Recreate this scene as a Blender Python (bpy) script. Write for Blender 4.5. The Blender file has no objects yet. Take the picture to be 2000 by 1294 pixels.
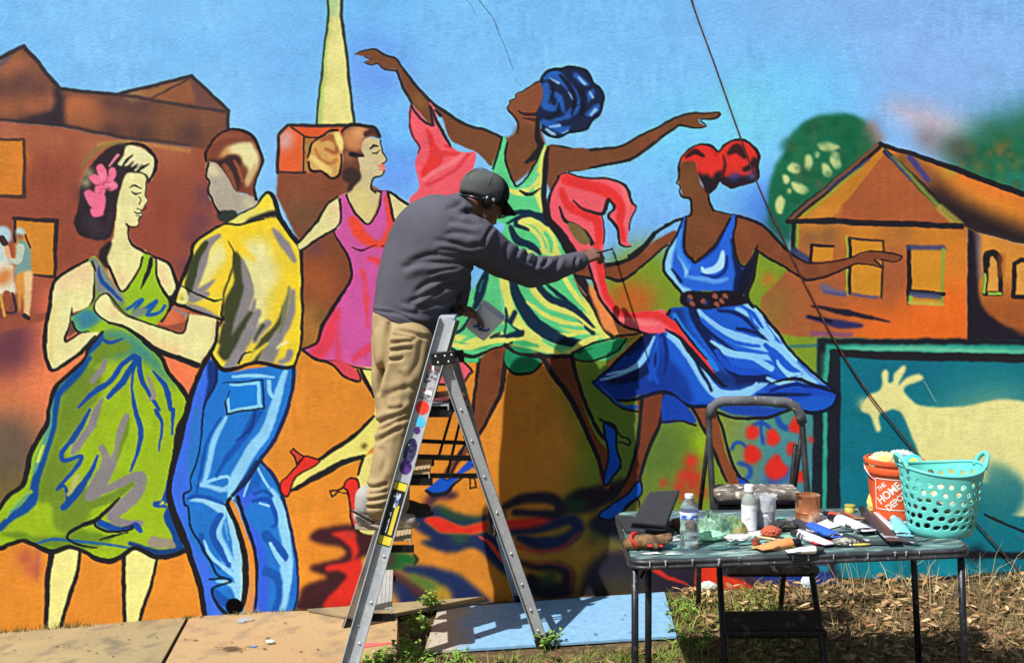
import bpy, bmesh, math, random
import numpy as np
from mathutils import Vector, Matrix, noise as mnoise
random.seed(7)
SC = bpy.context.scene
COL = SC.collection
# ------------------------------------------------------------------ camera, sky, sun, exposure
FPX, DIST, EYE, YH = 2400.0, 6.0, 1.75, 470.0      # focal length (photo px), metres to the wall, eye height, horizon row
cam = bpy.data.cameras.new('camera'); camo = bpy.data.objects.new('camera', cam); COL.objects.link(camo)
camo.location = (0, -DIST, EYE); camo.rotation_euler = (math.radians(90), 0, 0)
cam.sensor_width = 36; cam.lens = 36*FPX/2000; cam.shift_y = -(647-YH)/2000; cam.clip_start = .05; cam.clip_end = 2000
SC.camera = camo
SUN = Vector((.98, 1.0, -1.92)).normalized()       # the way the light travels
world = bpy.data.worlds.new('World'); SC.world = world; world.use_nodes = True
wn = world.node_tree.nodes; wl = world.node_tree.links
sky = wn.new('ShaderNodeTexSky'); sky.sky_type = 'NISHITA'; sky.sun_disc = False
sky.sun_elevation = math.asin(-SUN.z); sky.sun_rotation = math.atan2(-SUN.x, -SUN.y)
wn['Background'].inputs[1].default_value = .06
wl.new(sky.outputs[0], wn['Background'].inputs[0])
sd = bpy.data.lights.new('sun', 'SUN'); sd.energy = 5.0; sd.angle = math.radians(.53); sd.color = (1, .97, .93)
so = bpy.data.objects.new('sun', sd); COL.objects.link(so); so.rotation_euler = SUN.to_track_quat('-Z', 'Y').to_euler(); so.location = (-6, -10, 10)
vs = SC.view_settings; vs.view_transform = 'Standard'; vs.look = 'None'; vs.exposure = .5; vs.gamma = 1; vs.use_curve_mapping = False
SC.render.resolution_x, SC.render.resolution_y = 1024, 662
# ------------------------------------------------------------------ helpers
def gz(x): 
    x = max(-5.0, min(5.0, x)); return .0575*x - .005*x*x
def W(px, py, dep):
    "a point seen at photo pixel (px, py), dep metres in front of the wall"
    d = DIST-dep; return Vector(((px-1000)/FPX*d, -dep, EYE-(py-YH)/FPX*d))
def G(px, py, up=0.0):
    "the ground point seen at a pixel"
    x = 0
    for _ in range(12):
        s = (py-YH)/(EYE-gz(x)-up); x = (px-1000)/s
    return Vector((x, -(DIST-FPX/s), gz(x)+up))
def tag(o, label=None, cat=None, group=None, kind=None):
    if label: o['label'] = label
    if cat: o['category'] = cat
    if group: o['group'] = group
    if kind: o['kind'] = kind
    return o
def empty(name, loc, label=None, cat=None, group=None):
    o = bpy.data.objects.new(name, None); o.empty_display_size = .05; COL.objects.link(o); o.location = loc
    return tag(o, label, cat, group)
def lin(c):
    return tuple(((v/255)/12.92 if v/255 <= .04045 else ((v/255+.055)/1.055)**2.4) for v in c)
MATS = {}
def mat(name, c, rough=.6, metal=0, c2=None, amt=.5, scale=12, soft=.1, bump=0, bscale=120, var=.12, spec=.5, trans=0, c3=None, amt3=.62, scale3=30, stretch=None, ior=1.45, alpha=1):
    "principled material: base colour with slow variation, optional patches of c2 / c3 and fine bump"
    if name in MATS: return MATS[name]
    m = bpy.data.materials.new(name); m.use_nodes = True; N = m.node_tree.nodes; L = m.node_tree.links; b = N['Principled BSDF']
    tc = N.new('ShaderNodeTexCoord'); mp = N.new('ShaderNodeMapping'); L.new(tc.outputs['Object'], mp.inputs[0])
    if stretch: mp.inputs['Scale'].default_value = stretch
    def nz(s, det=5):
        n = N.new('ShaderNodeTexNoise'); n.inputs['Scale'].default_value = s; n.inputs['Detail'].default_value = det; L.new(mp.outputs[0], n.inputs[0]); return n
    def mix(fac, a, bcol):
        x = N.new('ShaderNodeMix'); x.data_type = 'RGBA'; L.new(fac, x.inputs[0])
        if isinstance(a, tuple): x.inputs[6].default_value = (*a, 1)
        else: L.new(a, x.inputs[6])
        x.inputs[7].default_value = (*bcol, 1); return x.outputs[2]
    def ramp(src, lo, hi):
        r = N.new('ShaderNodeMapRange'); r.inputs[1].default_value = lo; r.inputs[2].default_value = hi; L.new(src, r.inputs[0]); return r.outputs[0]
    base = lin(c); n0 = nz(scale*.6)
    col = mix(ramp(n0.outputs[0], .25, .75), tuple(v*(1-var) for v in base), tuple(min(v*(1+var), .95) for v in base))
    if c2: n2 = nz(scale); col = mix(ramp(n2.outputs[0], amt-soft, amt+soft), col, lin(c2))
    if c3: n3 = nz(scale3); col = mix(ramp(n3.outputs[0], amt3-soft*.5, amt3+soft*.5), col, lin(c3))
    L.new(col, b.inputs['Base Color']); b.inputs['Roughness'].default_value = rough; b.inputs['Metallic'].default_value = metal
    b.inputs['Specular IOR Level'].default_value = spec; b.inputs['Transmission Weight'].default_value = trans; b.inputs['IOR'].default_value = ior; b.inputs['Alpha'].default_value = alpha
    if bump:
        nb = nz(bscale, 6); bp = N.new('ShaderNodeBump'); bp.inputs['Strength'].default_value = bump; bp.inputs['Distance'].default_value = .01
        L.new(nb.outputs[0], bp.inputs['Height']); L.new(bp.outputs[0], b.inputs['Normal'])
    MATS[name] = m; return m
class MB:
    def __init__(s): s.v = []; s.f = []
    def add(s, vs, fs):
        n = len(s.v); s.v += [tuple(v) for v in vs]; s.f += [tuple(i+n for i in f) for f in fs]; return s
    def box(s, c, sz, M=None):
        c = Vector(c); hx, hy, hz = sz[0]/2, sz[1]/2, sz[2]/2
        vs = [Vector((x, y, z)) for x in (-hx, hx) for y in (-hy, hy) for z in (-hz, hz)]
        if M is not None: vs = [M @ v for v in vs]
        return s.add([c+v for v in vs], [(0,1,3,2),(4,6,7,5),(0,4,5,1),(2,3,7,6),(0,2,6,4),(1,5,7,3)])
    def bar(s, p0, p1, w, h, up=(0,0,1)):
        p0, p1 = Vector(p0), Vector(p1); d = (p1-p0); l = d.length; d.normalize()
        x = d.cross(Vector(up)); x = x.normalized() if x.length > 1e-4 else d.orthogonal().normalized(); z = x.cross(d)
        M = Matrix((x, d, z)).transposed()
        return s.box((p0+p1)/2, (w, l, h), M)
    def tube(s, ps, r, n=10, cap=True):
        ps = [Vector(p) for p in ps]; m = len(ps); rs = r if isinstance(r, (list, tuple)) else [r]*m
        t = [(ps[min(i+1, m-1)]-ps[max(i-1, 0)]).normalized() for i in range(m)]
        x = t[0].orthogonal().normalized(); vs = []; fs = []
        for i in range(m):
            x = (x-t[i]*x.dot(t[i])); x = x.normalized() if x.length > 1e-6 else t[i].orthogonal().normalized(); y = t[i].cross(x)
            vs += [ps[i]+(x*math.cos(a*2*math.pi/n)+y*math.sin(a*2*math.pi/n))*rs[i] for a in range(n)]
        for i in range(m-1):
            fs += [(i*n+a, i*n+(a+1) % n, (i+1)*n+(a+1) % n, (i+1)*n+a) for a in range(n)]
        if cap: fs += [tuple(range(n-1, -1, -1)), tuple((m-1)*n+a for a in range(n))]
        return s.add(vs, fs)
    def lathe(s, prof, n=28, o=(0,0,0), M=None, sx=1, sy=1, cap0=True, cap1=True, wob=None):
        o = Vector(o); vs = []; fs = []; m = len(prof)
        for i, (r, z) in enumerate(prof):
            for a in range(n):
                th = a*2*math.pi/n; rr = r*(1+(wob(th, i/m) if wob else 0)); v = Vector((rr*sx*math.cos(th), rr*sy*math.sin(th), z)); vs.append(o+(M @ v if M is not None else v))
        for i in range(m-1): fs += [(i*n+a, i*n+(a+1) % n, (i+1)*n+(a+1) % n, (i+1)*n+a) for a in range(n)]
        if cap0: fs.append(tuple(range(n-1, -1, -1)))
        if cap1: fs.append(tuple((m-1)*n+a for a in range(n)))
        return s.add(vs, fs)
    def ell(s, c, r, M=None, n=20, k=12):
        prof = [(math.sin(math.pi*(i+.02)/(k+.04)), -math.cos(math.pi*(i+.02)/(k+.04))) for i in range(k+1)]
        mm = MB().lathe(prof, n); c = Vector(c); vs = [Vector((v[0]*r[0], v[1]*r[1], v[2]*r[2])) for v in mm.v]
        return s.add([c+(M @ v if M is not None else v) for v in vs], mm.f)
    def prism(s, poly, zb, zt):
        n = len(poly); vs = [(p[0], p[1], p[2]+zb) for p in poly]+[(p[0], p[1], p[2]+zt) for p in poly]
        return s.add(vs, [tuple(range(n-1, -1, -1)), tuple(range(n, 2*n))]+[(i, (i+1) % n, n+(i+1) % n, n+i) for i in range(n)])
    def cap(s, p0, r0, p1, r1, n=16):
        p0, p1 = Vector(p0), Vector(p1); d = (p1-p0); L = d.length; d = d.normalized() if L > 1e-6 else Vector((0,0,1))
        ps = []; rs = []
        for i in range(6): a = math.pi/2*(1-(i+.15)/6.15); ps.append(p0-d*r0*math.sin(a)); rs.append(r0*math.cos(a))
        ps += [p0, p1]; rs += [r0, r1]
        for i in range(5, -1, -1): a = math.pi/2*(1-(i+.15)/6.15); ps.append(p1+d*r1*math.sin(a)); rs.append(r1*math.cos(a))
        return s.tube(ps, rs, n)
    def mesh(s, name):
        me = bpy.data.meshes.new(name); me.from_pydata(s.v, [], s.f); me.validate(); return me
    def build(s, name, m, parent=None, smooth=0, bevel=0, bseg=2, loc=None, solid=0):
        me = s.mesh(name); o = bpy.data.objects.new(name, me); COL.objects.link(o)
        if m: me.materials.append(m)
        base = Vector(loc) if loc is not None else (parent.matrix_basis.translation if parent else None)
        if parent is not None:
            o.parent = parent; root = parent; off = Vector()
            while root: off += root.location; root = root.parent
            me.transform(Matrix.Translation(-off))
        elif loc is not None: me.transform(Matrix.Translation(-Vector(loc))); o.location = loc
        if smooth: me.shade_smooth() if smooth == 1 else smooth_angle(me, smooth)
        if solid: md = o.modifiers.new('s', 'SOLIDIFY'); md.thickness = solid; md.offset = 0
        if bevel: md = o.modifiers.new('b', 'BEVEL'); md.width = bevel; md.segments = bseg; md.limit_method = 'ANGLE'; md.angle_limit = math.radians(40); md.harden_normals = False
        return o
def smooth_angle(me, deg):
    me.shade_smooth()
    try: me.set_sharp_from_angle(angle=math.radians(deg))
    except Exception: pass
# ------------------------------------------------------------------ the mural, rasterised to paint colours
ZN = dict(A=(0,0,3.236),B=(0,400,3.236),C=(0,800,3.236),D=(300,200,3.236),E=(300,600,3.236),F=(300,900,3.284),
          G=(650,0,3.236),H=(650,300,3.236),I=(650,600,3.236),J=(650,894,3.236),K=(1000,100,3.236),L=(1000,450,3.236),
          M=(1000,750,3.236),N=(1500,150,3.236),O=(1300,250,3.236),Q=(1500,500,3.236),R=(1200,750,3.236),
          S=(1150,894,3.236),U=(660,880,4.314),T=(1500,894,3.236),P=(0,0,1.0))
CX0, CY0, CW, CH = -130, -80, 2260, 1400
CV = np.zeros((CH, CW, 3), np.float32)
IDM = np.zeros((CH, CW), np.int16)
PARTS = ['']                                        # id -> (figure, part)
INK = (30, 29, 34)
def pts(z, s):
    ox, oy, k = ZN[z]
    return np.array([[float(v) for v in q.split(',')] for q in s.split()], np.float64)/k + (ox, oy)
def catmull(p, closed, n=6):
    m = len(p); out = []
    idx = range(m if closed else m-1)
    for i in idx:
        if closed: p0, p1, p2, p3 = p[i-1], p[i], p[(i+1) % m], p[(i+2) % m]
        else: p0, p1, p2, p3 = p[max(i-1,0)], p[i], p[i+1], p[min(i+2,m-1)]
        for t in np.arange(n)/n:
            out.append(.5*((2*p1)+(p2-p0)*t+(2*p0-5*p1+4*p2-p3)*t*t+(3*p1-p0-3*p2+p3)*t**3))
    if not closed: out.append(p[-1])
    return np.array(out)
def boxblur(m, r):
    r = int(r)
    if r < 1: return m
    for ax in (0, 1):
        c = np.cumsum(np.pad(m, [(r+1, r) if a == ax else (0, 0) for a in (0, 1)], mode='edge'), axis=ax)
        n = m.shape[ax]
        m = (c[2*r+1:2*r+1+n] - c[:n] if ax == 0 else c[:, 2*r+1:2*r+1+n] - c[:, :n])/(2*r+1)
    return m
def pmask(p, soft):
    pad = int(3*soft+3)
    x0 = max(int(p[:,0].min())-pad, CX0); x1 = min(int(p[:,0].max())+pad+1, CX0+CW)
    y0 = max(int(p[:,1].min())-pad, CY0); y1 = min(int(p[:,1].max())+pad+1, CY0+CH)
    if x1 <= x0 or y1 <= y0: return None
    w, h = x1-x0, y1-y0
    d = np.zeros((h, w+1), np.int32)
    for a, b in zip(p, np.roll(p, -1, 0)):
        if a[1] == b[1]: continue
        if a[1] > b[1]: a, b = b, a
        r0 = max(int(math.ceil(a[1]-y0-.5)), 0); r1 = min(int(math.ceil(b[1]-y0-.5)), h)
        if r1 <= r0: continue
        rr = np.arange(r0, r1)
        xx = a[0]+(rr+.5+y0-a[1])*(b[0]-a[0])/(b[1]-a[1])-x0
        ii = np.clip(np.ceil(xx-.5).astype(int), 0, w)
        np.add.at(d, (rr, ii), 1)
    m = (np.cumsum(d, 1)[:, :w] & 1).astype(np.float32)
    if soft >= 1: m = boxblur(boxblur(m, soft), soft)
    return m, x0, y0
def put(m, x0, y0, col, a, pid, jit=0):
    h, w = m.shape; ys, xs = slice(y0-CY0, y0-CY0+h), slice(x0-CX0, x0-CX0+w)
    mm = (m*a)[..., None]
    CV[ys, xs] = CV[ys, xs]*(1-mm) + np.array(col, np.float32)*mm
    if pid: IDM[ys, xs][m > .5] = pid
CUR = [0]; CLIP = [None]
def part(fig, name):
    if (fig, name) in PARTS and 'window' not in name: CUR[0] = PARTS.index((fig, name)); return
    PARTS.append((fig, name)); CUR[0] = len(PARTS)-1
def nopart(): CUR[0] = 0
def clipm(m, x0, y0):
    if CLIP[0] is None: return m
    h, w = m.shape
    return m*CLIP[0][y0-CY0:y0-CY0+h, x0-CX0:x0-CX0+w]
def fill(z, s, col, sm=1, soft=1, a=1.0, ol=0, olc=INK, ids=1):
    p = pts(z, s) if isinstance(s, str) else s
    q = catmull(p, True) if sm else p
    r = pmask(q, soft)
    if r is None: return q
    m, x0, y0 = r; m = clipm(m, x0, y0)
    put(m, x0, y0, col, a, CUR[0] if ids else 0)
    if ol: stroke_p(np.vstack([q, q[:1]]), [ol], olc)
    return q
def setclip(q):
    c = np.zeros((CH, CW), np.float32); m, x0, y0 = pmask(q, 1); c[y0-CY0:y0-CY0+m.shape[0], x0-CX0:x0-CX0+m.shape[1]] = m; CLIP[0] = c
def noclip(): CLIP[0] = None
def stroke_p(q, ws, col, soft=1.2, a=1.0, ids=1):
    ws = np.interp(np.linspace(0, 1, len(q)), np.linspace(0, 1, len(ws)), ws)/2
    pad = ws.max()+soft+2
    x0 = max(int(q[:,0].min()-pad), CX0); x1 = min(int(q[:,0].max()+pad)+1, CX0+CW)
    y0 = max(int(q[:,1].min()-pad), CY0); y1 = min(int(q[:,1].max()+pad)+1, CY0+CH)
    if x1 <= x0 or y1 <= y0: return
    m = np.zeros((y1-y0, x1-x0), np.float32)
    for i in range(len(q)-1):
        ax, ay = q[i]; bx, by = q[i+1]; r = max(ws[i], ws[i+1])+soft+1
        u0 = max(int(min(ax,bx)-r), x0); u1 = min(int(max(ax,bx)+r)+2, x1); v0 = max(int(min(ay,by)-r), y0); v1 = min(int(max(ay,by)+r)+2, y1)
        if u1 <= u0 or v1 <= v0: continue
        X = np.arange(u0, u1)+.5-ax; Y = (np.arange(v0, v1)+.5-ay)[:, None]
        dx, dy = bx-ax, by-ay; L2 = dx*dx+dy*dy+1e-9
        t = np.clip((X*dx+Y*dy)/L2, 0, 1)
        dd = np.sqrt((X-t*dx)**2+(Y-t*dy)**2)
        c = np.clip((ws[i]*(1-t)+ws[i+1]*t-dd)/soft*.5+.5, 0, 1)
        sl = m[v0-y0:v1-y0, u0-x0:u1-x0]; np.maximum(sl, c, out=sl)
    m = m*m*(3-2*m)
    m = clipm(m, x0, y0)
    put(m, x0, y0, col, a, CUR[0] if ids else 0)
def stroke(z, s, w, col=INK, soft=1.2, a=1.0, sm=1, ids=1):
    p = pts(z, s)
    q = catmull(p, False) if sm and len(p) > 2 else p
    if len(q) < 8:
        q = np.vstack([np.linspace(q[i], q[i+1], 6, endpoint=False) for i in range(len(q)-1)]+[q[-1:]])
    stroke_p(q, w if isinstance(w, (list, tuple)) else [w], col, soft, a, ids)
def spray(z, s, r, col, a=.8):
    "soft airbrush dabs"
    for c in pts(z, s):
        rr = r*1.8
        x0 = max(int(c[0]-rr), CX0); x1 = min(int(c[0]+rr)+1, CX0+CW); y0 = max(int(c[1]-rr), CY0); y1 = min(int(c[1]+rr)+1, CY0+CH)
        if x1 <= x0 or y1 <= y0: continue
        X = np.arange(x0, x1)-c[0]; Y = (np.arange(y0, y1)-c[1])[:, None]
        put(clipm(np.exp(-(X*X+Y*Y)/(r*r)).astype(np.float32), x0, y0), x0, y0, col, a, 0)
def vnoise(h, w, cell, seed, ay=1.0):
    rg = np.random.RandomState(seed); gy = int(h/(cell*ay))+3; gx = int(w/cell)+3
    g = rg.rand(gy, gx).astype(np.float32)
    y = np.arange(h)/(cell*ay); x = np.arange(w)/cell
    yi = y.astype(int); xi = x.astype(int); fy = (y-yi)[:, None]; fx = (x-xi)[None]
    fy = fy*fy*(3-2*fy); fx = fx*fx*(3-2*fx)
    a = g[yi][:, xi]; b = g[yi][:, xi+1]; c = g[yi+1][:, xi]; d = g[yi+1][:, xi+1]
    return (a*(1-fx)+b*fx)*(1-fy)+(c*(1-fx)+d*fx)*fy-.5

CREAM=(232,226,158); BLUE=(12,76,150); LIME=(152,186,30); OLIVE=(112,142,40); GREY=(138,133,134)
def paint_mural():
    # ---- painted sky
    CV[:] = (127,195,250)
    for cell, amp, sd in ((420,10,1),(150,6,2),(60,3,3)):
        n = vnoise(CH, CW, cell, sd)[..., None]*2*amp
        CV[:] += n*np.array((1.0,.55,.25), np.float32)
    spray('P','1600,110 1760,150 1900,120',230,(140,182,240),.6)
    spray('P','1500,200 1420,330 1330,290 1600,190',110,(112,202,255),.7)
    spray('P','1440,210 1500,235 1420,260',60,(124,216,240),.7); spray('P','1560,190 1400,300 1320,250',70,(118,206,252),.6)
    spray('P','1300,440 1480,420 1240,470',90,(120,180,248),.6)
    spray('P','1490,400 1500,430',45,(70,130,230),.7)
    spray('P','720,120 745,150 735,290 780,300 770,340',60,(104,158,245),.7)
    spray('P','790,270 770,240',40,(110,190,255),.6)
    spray('P','540,120 560,300 600,400',70,(120,185,250),.6)
    stroke('P','1745,210 1810,235 1890,275',[20,60,70],(196,182,200),40,.8)
    stroke('P','1770,220 1850,255',[10,30],(206,190,198),26,.5)
    spray('P','1810,270 1840,290',26,(130,110,105),.55)
    # ---- painted ground of the picture
    fill('P','-240,480 600,600 800,560 1000,640 1300,560 2240,640 2240,1400 -240,1400',(222,139,47),0,6)
    spray('P','150,640 250,640 330,680 80,680 200,720 330,780 120,800 330,760',75,(244,124,84),.95)
    spray('P','60,780 30,830 70,760',85,(236,130,80),.8)
    spray('P','-30,700 20,690 30,650 -80,680',48,(92,50,72),.75)
    spray('P','20,850 40,900 0,930 -60,880',60,(96,84,72),.85)
    spray('P','-20,990 30,960',50,(110,100,50),.6)
    spray('P','65,1110 50,1085',18,(190,90,70),.8)
    stroke('P','75,1075 72,1130',[10,3],(172,92,82),6,.7)
    spray('P','640,1000 600,1080 400,1180 980,900',120,(228,142,44),.6)
    # green field behind the right dancers
    fill('P','1060,1130 1130,900 1120,700 1150,560 1250,470 1330,500 1420,440 1560,500 1640,560 1700,640 1700,820 1610,1000 1600,1160 1330,1160',(122,150,40),1,22)
    spray('P','1230,580 1250,590 1200,600',34,(190,95,40),.8)
    spray('P','1500,545',14,(196,112,40),.8)
    spray('P','1150,760 1200,820 1260,900 1200,960',60,(96,124,48),.7)
    spray('P','1290,850 1300,900 1240,980',55,(86,112,52),.6)
    spray('P','1370,860 1375,880',18,(152,184,30),.9)
    spray('P','1440,840 1460,900',40,(140,146,70),.8)
    spray('P','1510,860 1560,900 1540,950 1580,820 1600,900 1590,960',60,(66,140,150),.95)
    spray('P','1500,960 1520,1000',50,(70,120,160),.8)
    spray('P','1130,1050 1200,1080 1100,1120',90,(176,116,38),.75)
    # ---- left brown building
    part('painted_house_left','wall')
    fill('A','-400,740 0,765 400,805 780,880 1200,925 1440,860 1440,2000 1150,2100 700,2060 380,2000 0,2100 -400,2150',(152,80,58),0,2)
    setclip(pts('A','-800,700 0,765 400,805 780,880 1200,925 1440,860 1440,1960 1050,2060 700,1960 380,1960 0,2010 -800,2010'))
    spray('P','20,260 100,275 180,285 330,290',40,(182,112,76),.7)
    spray('P','60,560 100,600 10,540 250,560',60,(150,76,60),.7)
    spray('P','390,430 375,460 400,380 365,520',24,(96,60,84),.75)
    spray('P','120,470 330,420 300,500 100,340',60,(140,66,50),.6)
    spray('P','100,600 200,610 270,600 330,620',46,(232,118,78),.8)
    spray('P','0,600 40,630 -60,600',42,(120,62,66),.7)
    stroke('P','190,282 250,276 300,283 370,294',[5,9,8,5],(196,140,74),5,.8)
    noclip()
    part('painted_house_left','roof')
    rf = fill('A','-700,560 0,370 150,290 370,560 740,600 1205,480 1445,700 1440,830 1300,940 1200,925 780,880 400,805 0,765 -700,700',(112,70,56),0,2)
    setclip(rf)
    fill('A','-300,600 0,430 140,330 330,560 340,690 200,720 0,720 -300,700',(126,80,58),1,8)
    spray('A','60,450 110,420',28,(172,104,70),.8); spray('A','40,660 200,650 300,640',26,(172,98,66),.75)
    spray('A','0,560 100,540 250,560 150,500',22,(96,62,58),.7)
    fill('A','450,610 560,630 640,690 480,720 430,800 415,690',(190,108,72),1,7)
    spray('A','560,700 700,700 620,760 480,740',28,(170,100,62),.7); spray('A','900,740 1100,760 1300,740',40,(132,86,58),.7)
    spray('A','900,840 1200,850 700,830',26,(74,52,52),.7); spray('A','800,640 900,670 700,650',24,(92,62,60),.8)
    fill('A','780,600 1000,545 1190,500 1240,640 1060,640',(158,104,64),0,4); fill('A','960,610 1180,505 1230,660',(146,88,58),0,4)
    fill('A','1205,500 1400,690 1250,680',(112,72,66),0,5)
    stroke('A','960,620 1080,560 1190,500',5,(86,60,52)); spray('A','860,590 820,600',12,(160,140,92),.6)
    fill('A','330,560 380,560 405,620 405,805 330,790 200,775 100,760 330,700 350,640',(48,42,50),0,5)
    stroke('A','-300,725 0,765 400,805 780,880',[10,12,14,9],(44,38,44),4,.8,0); stroke('A','780,880 1000,890 1200,920',[8,5],(60,46,44),4,.7)
    noclip()
    stroke('A','-300,520 0,370 150,290 370,555',8,(52,46,52),2,1,0); stroke('A','370,562 740,600 1205,480 1445,700 1440,820',7,(52,46,50),2,1,0)
    stroke('A','740,600 900,620 1200,675 1420,705',6,(66,52,54),3); stroke('A','0,410 60,360',6,(94,88,110),4)
    part('painted_house_left','upper_window'); fill('A','-400,880 155,885 150,1240 -400,1225',(206,128,42),0,1); spray('A','120,1000 60,1150',24,(226,132,48),.6)
    stroke('A','-400,876 155,883 152,1242 -400,1226',[4,6,8,4],(74,52,46),2,1,0)
    part('painted_house_left','lower_window'); fill('B','92,88 360,100 345,450 180,438 95,430',(206,132,40),0,1); spray('B','180,300 260,200',26,(216,140,50),.5)
    stroke('B','85,85 360,102 345,452 190,442',[7,9,7,3],(48,38,38),1.6,1,0); stroke('B','95,85 97,230',7,(48,38,38))
    # background couple
    part('painted_background_couple','dancer')
    fill('B','-30,165 10,135 45,140 75,185 60,230 20,240 -20,215',(176,208,214),1,2); fill('B','-40,240 10,235 50,270 60,330 55,370 0,380 -40,370',(196,214,206),1,2)
    stroke('B','40,270 62,340 100,350',[10,7],(226,170,120),2)
    fill('B','-60,380 70,372 85,440 108,540 60,565 -60,555',(228,226,202),1,3); spray('B','15,470 40,440',14,(206,120,50),.8)
    stroke('B','40,565 45,700',[14,8],(150,80,46),3); stroke('B','75,560 100,670 45,680',5,(60,44,44)); stroke('B','0,570 30,700',6,(210,150,70))
    part('painted_background_couple','partner')
    fill('B','100,165 130,140 160,160 155,190 120,200',(176,206,206),1,2); fill('B','105,185 150,190 140,220 115,225',(150,104,72),1,2)
    fill('B','115,235 160,230 188,275 190,440 95,442 100,370',(118,158,152),1,2); stroke('B','130,270 115,350 65,355',[16,9],(190,200,180),2)
    fill('B','105,440 195,430 190,560 180,690 150,700 140,560 120,690 105,560',(218,150,66),1,2); stroke('B','180,445 178,560 168,690',[18,10],(230,196,140),4)
    stroke('B','150,700 180,716',8,(50,40,40)); stroke('B','165,190 190,270',4,(60,44,40)); stroke('B','15,215 30,240',14,(60,40,40),2)
    # ---- tower
    part('painted_tower','shaft')
    tw = fill('P','634,-130 676,-130 666,28 692,248 618,248 640,28',(228,222,138),0,1); setclip(tw)
    spray('P','655,100 660,180',24,(238,230,150),.5); stroke('P','637,-120 642,28 622,248',9,(150,190,90),6,.7,0); spray('P','650,20 655,0',14,(150,200,160),.6); noclip()
    stroke('P','634,-130 641,28 617,248',[4,5,4],(46,66,44),1.8,1,0); stroke('P','676,-130 667,28 693,250',[5,7,5],(44,56,50),1.8,1,0)
    # ---- middle building
    part('painted_house_middle','wall')
    mb = fill('D','780,440 1250,440 1500,600 1300,1000 1200,1500 1080,1640 940,1560 930,900 780,600',(126,70,46),0,2); setclip(mb)
    spray('D','900,560 1000,500',40,(146,82,52),.6); spray('D','1000,740 930,700',34,(112,78,54),.7); spray('D','1000,1060 1060,1150',36,(166,88,44),.7)
    spray('D','1010,920',20,(106,64,72),.7); spray('E','1000,150 1020,220 990,60',30,(168,116,52),.85); spray('E','1060,60',18,(110,84,48),.7); noclip()
    part('painted_house_middle','roof')
    fill('D','790,205 850,145 1260,150 1260,445 785,445',(206,90,48),0,1); fill('D','800,225 860,165 940,215 945,435 800,435',(226,98,50),0,1); spray('D','840,215 830,260',14,(214,190,200),.6)
    fill('D','870,158 1200,155 1180,200 950,215',(224,92,44),0,1); fill('D','950,222 1100,225 1100,440 955,440',(190,110,60),0,1); spray('D','970,280 965,400',10,(150,140,70),.7)
    stroke('D','780,445 790,205 850,145 1260,150',7,(50,42,44),1.6,1,0); stroke('D','780,440 960,443',5,(60,44,44)); stroke('D','870,158 950,215 947,440',4,(60,44,44),1.2,1,0); stroke('D','950,220 1050,222',4,(70,48,44))
    nopart()
    # ---- right trees
    part('painted_tree','crown')
    fill('P','1500,430 1505,350 1530,300 1548,262 1580,232 1625,224 1668,226 1700,250 1720,290 1700,330 1560,430 1545,470 1520,460',(20,104,70),1,4)
    spray('P','1700,250 1712,270',16,(150,120,110),.8); spray('P','1588,254 1560,330',12,(120,90,66),.5); spray('P','1520,470 1510,440',24,(40,90,90),.6)
    spray('P','1600,400 1640,330 1660,280',34,(10,92,62),.5)
    for cx_, cy_, rx_, ry_, an in ((1617,287,21,9,5),(1632,313,10,17,-8),(1579,318,8,17,0),(1614,332,9,14,-25),(1552,328,13,11,20),(1534,350,7,10,-20),(1562,368,18,9,30),(1524,400,9,18,4),(1596,302,5,6,0),(1541,372,4,5,0)):
        t = np.linspace(0, 2*math.pi, 18, endpoint=False); an = math.radians(an); u, v = rx_*np.cos(t)*(1+.12*np.sin(3*t+cx_)), ry_*np.sin(t)
        fill('P', np.stack([cx_+u*math.cos(an)-v*math.sin(an), cy_+u*math.sin(an)+v*math.cos(an)], 1), (222,228,150), 1, 2, .92)
    spray('P','1600,250 1650,250 1680,290 1590,390 1560,300',16,(48,110,66),.5); spray('P','1545,285 1570,345 1600,360',10,(130,92,66),.45)
    part('painted_tree','far_crown')
    for c, r, cl in (('1950,290 2010,270 2090,290 2170,300',64,(24,100,72)),('1900,310 1930,330 1990,340 2060,340 2150,350',50,(24,110,76)),('1960,285 1985,320 2060,300',18,(96,110,60)),('1870,290 1885,300',22,(84,90,80)),('1945,260 2000,250 2080,245',24,(50,110,84)),('1985,350 2000,370',20,(30,130,130))):
        spray('P',c,r,cl,.9)
    rf_ = np.random.RandomState(3)
    for i in range(170):
        x_, y_ = 1870+rf_.rand()*290, 235+rf_.rand()*130
        if y_ < 300-(x_-1870)*.35 or y_ > 320+(x_-1870)*.42: continue
        spray('P','%f,%f' % (x_, y_), 5+rf_.rand()*9, ((20,92,62),(34,118,80),(84,104,56),(120,108,60),(24,80,70))[i % 5], .55)
    CUR[0] = 0
    for i in range(120):
        t_ = rf_.rand()*6.28; r_ = rf_.rand()**.5; x_, y_ = 1608+r_*92*math.cos(t_), 330+r_*98*math.sin(t_)
        if y_ > 470-(x_-1500)*.85: continue
        spray('P','%f,%f' % (x_, y_), 4+rf_.rand()*7, ((14,92,60),(30,116,78),(10,80,56),(60,104,70))[i % 4], .45)
    nopart()
    # ---- right house
    part('painted_house_right','side_roof')
    sr = fill('N','710,425 920,490 1150,570 1618,745 2400,1040 2400,1330 1618,1060 1320,985 1190,930',(206,124,48),0,1); setclip(sr)
    spray('N','1250,640 1400,700 1500,740',34,(240,116,50),.8); spray('N','1250,740 1400,820 1500,860',34,(214,132,44),.8)
    stroke('N','860,560 1000,700 1150,830 1300,920 1500,990 1700,1060',[30,50,60,60,50,40],(30,26,36),26,.95); spray('N','880,560 940,600 1000,640',20,(150,96,56),.8)
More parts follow.
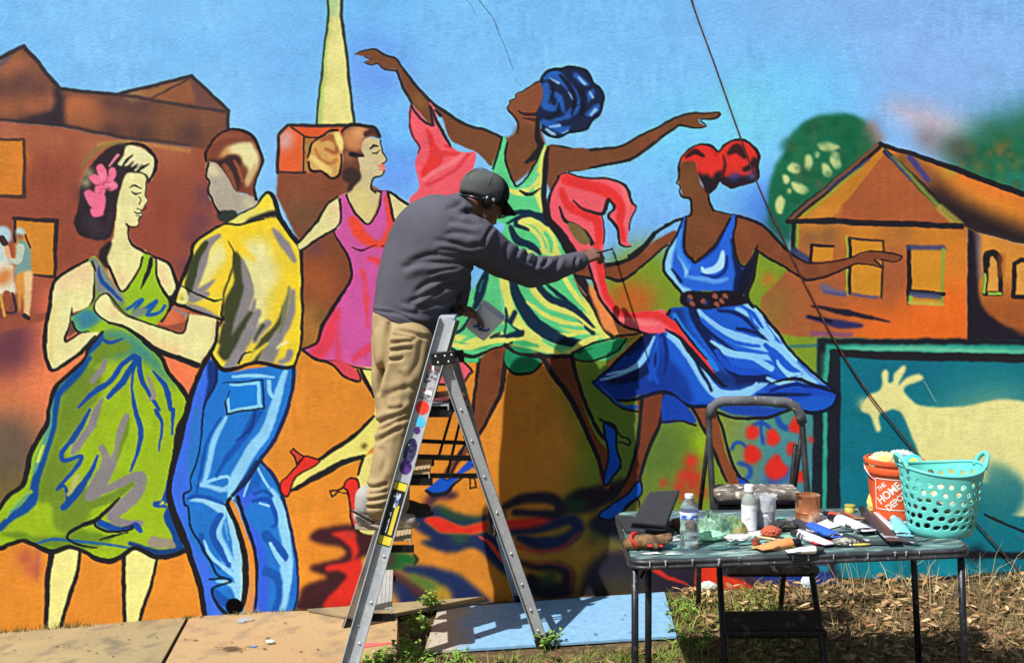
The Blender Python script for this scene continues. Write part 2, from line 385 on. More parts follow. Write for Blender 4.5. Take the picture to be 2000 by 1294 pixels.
    stroke('N','900,510 960,590 1010,655',11,(60,60,130),3); spray('N','1150,600',16,(170,150,50),.7); noclip()
    stroke('N','710,425 920,490 1150,570 1618,745 2300,1005',[9,9,11,12,12],INK,1.5,1,0)
    part('painted_house_right','gable')
    fill('N','710,430 1220,945 120,925',(196,126,40),0,1); fill('N','745,480 1170,925 390,915',(166,88,50),0,1); spray('N','780,700 900,850',50,(176,96,52),.5)
    fill('N','330,840 400,780 480,840 400,915 230,900',(206,132,50),0,5,.7)
    stroke('N','700,440 180,870 125,915',[14,16,10],INK,2,1,0); stroke('N','690,430 130,910',7,(150,100,70),2,.7,0); stroke('N','600,560 230,880',6,(140,164,50),3,.8,0); stroke('N','640,520 380,710',6,(60,64,120),4,.7,0)
    stroke('N','745,470 1220,945',[10,16,8],INK,2,1,0); stroke('N','790,510 1080,820',9,(130,146,60),4,.9,0); stroke('N','1090,830 1210,935',15,(176,160,66),4,.8,0); stroke('N','750,470 900,650',5,(60,70,130),3,.8,0)
    part('painted_house_right','front_wall')
    fw = fill('N','155,925 1260,950 1255,1660 200,1640 -60,1600 -40,1400 160,1180',(166,92,52),0,2,1); setclip(fw)
    spray('N','300,960 600,970 900,980 1100,990',48,(206,134,40),.85); spray('N','260,1020 380,1000',22,(128,88,62),.7); spray('N','860,980',20,(150,96,52),.7)
    spray('N','1150,1330 1200,1480 1100,1560 900,1600 700,1620',70,(236,110,34),.9); spray('N','1180,1200 1240,1100',44,(214,130,44),.7)
    spray('N','760,1350 800,1200',44,(160,88,56),.6); spray('N','-20,1500 60,1420 -40,1600',36,(140,106,50),.7)
    noclip()
    stroke('N','165,930 160,1090',[12,12],INK); stroke('N','185,940 180,1070',6,(140,170,60),3,.9); stroke('N','120,915 420,912',[8,14],INK,2); stroke('N','400,912 1220,945',12,INK,1.6,1,0)
    stroke('N','160,1095 270,1170',13,(52,62,110),4,.9)
    for nm, q in (('window','275,1065 415,1068 408,1155 275,1165'),('door','515,1025 730,1035 715,1390 515,1370'),('window','890,1080 1110,1090 1100,1430 890,1430')):
        part('painted_house_right',nm); fill('N',q,(208,140,40),0,1)
    part('painted_house_right','front_wall')
    stroke('N','268,1168 275,1062 415,1066',[6,7,5],INK,1.5,1,0); stroke('N','505,1015 505,1370',7,(150,180,60),2,.9); stroke('N','517,1020 517,1370',7,INK); stroke('N','515,1022 730,1036 715,1395',5,(60,48,40),1.5,1,0); stroke('N','530,1375 690,1395',6,(80,80,120),3,.8)
    stroke('N','892,1075 892,1430',9,INK); stroke('N','890,1076 1105,1082',10,(62,66,110),4,.9); stroke('N','1105,1095 1100,1420',8,(140,160,60),3,.9); stroke('N','890,1355 1110,1372',9,INK); stroke('N','915,1375 1080,1388',11,(70,80,120),4,.9); stroke('N','905,1395 905,1420',8,(140,190,70),3); stroke('N','895,1430 1105,1435',7,(196,170,70),3)
    stroke('N','350,1330 480,1370',[14,8],(92,98,140),6,.8); stroke('N','360,1360 480,1380',7,(70,78,130),3,.8)
    stroke('N','280,1450 500,1490 770,1545',[3,12,2],(34,28,40),3); stroke('N','250,1520 450,1560 590,1570',[6,17,8],(44,44,92),4); stroke('N','260,1520 400,1545',6,(20,20,40),3)
    stroke('N','280,1625 520,1630',9,(120,70,130),6,.8)
    part('painted_house_right','side_wall')
    sw = fill('N','1262,960 1330,990 1618,1065 2400,1330 2400,1700 1262,1700',(200,132,52),0,1); setclip(sw)
    spray('N','1400,1050 1500,1150 1600,1250',50,(220,146,56),.6); spray('N','1560,1000 1450,1400',40,(196,120,52),.6)
    fill('N','1260,940 1320,990 1310,1300 1350,1440 1560,1590 2400,1640 2400,1750 1255,1750',(34,28,40),1,4); spray('N','1400,1470 1560,1520 1618,1450 1700,1500',40,(160,84,40),.85); stroke('N','1310,1010 1318,1250',18,(92,92,130),8,.8); stroke('N','1290,1000 1300,1300',14,(120,72,52),6,.8)
    fill('Q','1252,-190 1300,-150 1318,60 1330,220 1365,330 1460,415 1560,470 1700,520 2400,600 2400,545 1245,528',(32,27,38),1,3)
    noclip()
    for q, g in (('1385,1130 1420,1105 1460,1130 1470,1370 1370,1370',0),('1560,1180 1600,1160 1660,1170 1690,1395 1555,1390',1)):
        part('painted_house_right','arched_window'); fill('N',q,(222,156,70),0,1); 
        stroke('N',q+' '+q.split()[0],9,INK,2,1,0)
    stroke('N','1385,1190 1385,1130 1430,1112 1462,1150',14,INK,2); stroke('N','1480,1130 1470,1250',14,(150,80,40),6,.6); stroke('N','1365,1360 1372,1250',5,(150,190,70),2); stroke('N','1470,1370 1400,1372',5,(150,190,70),2)
    nopart()
    # ---- teal panel with goat
    part('painted_goat_panel','panel')
    pn = fill('Q','310,520 2400,540 2400,2060 310,2030',(14,112,128),0,1); setclip(pn)
    spray('P','1700,760 1900,720 1990,740 1650,950 1700,1050 1850,1080',90,(10,116,134),.6); spray('P','1720,1110 1850,1110 1640,1100',34,(20,150,166),.7)
    spray('P','1720,730 1800,720',40,(20,98,124),.6); noclip()
    part('painted_goat_panel','frame')
    fill('Q','310,520 1250,520 2400,545 2400,600 420,590 395,2000 310,2000',(28,30,36),0,2)
    fill('Q','368,556 2400,565 2400,632 412,610 400,1000 395,2000 335,2000 345,800',(36,152,134),0,2); stroke('Q','480,585 900,583 1300,600 1900,600',[3,9,9,5],(120,206,160),7,.85); stroke('Q','365,640 350,1200 345,1900',14,(60,170,140),10,.6)
    stroke('Q','410,610 900,632 1300,640 2300,655',[14,18,16,22],INK,2.5,1); stroke('Q','420,620 420,800 415,1300 415,1900',[18,26,24,30],(26,32,40),2.5); stroke('Q','318,960 312,1400 310,1900',[20,22,20],(26,34,42),3)
    stroke('Q','110,570 310,565',6,(20,90,150),4,.7)
    part('painted_goat_panel','panel'); stroke('P','1640,1085 1800,1083 2200,1086',[6,12,14],(18,28,36),4); spray('P','1900,1085 1910,1078',14,(18,24,30),.7)
    stroke('P','1625,1130 1720,1134 1900,1126 2200,1100',8,(22,30,36),4); stroke('P','1625,1085 1625,1130',9,(20,34,44),3)
    stroke('Q','1240,520 1250,940',10,INK,2) if 0 else None
    part('painted_goat_panel','goat')
    gt = fill('Q','590,950 640,880 700,850 720,810 715,740 740,712 760,740 760,800 790,790 800,740 850,695 875,705 850,760 820,815 880,765 950,745 985,765 950,790 880,815 855,850 900,900 960,940 1100,955 1250,945 1400,915 1500,905 1618,915 2400,960 2400,1580 1618,1640 1560,1590 1530,1480 1480,1440 1350,1430 1300,1500 1280,1700 1150,1720 1100,1500 1000,1330 930,1190 880,1060 840,990 790,965 740,980 700,1000 715,1090 690,1108 670,1060 645,1000 600,985',(230,225,148),1,2)
    fill('Q','1380,1330 1500,1320 1560,1360 1618,1420 1640,1500 1600,1600 1540,1660 1480,1700 1380,1700',(30,116,124),1,9)
    spray('Q','600,930',12,(228,222,146),.7); spray('Q','1300,1150 1500,1100',80,(234,228,152),.4)
    stroke('Q','985,790 1060,915',2,(120,170,150),1.5,.8); stroke('P','1924,1005 2000,1038 2200,1110',[5,5,4],(26,30,34),2)
    nopart()
    # ---- red flowers by the panel
    part('painted_flowers','bloom')
    RED=(222,44,34)
    spray('P','1350,900',14,RED,.95); spray('P','1345,925 1360,930 1333,930 1352,945 1370,960 1350,990 1340,968 1325,950',13,(206,44,36),.8)
    spray('P','1295,943 1415,1000',9,(206,50,40),.7)
    BLU=(28,74,168)
    stroke('R','740,410 760,375 800,368 835,400 850,440 870,480',7,BLU,3,.9); stroke('R','790,500 850,520 860,570 820,610 780,600',9,BLU,4,.9); stroke('R','880,260 930,240 980,270',8,BLU,3,.9); stroke('R','930,230 925,300 940,370',7,BLU,3,.9)
    stroke('R','1030,200 1050,250 1090,275',12,BLU,4,.9); stroke('R','1000,600 1080,560',26,(70,70,150),10,.7)
    for q in ('840,270 880,255 915,285 910,330 870,350 835,330','965,300 1000,275 1040,310 1050,350 1010,390 960,370','830,400 870,380 915,410 925,460 880,505 820,480','965,490 1030,440 1060,490 1095,520 1080,570 1010,600 960,560','1105,270 1140,210 1170,200 1180,300 1120,300','1095,380 1140,360 1150,430 1110,450 1090,420','1150,560 1190,550 1205,600 1160,620','1225,340 1240,325 1258,345 1240,375'):
        fill('R',q,RED,1,3)
    nopart()
    # ---- swirling painted shadows on the orange ground
    DM=(64,30,36); NV=(34,44,78)
    part('painted_ground_swirls','left_swirl')
    fill('F','1000,490 1040,440 1150,415 1300,405 1400,430 1400,600 1320,640 1330,960 910,950 930,880 960,810 1040,770 1110,750 1090,730 1010,700 1010,670 1080,650 1200,620 1230,580 1180,545 1080,530',DM,1,4)
    fill('F','1140,460 1280,455 1300,520 1315,580 1280,640 1330,640 1330,960 1100,945 1120,870 1200,790 1240,740 1190,705 1120,710 1100,690 1130,665 1240,650 1270,610 1265,560 1220,510',(224,48,36),1,3)
    spray('F','1250,470',10,(180,60,50),.7)
    part('painted_ground_swirls','middle_swirl')
    fill('U','770,350 880,335 1000,350 1005,385 960,405 850,415 740,500 640,575 590,540 690,470 760,410',(62,40,54),1,4)
    fill('U','600,510 700,490 830,462 940,500 1050,540 1180,555 1300,525 1400,500 1400,580 1280,590 1180,605 1070,632 960,605 860,565 735,580 800,640 880,690 1000,695 1100,700 1250,682 1300,690 1400,800 1440,900 1470,1010 1500,1150 1440,1070 1380,1020 1280,920 1180,832 1100,822 1000,856 880,850 760,805 700,760 790,745 700,690 640,650 590,580',(30,44,84),1,4)
    fill('U','820,465 900,475 1000,530 1120,555 1240,545 1100,590 960,570 880,530',(36,78,44),1,6); spray('U','1050,735 1000,720',12,(44,84,56),.7); spray('U','760,420 900,390',12,(110,50,50),.5)
    fill('U','735,575 860,560 960,602 1070,634 1180,608 1280,588 1450,582 1640,562 1800,540 1850,585 1780,640 1640,682 1480,692 1280,672 1100,692 960,684 880,690 800,640',(226,50,36),1,2)
    stroke('U','1190,720 1290,790 1390,930',[3,8,6],(220,64,48),3)
    part('painted_ground_swirls','right_swirl')
    stroke('J','1080,310 1180,265 1290,248 1400,262 1440,320 1400,360 1300,350 1150,345',[12,20,22,22,26,20,14,14],(44,36,50),7); stroke('J','1140,470 1300,450 1400,420 1500,390 1550,440 1480,510 1330,545 1180,500',[12,14,18,22,26,26,30,14],NV,8)
    stroke('J','1120,540 1300,590 1450,560 1560,470',[4,8,8,4],(190,56,44),5,.8); fill('J','1480,240 1560,190 1700,170 1860,130 1900,160 1800,260 1650,330 1540,350 1460,330',(40,28,36),1,5); spray('J','1500,290 1560,300',14,(40,76,44),.8)
    stroke('J','1180,660 1300,690 1430,690 1490,740 1460,820 1330,830 1250,770',[10,14,20,26,30,36,26],(46,34,42),9); spray('J','1380,750 1340,780',14,(38,74,46),.8); stroke('J','1240,650 1440,670 1510,720 1500,830',[3,6,5],(190,70,50),5,.7)
    stroke('J','1210,820 1400,870 1500,840',20,(36,40,56),9,.8)
    fill('P','1150,1030 1170,1000 1230,1010 1300,1020 1280,1060 1200,1055',(36,34,44),1,6); stroke('P','1190,1090 1300,1110 1400,1120',[20,46,30],(34,40,70),14,.9); spray('P','1160,1050 1200,1060',18,(34,70,40),.5)
    part('painted_ground_swirls','lower_swirl')
    fill('U','280,1080 400,1040 520,1060 640,1130 760,1230 800,1300 560,1330 480,1240 400,1200 300,1230',(30,46,90),1,6)
    fill('U','360,1000 460,1000 560,1060 680,1130 780,1210 820,1290 720,1290 620,1180 520,1100 380,1050',(84,42,46),1,6)
    fill('U','540,960 660,960 780,975 920,1005 1030,1045 1120,1120 1230,1210 1300,1300 1000,1310 960,1240 900,1160 780,1090 640,1050 540,1020',(30,46,90),1,5)
    fill('U','400,860 520,850 620,868 662,910 640,955 560,955 545,995 470,1005 390,1000',(26,104,46),1,4); stroke('U','640,870 665,910 640,955',[4,8,4],(16,40,30),3,.8); spray('U','430,920 400,890',16,(80,50,46),.8)
    fill('U','560,1050 680,1065 800,1110 890,1170 900,1220 800,1190 680,1130',(50,118,52),1,7); spray('U','860,1200 900,1230',14,(190,150,44),.8); spray('U','370,1240 400,1260',20,(222,152,76),.95)
    nopart()
    fill('P','1180,1080 1280,1070 1400,1066 1520,1070 1612,1080 1612,1180 1180,1190 1140,1130',(40,34,48),1,9); spray('P','1200,1150 1240,1160',34,(70,66,40),.7)
    fill('P','1395,1085 1500,1085 1612,1085 1612,1175 1460,1175 1420,1130',(70,46,60),1,8); stroke('P','1470,1118 1530,1124 1612,1140',[16,34,44],(24,58,140),10); stroke('P','1500,1106 1612,1110',[8,14],(26,130,160),5)
    part('painted_flowers','red_base'); fill('P','1366,1070 1402,1070 1404,1118 1432,1128 1462,1140 1480,1158 1484,1185 1366,1185',(224,56,34),1,2); stroke('P','1262,1098 1300,1124 1340,1140',[16,8,4],(206,50,38),4)
    nopart()
    # ================================================= woman in the green dress
    w='painted_woman_in_green'
    part(w,'leg')
    for q in ('335,900 440,868 505,890 480,1050 400,1300 380,1420 300,1420 305,1100','800,905 880,868 1003,930 960,1080 890,1300 870,1420 790,1420 792,1100'):
        fill('C',q,(236,231,142),1,1)
    stroke('C','325,900 300,1080 290,1420',[12,11,8]); stroke('C','505,890 480,1050 400,1300 375,1420',[6,9,7]); stroke('C','790,905 778,1080 790,1420',[8,9,7]); stroke('C','1000,930 960,1080 890,1300 872,1420',[5,8,6])
    part(w,'hair')
    fill('P','235,280 207,292 182,316 162,350 153,395 150,440 160,460 190,470 212,466 224,440 230,400 240,365 252,345 288,352 300,335 302,312 288,296 262,284',(46,36,42),1,1)
    spray('P','175,430 190,450 165,380',16,(60,48,66),.7)
    fill('A','800,920 890,930 960,985 978,1060 955,1145 925,1105 880,1085 850,1082 905,1035 860,1060 830,1060 850,1020 800,1050 745,1040 780,985',(232,226,168),1,1)
    stroke('A','870,1040 830,1075 800,1080',[3,8,5],(40,34,40)); stroke('A','940,1040 900,1060 870,1085',[3,7,4],(40,34,40)); stroke('A','840,980 800,1020 770,1060',[3,7,3],(40,34,40))
    stroke('A','745,980 690,1050',[6,3],(230,130,150),2); spray('A','560,1090 540,1150',10,(210,206,150),.6); stroke('A','520,1040 600,950 700,910 800,905',[6,7,7,5],(120,130,60),4,.6)
    stroke('A','800,910 900,915 975,990 980,1070 940,1150',[5,7,7,7,5])
    part(w,'face')
    fill('P','243,345 262,338 283,343 287,360 285,380 289,392 282,401 276,411 279,418 272,425 270,440 255,442 249,438 252,458 258,472 278,488 284,494 240,568 214,520 211,490 222,460 228,420 230,395',CREAM,1,1)
    spray('B','760,470 700,430',14,(236,200,150),.7)
    stroke('A','820,1185 850,1172 895,1188',[2,4,2]); stroke('A','835,1210 860,1225 895,1215',[2,4,2]); stroke('A','880,1245 892,1260 880,1290',[2,2,3]); stroke('B','850,45 870,55 890,45',[2,3,2]); stroke('B','868,25 890,35',2); stroke('B','860,68 885,72',2)
    stroke('P','287,352 285,380 289,392 282,401 285,407 276,413 278,420 271,428 269,441 254,442 247,437',[3,2,3,3,3,3,4]); stroke('B','815,140 812,200 840,250 900,290 980,330',[3,4,6,6,5])
    stroke('B','690,250 660,300 650,340 680,390',[10,18,16,6],(40,34,38),4); stroke('B','500,60 490,110 520,170 560,190',[10,14,12,6],(40,32,38),3); stroke('B','700,60 690,130 660,190',[8,12,8],(52,42,56),4)
    part(w,'arm')
    q=fill('B','600,330 555,350 450,400 360,465 330,530 320,620 290,780 285,900 300,980 335,1040 440,985 540,900 640,800 700,745 640,705 560,770 440,850 410,865 440,740 455,680 560,650 585,600 600,500 590,420',CREAM,1,1,1)
    setclip(q); spray('B','400,480 480,440 560,420',22,(238,206,158),.8); stroke('B','420,860 540,800 640,720',[8,14,10],(240,196,160),6,.6); stroke('B','345,620 320,800 330,980',[8,10,8],(226,200,120),8,.5); noclip()
    stroke('B','560,345 450,400 360,465 330,530 320,620 288,780 283,900 300,990 335,1042 440,985 540,905 600,840',[6,6,7,8,8,9,9,9,8,7,8,10]); stroke('B','600,430 600,500 580,620 540,660 455,700',[4,5,6,5,6]); stroke('B','452,650 445,740 415,860 520,800 640,710',[3,6,6,5,6])
    fill('B','448,660 455,720 490,800 430,840',(110,70,60),0,1)
    q=fill('B','980,335 1060,365 1100,440 1120,520 1085,610 1030,540 1000,470 985,400',CREAM,1,1); spray('B','1010,420 1030,480',9,(236,190,150),.7)
    stroke('B','965,325 1060,365 1100,440 1120,520 1085,610',[5,6,7,8,12]); stroke('B','1085,600 1020,730',[18,8])
    part(w,'dress')
    bod=fill('B','560,350 600,332 660,410 700,475 775,548 860,445 900,320 920,310 965,330 985,400 1000,470 1060,590 1050,680 1000,745 930,860 640,810 490,800 455,740 460,700 585,620 605,520 592,420',(150,190,34),1,1)
    setclip(bod); fill('B','560,350 600,332 660,410 770,560 770,640 640,560 600,620 590,420',(126,132,130),1,3); fill('B','590,560 640,560 780,640 820,760 700,760 640,700 580,640',(120,150,70),1,4)
    fill('B','455,700 560,660 640,700 640,730 500,800',(66,140,140),1,4); spray('B','540,720',16,(40,110,160),.6); spray('B','480,760',12,(90,160,120),.7); noclip()
    stroke('B','620,400 640,470 700,540 765,600',[4,9,8,5],BLUE,2); stroke('B','800,660 900,600 850,670 880,680 985,610 930,690 1000,680 1040,640',[6,8,8,7,8,8,6,6],(10,90,160),2); stroke('B','850,690 900,670',16,(120,140,120),4)
    stroke('B','955,340 930,440 890,530',[8,10,2]); stroke('B','690,390 720,460 775,545 860,445 900,330',[6,6,5,5,4]); stroke('B','985,340 990,440 1030,540 1085,610',[4,5,6,6]); stroke('B','580,360 600,420',[4,4]); stroke('B','455,740 490,800 560,800',[5,5,3])
    sk=fill('P','198,648 172,680 165,700 148,718 108,758 96,800 90,832 62,878 46,940 18,965 -12,1000 -60,1030 -60,1068 0,1068 18,1062 46,1056 66,1064 102,1075 136,1066 165,1075 186,1087 216,1093 242,1080 262,1070 285,1075 306,1085 335,1084 366,1072 350,1045 334,1000 328,960 338,908 348,835 366,800 364,772 334,734 318,703 297,678 270,655 230,640',LIME,1,1)
    setclip(sk)
    fill('P','198,648 172,690 200,700 270,700 320,740 345,760 300,690 250,650',(66,140,130),1,8); fill('P','190,665 230,660 260,680 210,700 180,720',(110,140,40),1,5)
    fill('P','150,715 120,770 110,840 90,900 76,950 74,980 100,985 106,1030 150,1040 180,990 170,950 140,960 122,940 160,900 130,890 120,870 150,840 175,800 200,760 190,720',OLIVE,1,4)
    fill('P','0,1040 40,1037 70,1048 120,1045 160,1035 220,1050 160,1075 100,1072 40,1054',(106,140,36),1,3)
    stroke('P','112,770 105,830 88,890 72,930 60,980 20,1010 -20,1050',[14,12,10,16,22,14,10],BLUE,3); stroke('P','100,775 96,830 80,880 66,920',[10,8,6],(80,160,150),4); stroke('P','84,870 74,900',5,(200,220,80),2); stroke('P','60,960 30,985 10,1010',[9,5],(140,190,60),2); stroke('P','55,965 20,1000',3,(60,150,150),2)
    stroke('P','160,700 190,672 200,655',[10,12,6],BLUE,3); stroke('P','200,660 215,668 238,662',[5,8,4],BLUE,2); stroke('P','112,770 150,730 175,700',[14,16,10],(14,74,150),4)
    stroke('P','154,794 180,768 215,745 240,710 262,695 268,700',[5,10,11,10,11,6],BLUE,1.5); stroke('P','212,774 240,745 258,715 266,700',[8,14,12,8],BLUE,1.5)
    stroke('P','270,700 275,735 295,775 312,800',[12,10,9,4],BLUE,1.5); stroke('P','262,715 258,760 265,800 276,840 270,880 253,920',[5,5,9,11,8,4],BLUE,1.5); stroke('P','300,725 320,750 330,775 332,800',[4,9,12,8],BLUE,1.5); stroke('P','304,800 316,830 310,880',[9,6,3],BLUE,1.5); stroke('P','337,800 336,848',[9,4],BLUE,1.5)
    stroke('P','205,702 200,720 180,745',[6,12,10],GREY,3); stroke('P','290,735 300,770 290,780',[6,10,4],(150,140,130),3); stroke('P','190,800 180,830 150,870 140,885',[12,14,16,6],GREY,2.5); stroke('P','200,778 190,800 175,830',[5,12,8],GREY,2.5)
    stroke('P','248,812 238,840 230,880 210,920 185,965',[10,18,14,20,24],GREY,2.5); stroke('P','200,875 208,900 190,940 172,970',[14,18,22,16],GREY,2.5); stroke('P','185,965 230,945 270,930 275,945 255,975 220,1005 240,1020 275,1020',[12,16,22,22,26,22,16,12],GREY,2.5)
    stroke('P','180,985 220,970 258,944',[16,18,8],OLIVE,2.5); stroke('P','252,818 245,850 225,900',[4,10,4],OLIVE,3)
    stroke('P','176,800 150,845 122,880 125,898 158,890 150,910 125,940 112,955 128,950 132,985',[6,12,10,9,8,9,8,6,6,10],BLUE,1.5); stroke('P','190,890 175,925 150,960 124,990',[5,10,16,14],BLUE,1.5); stroke('P','150,930 140,955 132,965',[10,6],(190,186,110),3)
    stroke('P','330,935 320,980 303,985 325,990',[8,14,5],BLUE,1.5); stroke('P','345,990 330,1010 350,1050 340,1075',[22,20,26,20],(14,70,146),2.5); fill('P','311,987 318,977 322,985',(200,210,90),0,1)
    stroke('P','300,1058 330,1062 340,1068',[22,18,8],(150,142,120),3); stroke('P','195,1020 230,1032 250,1030 265,1025 275,1036',[14,12,8,14,8],(20,74,160),2); stroke('P','255,1060 290,1075 330,1080 366,1070',[8,14,14,10],(20,60,120),3)
    stroke('P','140,1055 200,1060 260,1070',[6,5,4],(24,96,150),2); stroke('P','70,1060 110,1053 140,1058',[4,7,4],(24,96,150),2); noclip()
    stroke('P','233,972 205,1000 185,1015 160,1026 138,1038 132,1052 160,1064 190,1068',[5,8,9,8,7,5,5,3]); stroke('P','188,1010 186,1026 210,1036 240,1036 257,1032 257,1026 240,1030',[5,6,6,6,6,4,3]); stroke('P','195,1053 220,1045 250,1040',[3,6,2])
    stroke('P','-60,1072 0,1070 18,1062 46,1055 64,1062 102,1077 136,1068 165,1077 186,1090 216,1096 242,1083 262,1070 285,1077 306,1087 335,1086 368,1072',[10,10,9,9,9,10,9,9,10,12,10,9,9,10,10,9])
    stroke('P','148,718 108,758 96,800 90,832 62,880 46,942 18,967 -12,1004 -60,1036',[8,9,9,9,11,11,9,8,7]); stroke('P','200,648 174,680 165,700 148,718',[6,7,7,8]); stroke('P','275,658 297,678 318,703 334,734 364,772 370,800 350,840 340,908 328,960 336,1000 352,1045 372,1075',[5,7,8,9,10,14,16,12,9,8,8,8])
    part(w,'hair_flower')
    for q in ('610,1050 640,1035 665,1060 680,1130 650,1150 620,1110','560,1120 600,1100 640,1130 650,1170 600,1165','690,1070 720,1060 735,1090 715,1140 680,1150','660,1150 720,1145 740,1180 700,1210 660,1190','600,1180 650,1170 665,1210 640,1240 605,1220','530,1220 570,1195 610,1220 660,1230 665,1290 650,1340 600,1330 560,1290','570,1320 640,1320 650,1360 590,1370'):
        fill('A',q,(238,112,146),1,1.5)
    spray('A','640,1110 700,1160',7,(246,150,176),.6); stroke('A','600,1170 650,1160 700,1150',3,(200,70,110),2,.7); stroke('A','630,1220 650,1190',3,(200,70,110),2,.7); spray('A','580,1190 680,1200',5,(60,36,46),.6)
    # ================================================= man in the yellow shirt
    w='painted_man_in_yellow'
    part(w,'jeans')
    jn=fill('P','404,700 440,725 500,718 574,712 572,760 552,820 530,870 510,900 540,940 560,1000 578,1080 582,1150 570,1200 495,1215 500,1150 500,1100 478,1030 462,985 448,975 460,1010 475,1080 478,1140 470,1215 405,1215 392,1150 372,1080 348,1010 332,960 340,900 350,860 368,790 385,740',(32,118,208),1,1)
    setclip(jn)
    fill('P','400,700 424,705 416,750 398,800 380,880 372,940 362,985 372,1050 410,1110 440,1220 405,1225 370,1080 325,960 345,860 368,790',(58,110,230),1,2); fill('P','406,705 425,715 420,750 400,790 405,745',(20,50,120),1,2)
    fill('P','455,955 490,930 510,960 480,1000 520,1080 520,1220 480,1220 500,1100',(52,96,226),1,3)
    LB=(140,208,248); MB=(22,84,176)
    stroke('P','455,735 500,733 535,735',[5,8,4],LB,2); stroke('P','558,725 540,780 520,840 490,880 462,930 450,970',[10,18,20,24,22,14],LB,3); stroke('P','525,745 528,770 545,785',[9,8,6],LB,2); stroke('P','440,815 418,860 404,920 398,945',[6,12,10,6],LB,3)
    stroke('P','398,945 420,935 445,930 450,945 430,955',[6,6,6,5,4],LB,1.5); stroke('P','390,945 430,955 450,950',[8,10,8],LB,3); stroke('P','505,800 485,840 470,860 440,900 422,930',[20,16,12,10,6],MB,3); stroke('P','500,790 490,835 460,860',[4,7,3],(16,60,140),2); stroke('P','430,815 405,860 395,900 385,960',[4,6,6,5],MB,2); stroke('P','384,800 376,870 372,930',[10,12,10],(42,120,200),4)
    stroke('P','372,975 400,978 430,992 450,990 462,1020 470,1080 470,1140',[6,10,16,26,34,30,24],(150,210,244),3); stroke('P','440,1000 425,1040 445,1090 460,1110',[8,18,22,8],LB,4); stroke('P','430,1005 415,1040 430,1075 450,1105',[12,14,14,5],MB,2); stroke('P','392,1045 400,1075 430,1105 450,1100',[12,10,10,5],MB,2); stroke('P','398,1055 412,1085 440,1108 462,1125',[4,8,9,12],LB,2); stroke('P','440,1020 446,1055',[5,2],(90,170,230),2)
    stroke('P','368,973 385,968 420,975 440,985',[7,9,8,4],MB,2); stroke('P','425,1135 450,1140 470,1165 472,1200',[5,10,22,26],LB,3); stroke('P','415,1150 430,1170 455,1180',[8,22,14],MB,3); stroke('P','470,1075 474,1120 470,1170',[3,5,4],(170,222,250),2)
    fill('P','498,918 512,930 505,950 478,970',(24,96,190),0,2); stroke('P','497,905 484,945 476,968',[4,4,3],LB,1.5); stroke('P','498,905 515,935 525,950',[4,5,5],LB,2); stroke('P','530,955 545,990 560,1040 566,1080 562,1150',[8,22,26,24,14],LB,4); stroke('P','495,978 520,975 535,995 540,1020 530,1030',[8,10,9,7,3],(20,80,180),2); stroke('P','497,963 515,957 530,968 520,973',[8,7,7,4],MB,2); stroke('P','508,982 525,988',[4,4],(150,210,240),2)
    stroke('P','520,1045 550,1080 555,1090',[20,22,12],MB,2); stroke('P','528,1060 545,1090 560,1110',[6,12,14],LB,2); stroke('P','520,1115 545,1130 550,1170 530,1215',[18,20,22,26],MB,4); stroke('P','550,1110 560,1150 552,1190',[8,14,12],LB,4); stroke('P','572,1040 578,1100 574,1160',[8,10,12],(30,104,200),4)
    fill('P','450,745 512,740 514,790 445,798',(24,124,216),0,1); stroke('P','450,752 504,748 508,796',[4,6,7],(130,206,250),1.5,1,0); stroke('P','508,793 444,806 444,780',[9,9,8],(130,206,250),1.5,1,0); stroke('P','435,748 512,742 516,796 442,808 440,785 449,763',[3,4,4,5,3,2],(24,40,80),1.3,1,0)
    noclip()
    fill('P','444,982 452,980 474,1050 492,1110 494,1190 482,1196 488,1110 470,1050',(206,140,84),1,1.5); stroke('P','450,970 444,985 460,1020 476,1080 480,1140 472,1190',[6,10,10,12,14,8],(24,26,34)); stroke('P','464,970 480,1020 498,1080 502,1140 496,1200',[8,8,7,6,5],(24,26,34))
    stroke('P','404,700 385,740 368,790 350,860 340,900 330,950 336,985 350,1020 372,1085 392,1150 402,1215',[9,10,12,14,14,10,10,10,12,12,10]); stroke('P','424,715 420,750 398,795 392,860 384,900 372,935 373,955 358,965 360,985 368,990 372,1030 390,1060 410,1095 425,1120 440,1128',[5,5,5,4,4,4,4,5,5,4,5,5,5,5,4],(20,34,70)); stroke('P','574,712 572,760 555,815 530,868 508,898 480,940 455,965',[7,8,8,8,9,9,8],(24,40,80)); stroke('P','508,898 538,935 560,1000 578,1080 583,1150 572,1200',[6,8,7,6,5,5],(24,44,90))
    stroke('P','410,1130 440,1128 450,1136 415,1150 425,1180 445,1200',[5,6,5,5,7,8],(20,30,60)); stroke('P','500,900 462,955',[4,4],(20,50,110)); spray('P','485,1200 500,1195',8,(200,190,150),.6)
    part(w,'shirt')
    sh=fill('D','400,790 460,760 560,700 650,640 715,575 760,610 790,720 860,820 920,910 930,1000 935,1200 930,1500 890,1660 780,1645 640,1640 540,1660 470,1700 420,1660 360,1560 430,1410 440,1370 330,1340 180,1290 130,1250 200,1080 250,900',(232,206,60),1,1)
    setclip(sh)
    spray('D','850,900 880,1100 870,1300 880,1500',26,(246,214,40),.8); fill('D','600,850 700,850 760,1000 800,1100 740,1200 700,1400 660,1500 600,1350 580,1200 560,1000',(230,224,152),1,10); fill('D','420,850 480,960 400,1050 330,1150 290,1180 330,1000',(232,226,150),1,6); spray('D','470,830 600,790 700,760',24,(246,212,40),.9); stroke('D','470,880 560,930 640,1000',[10,14,4],(246,206,40),6,.8)
    stroke('D','480,900 490,1000 440,1130 350,1210',[16,22,24,20],(244,208,50),6,.8); 
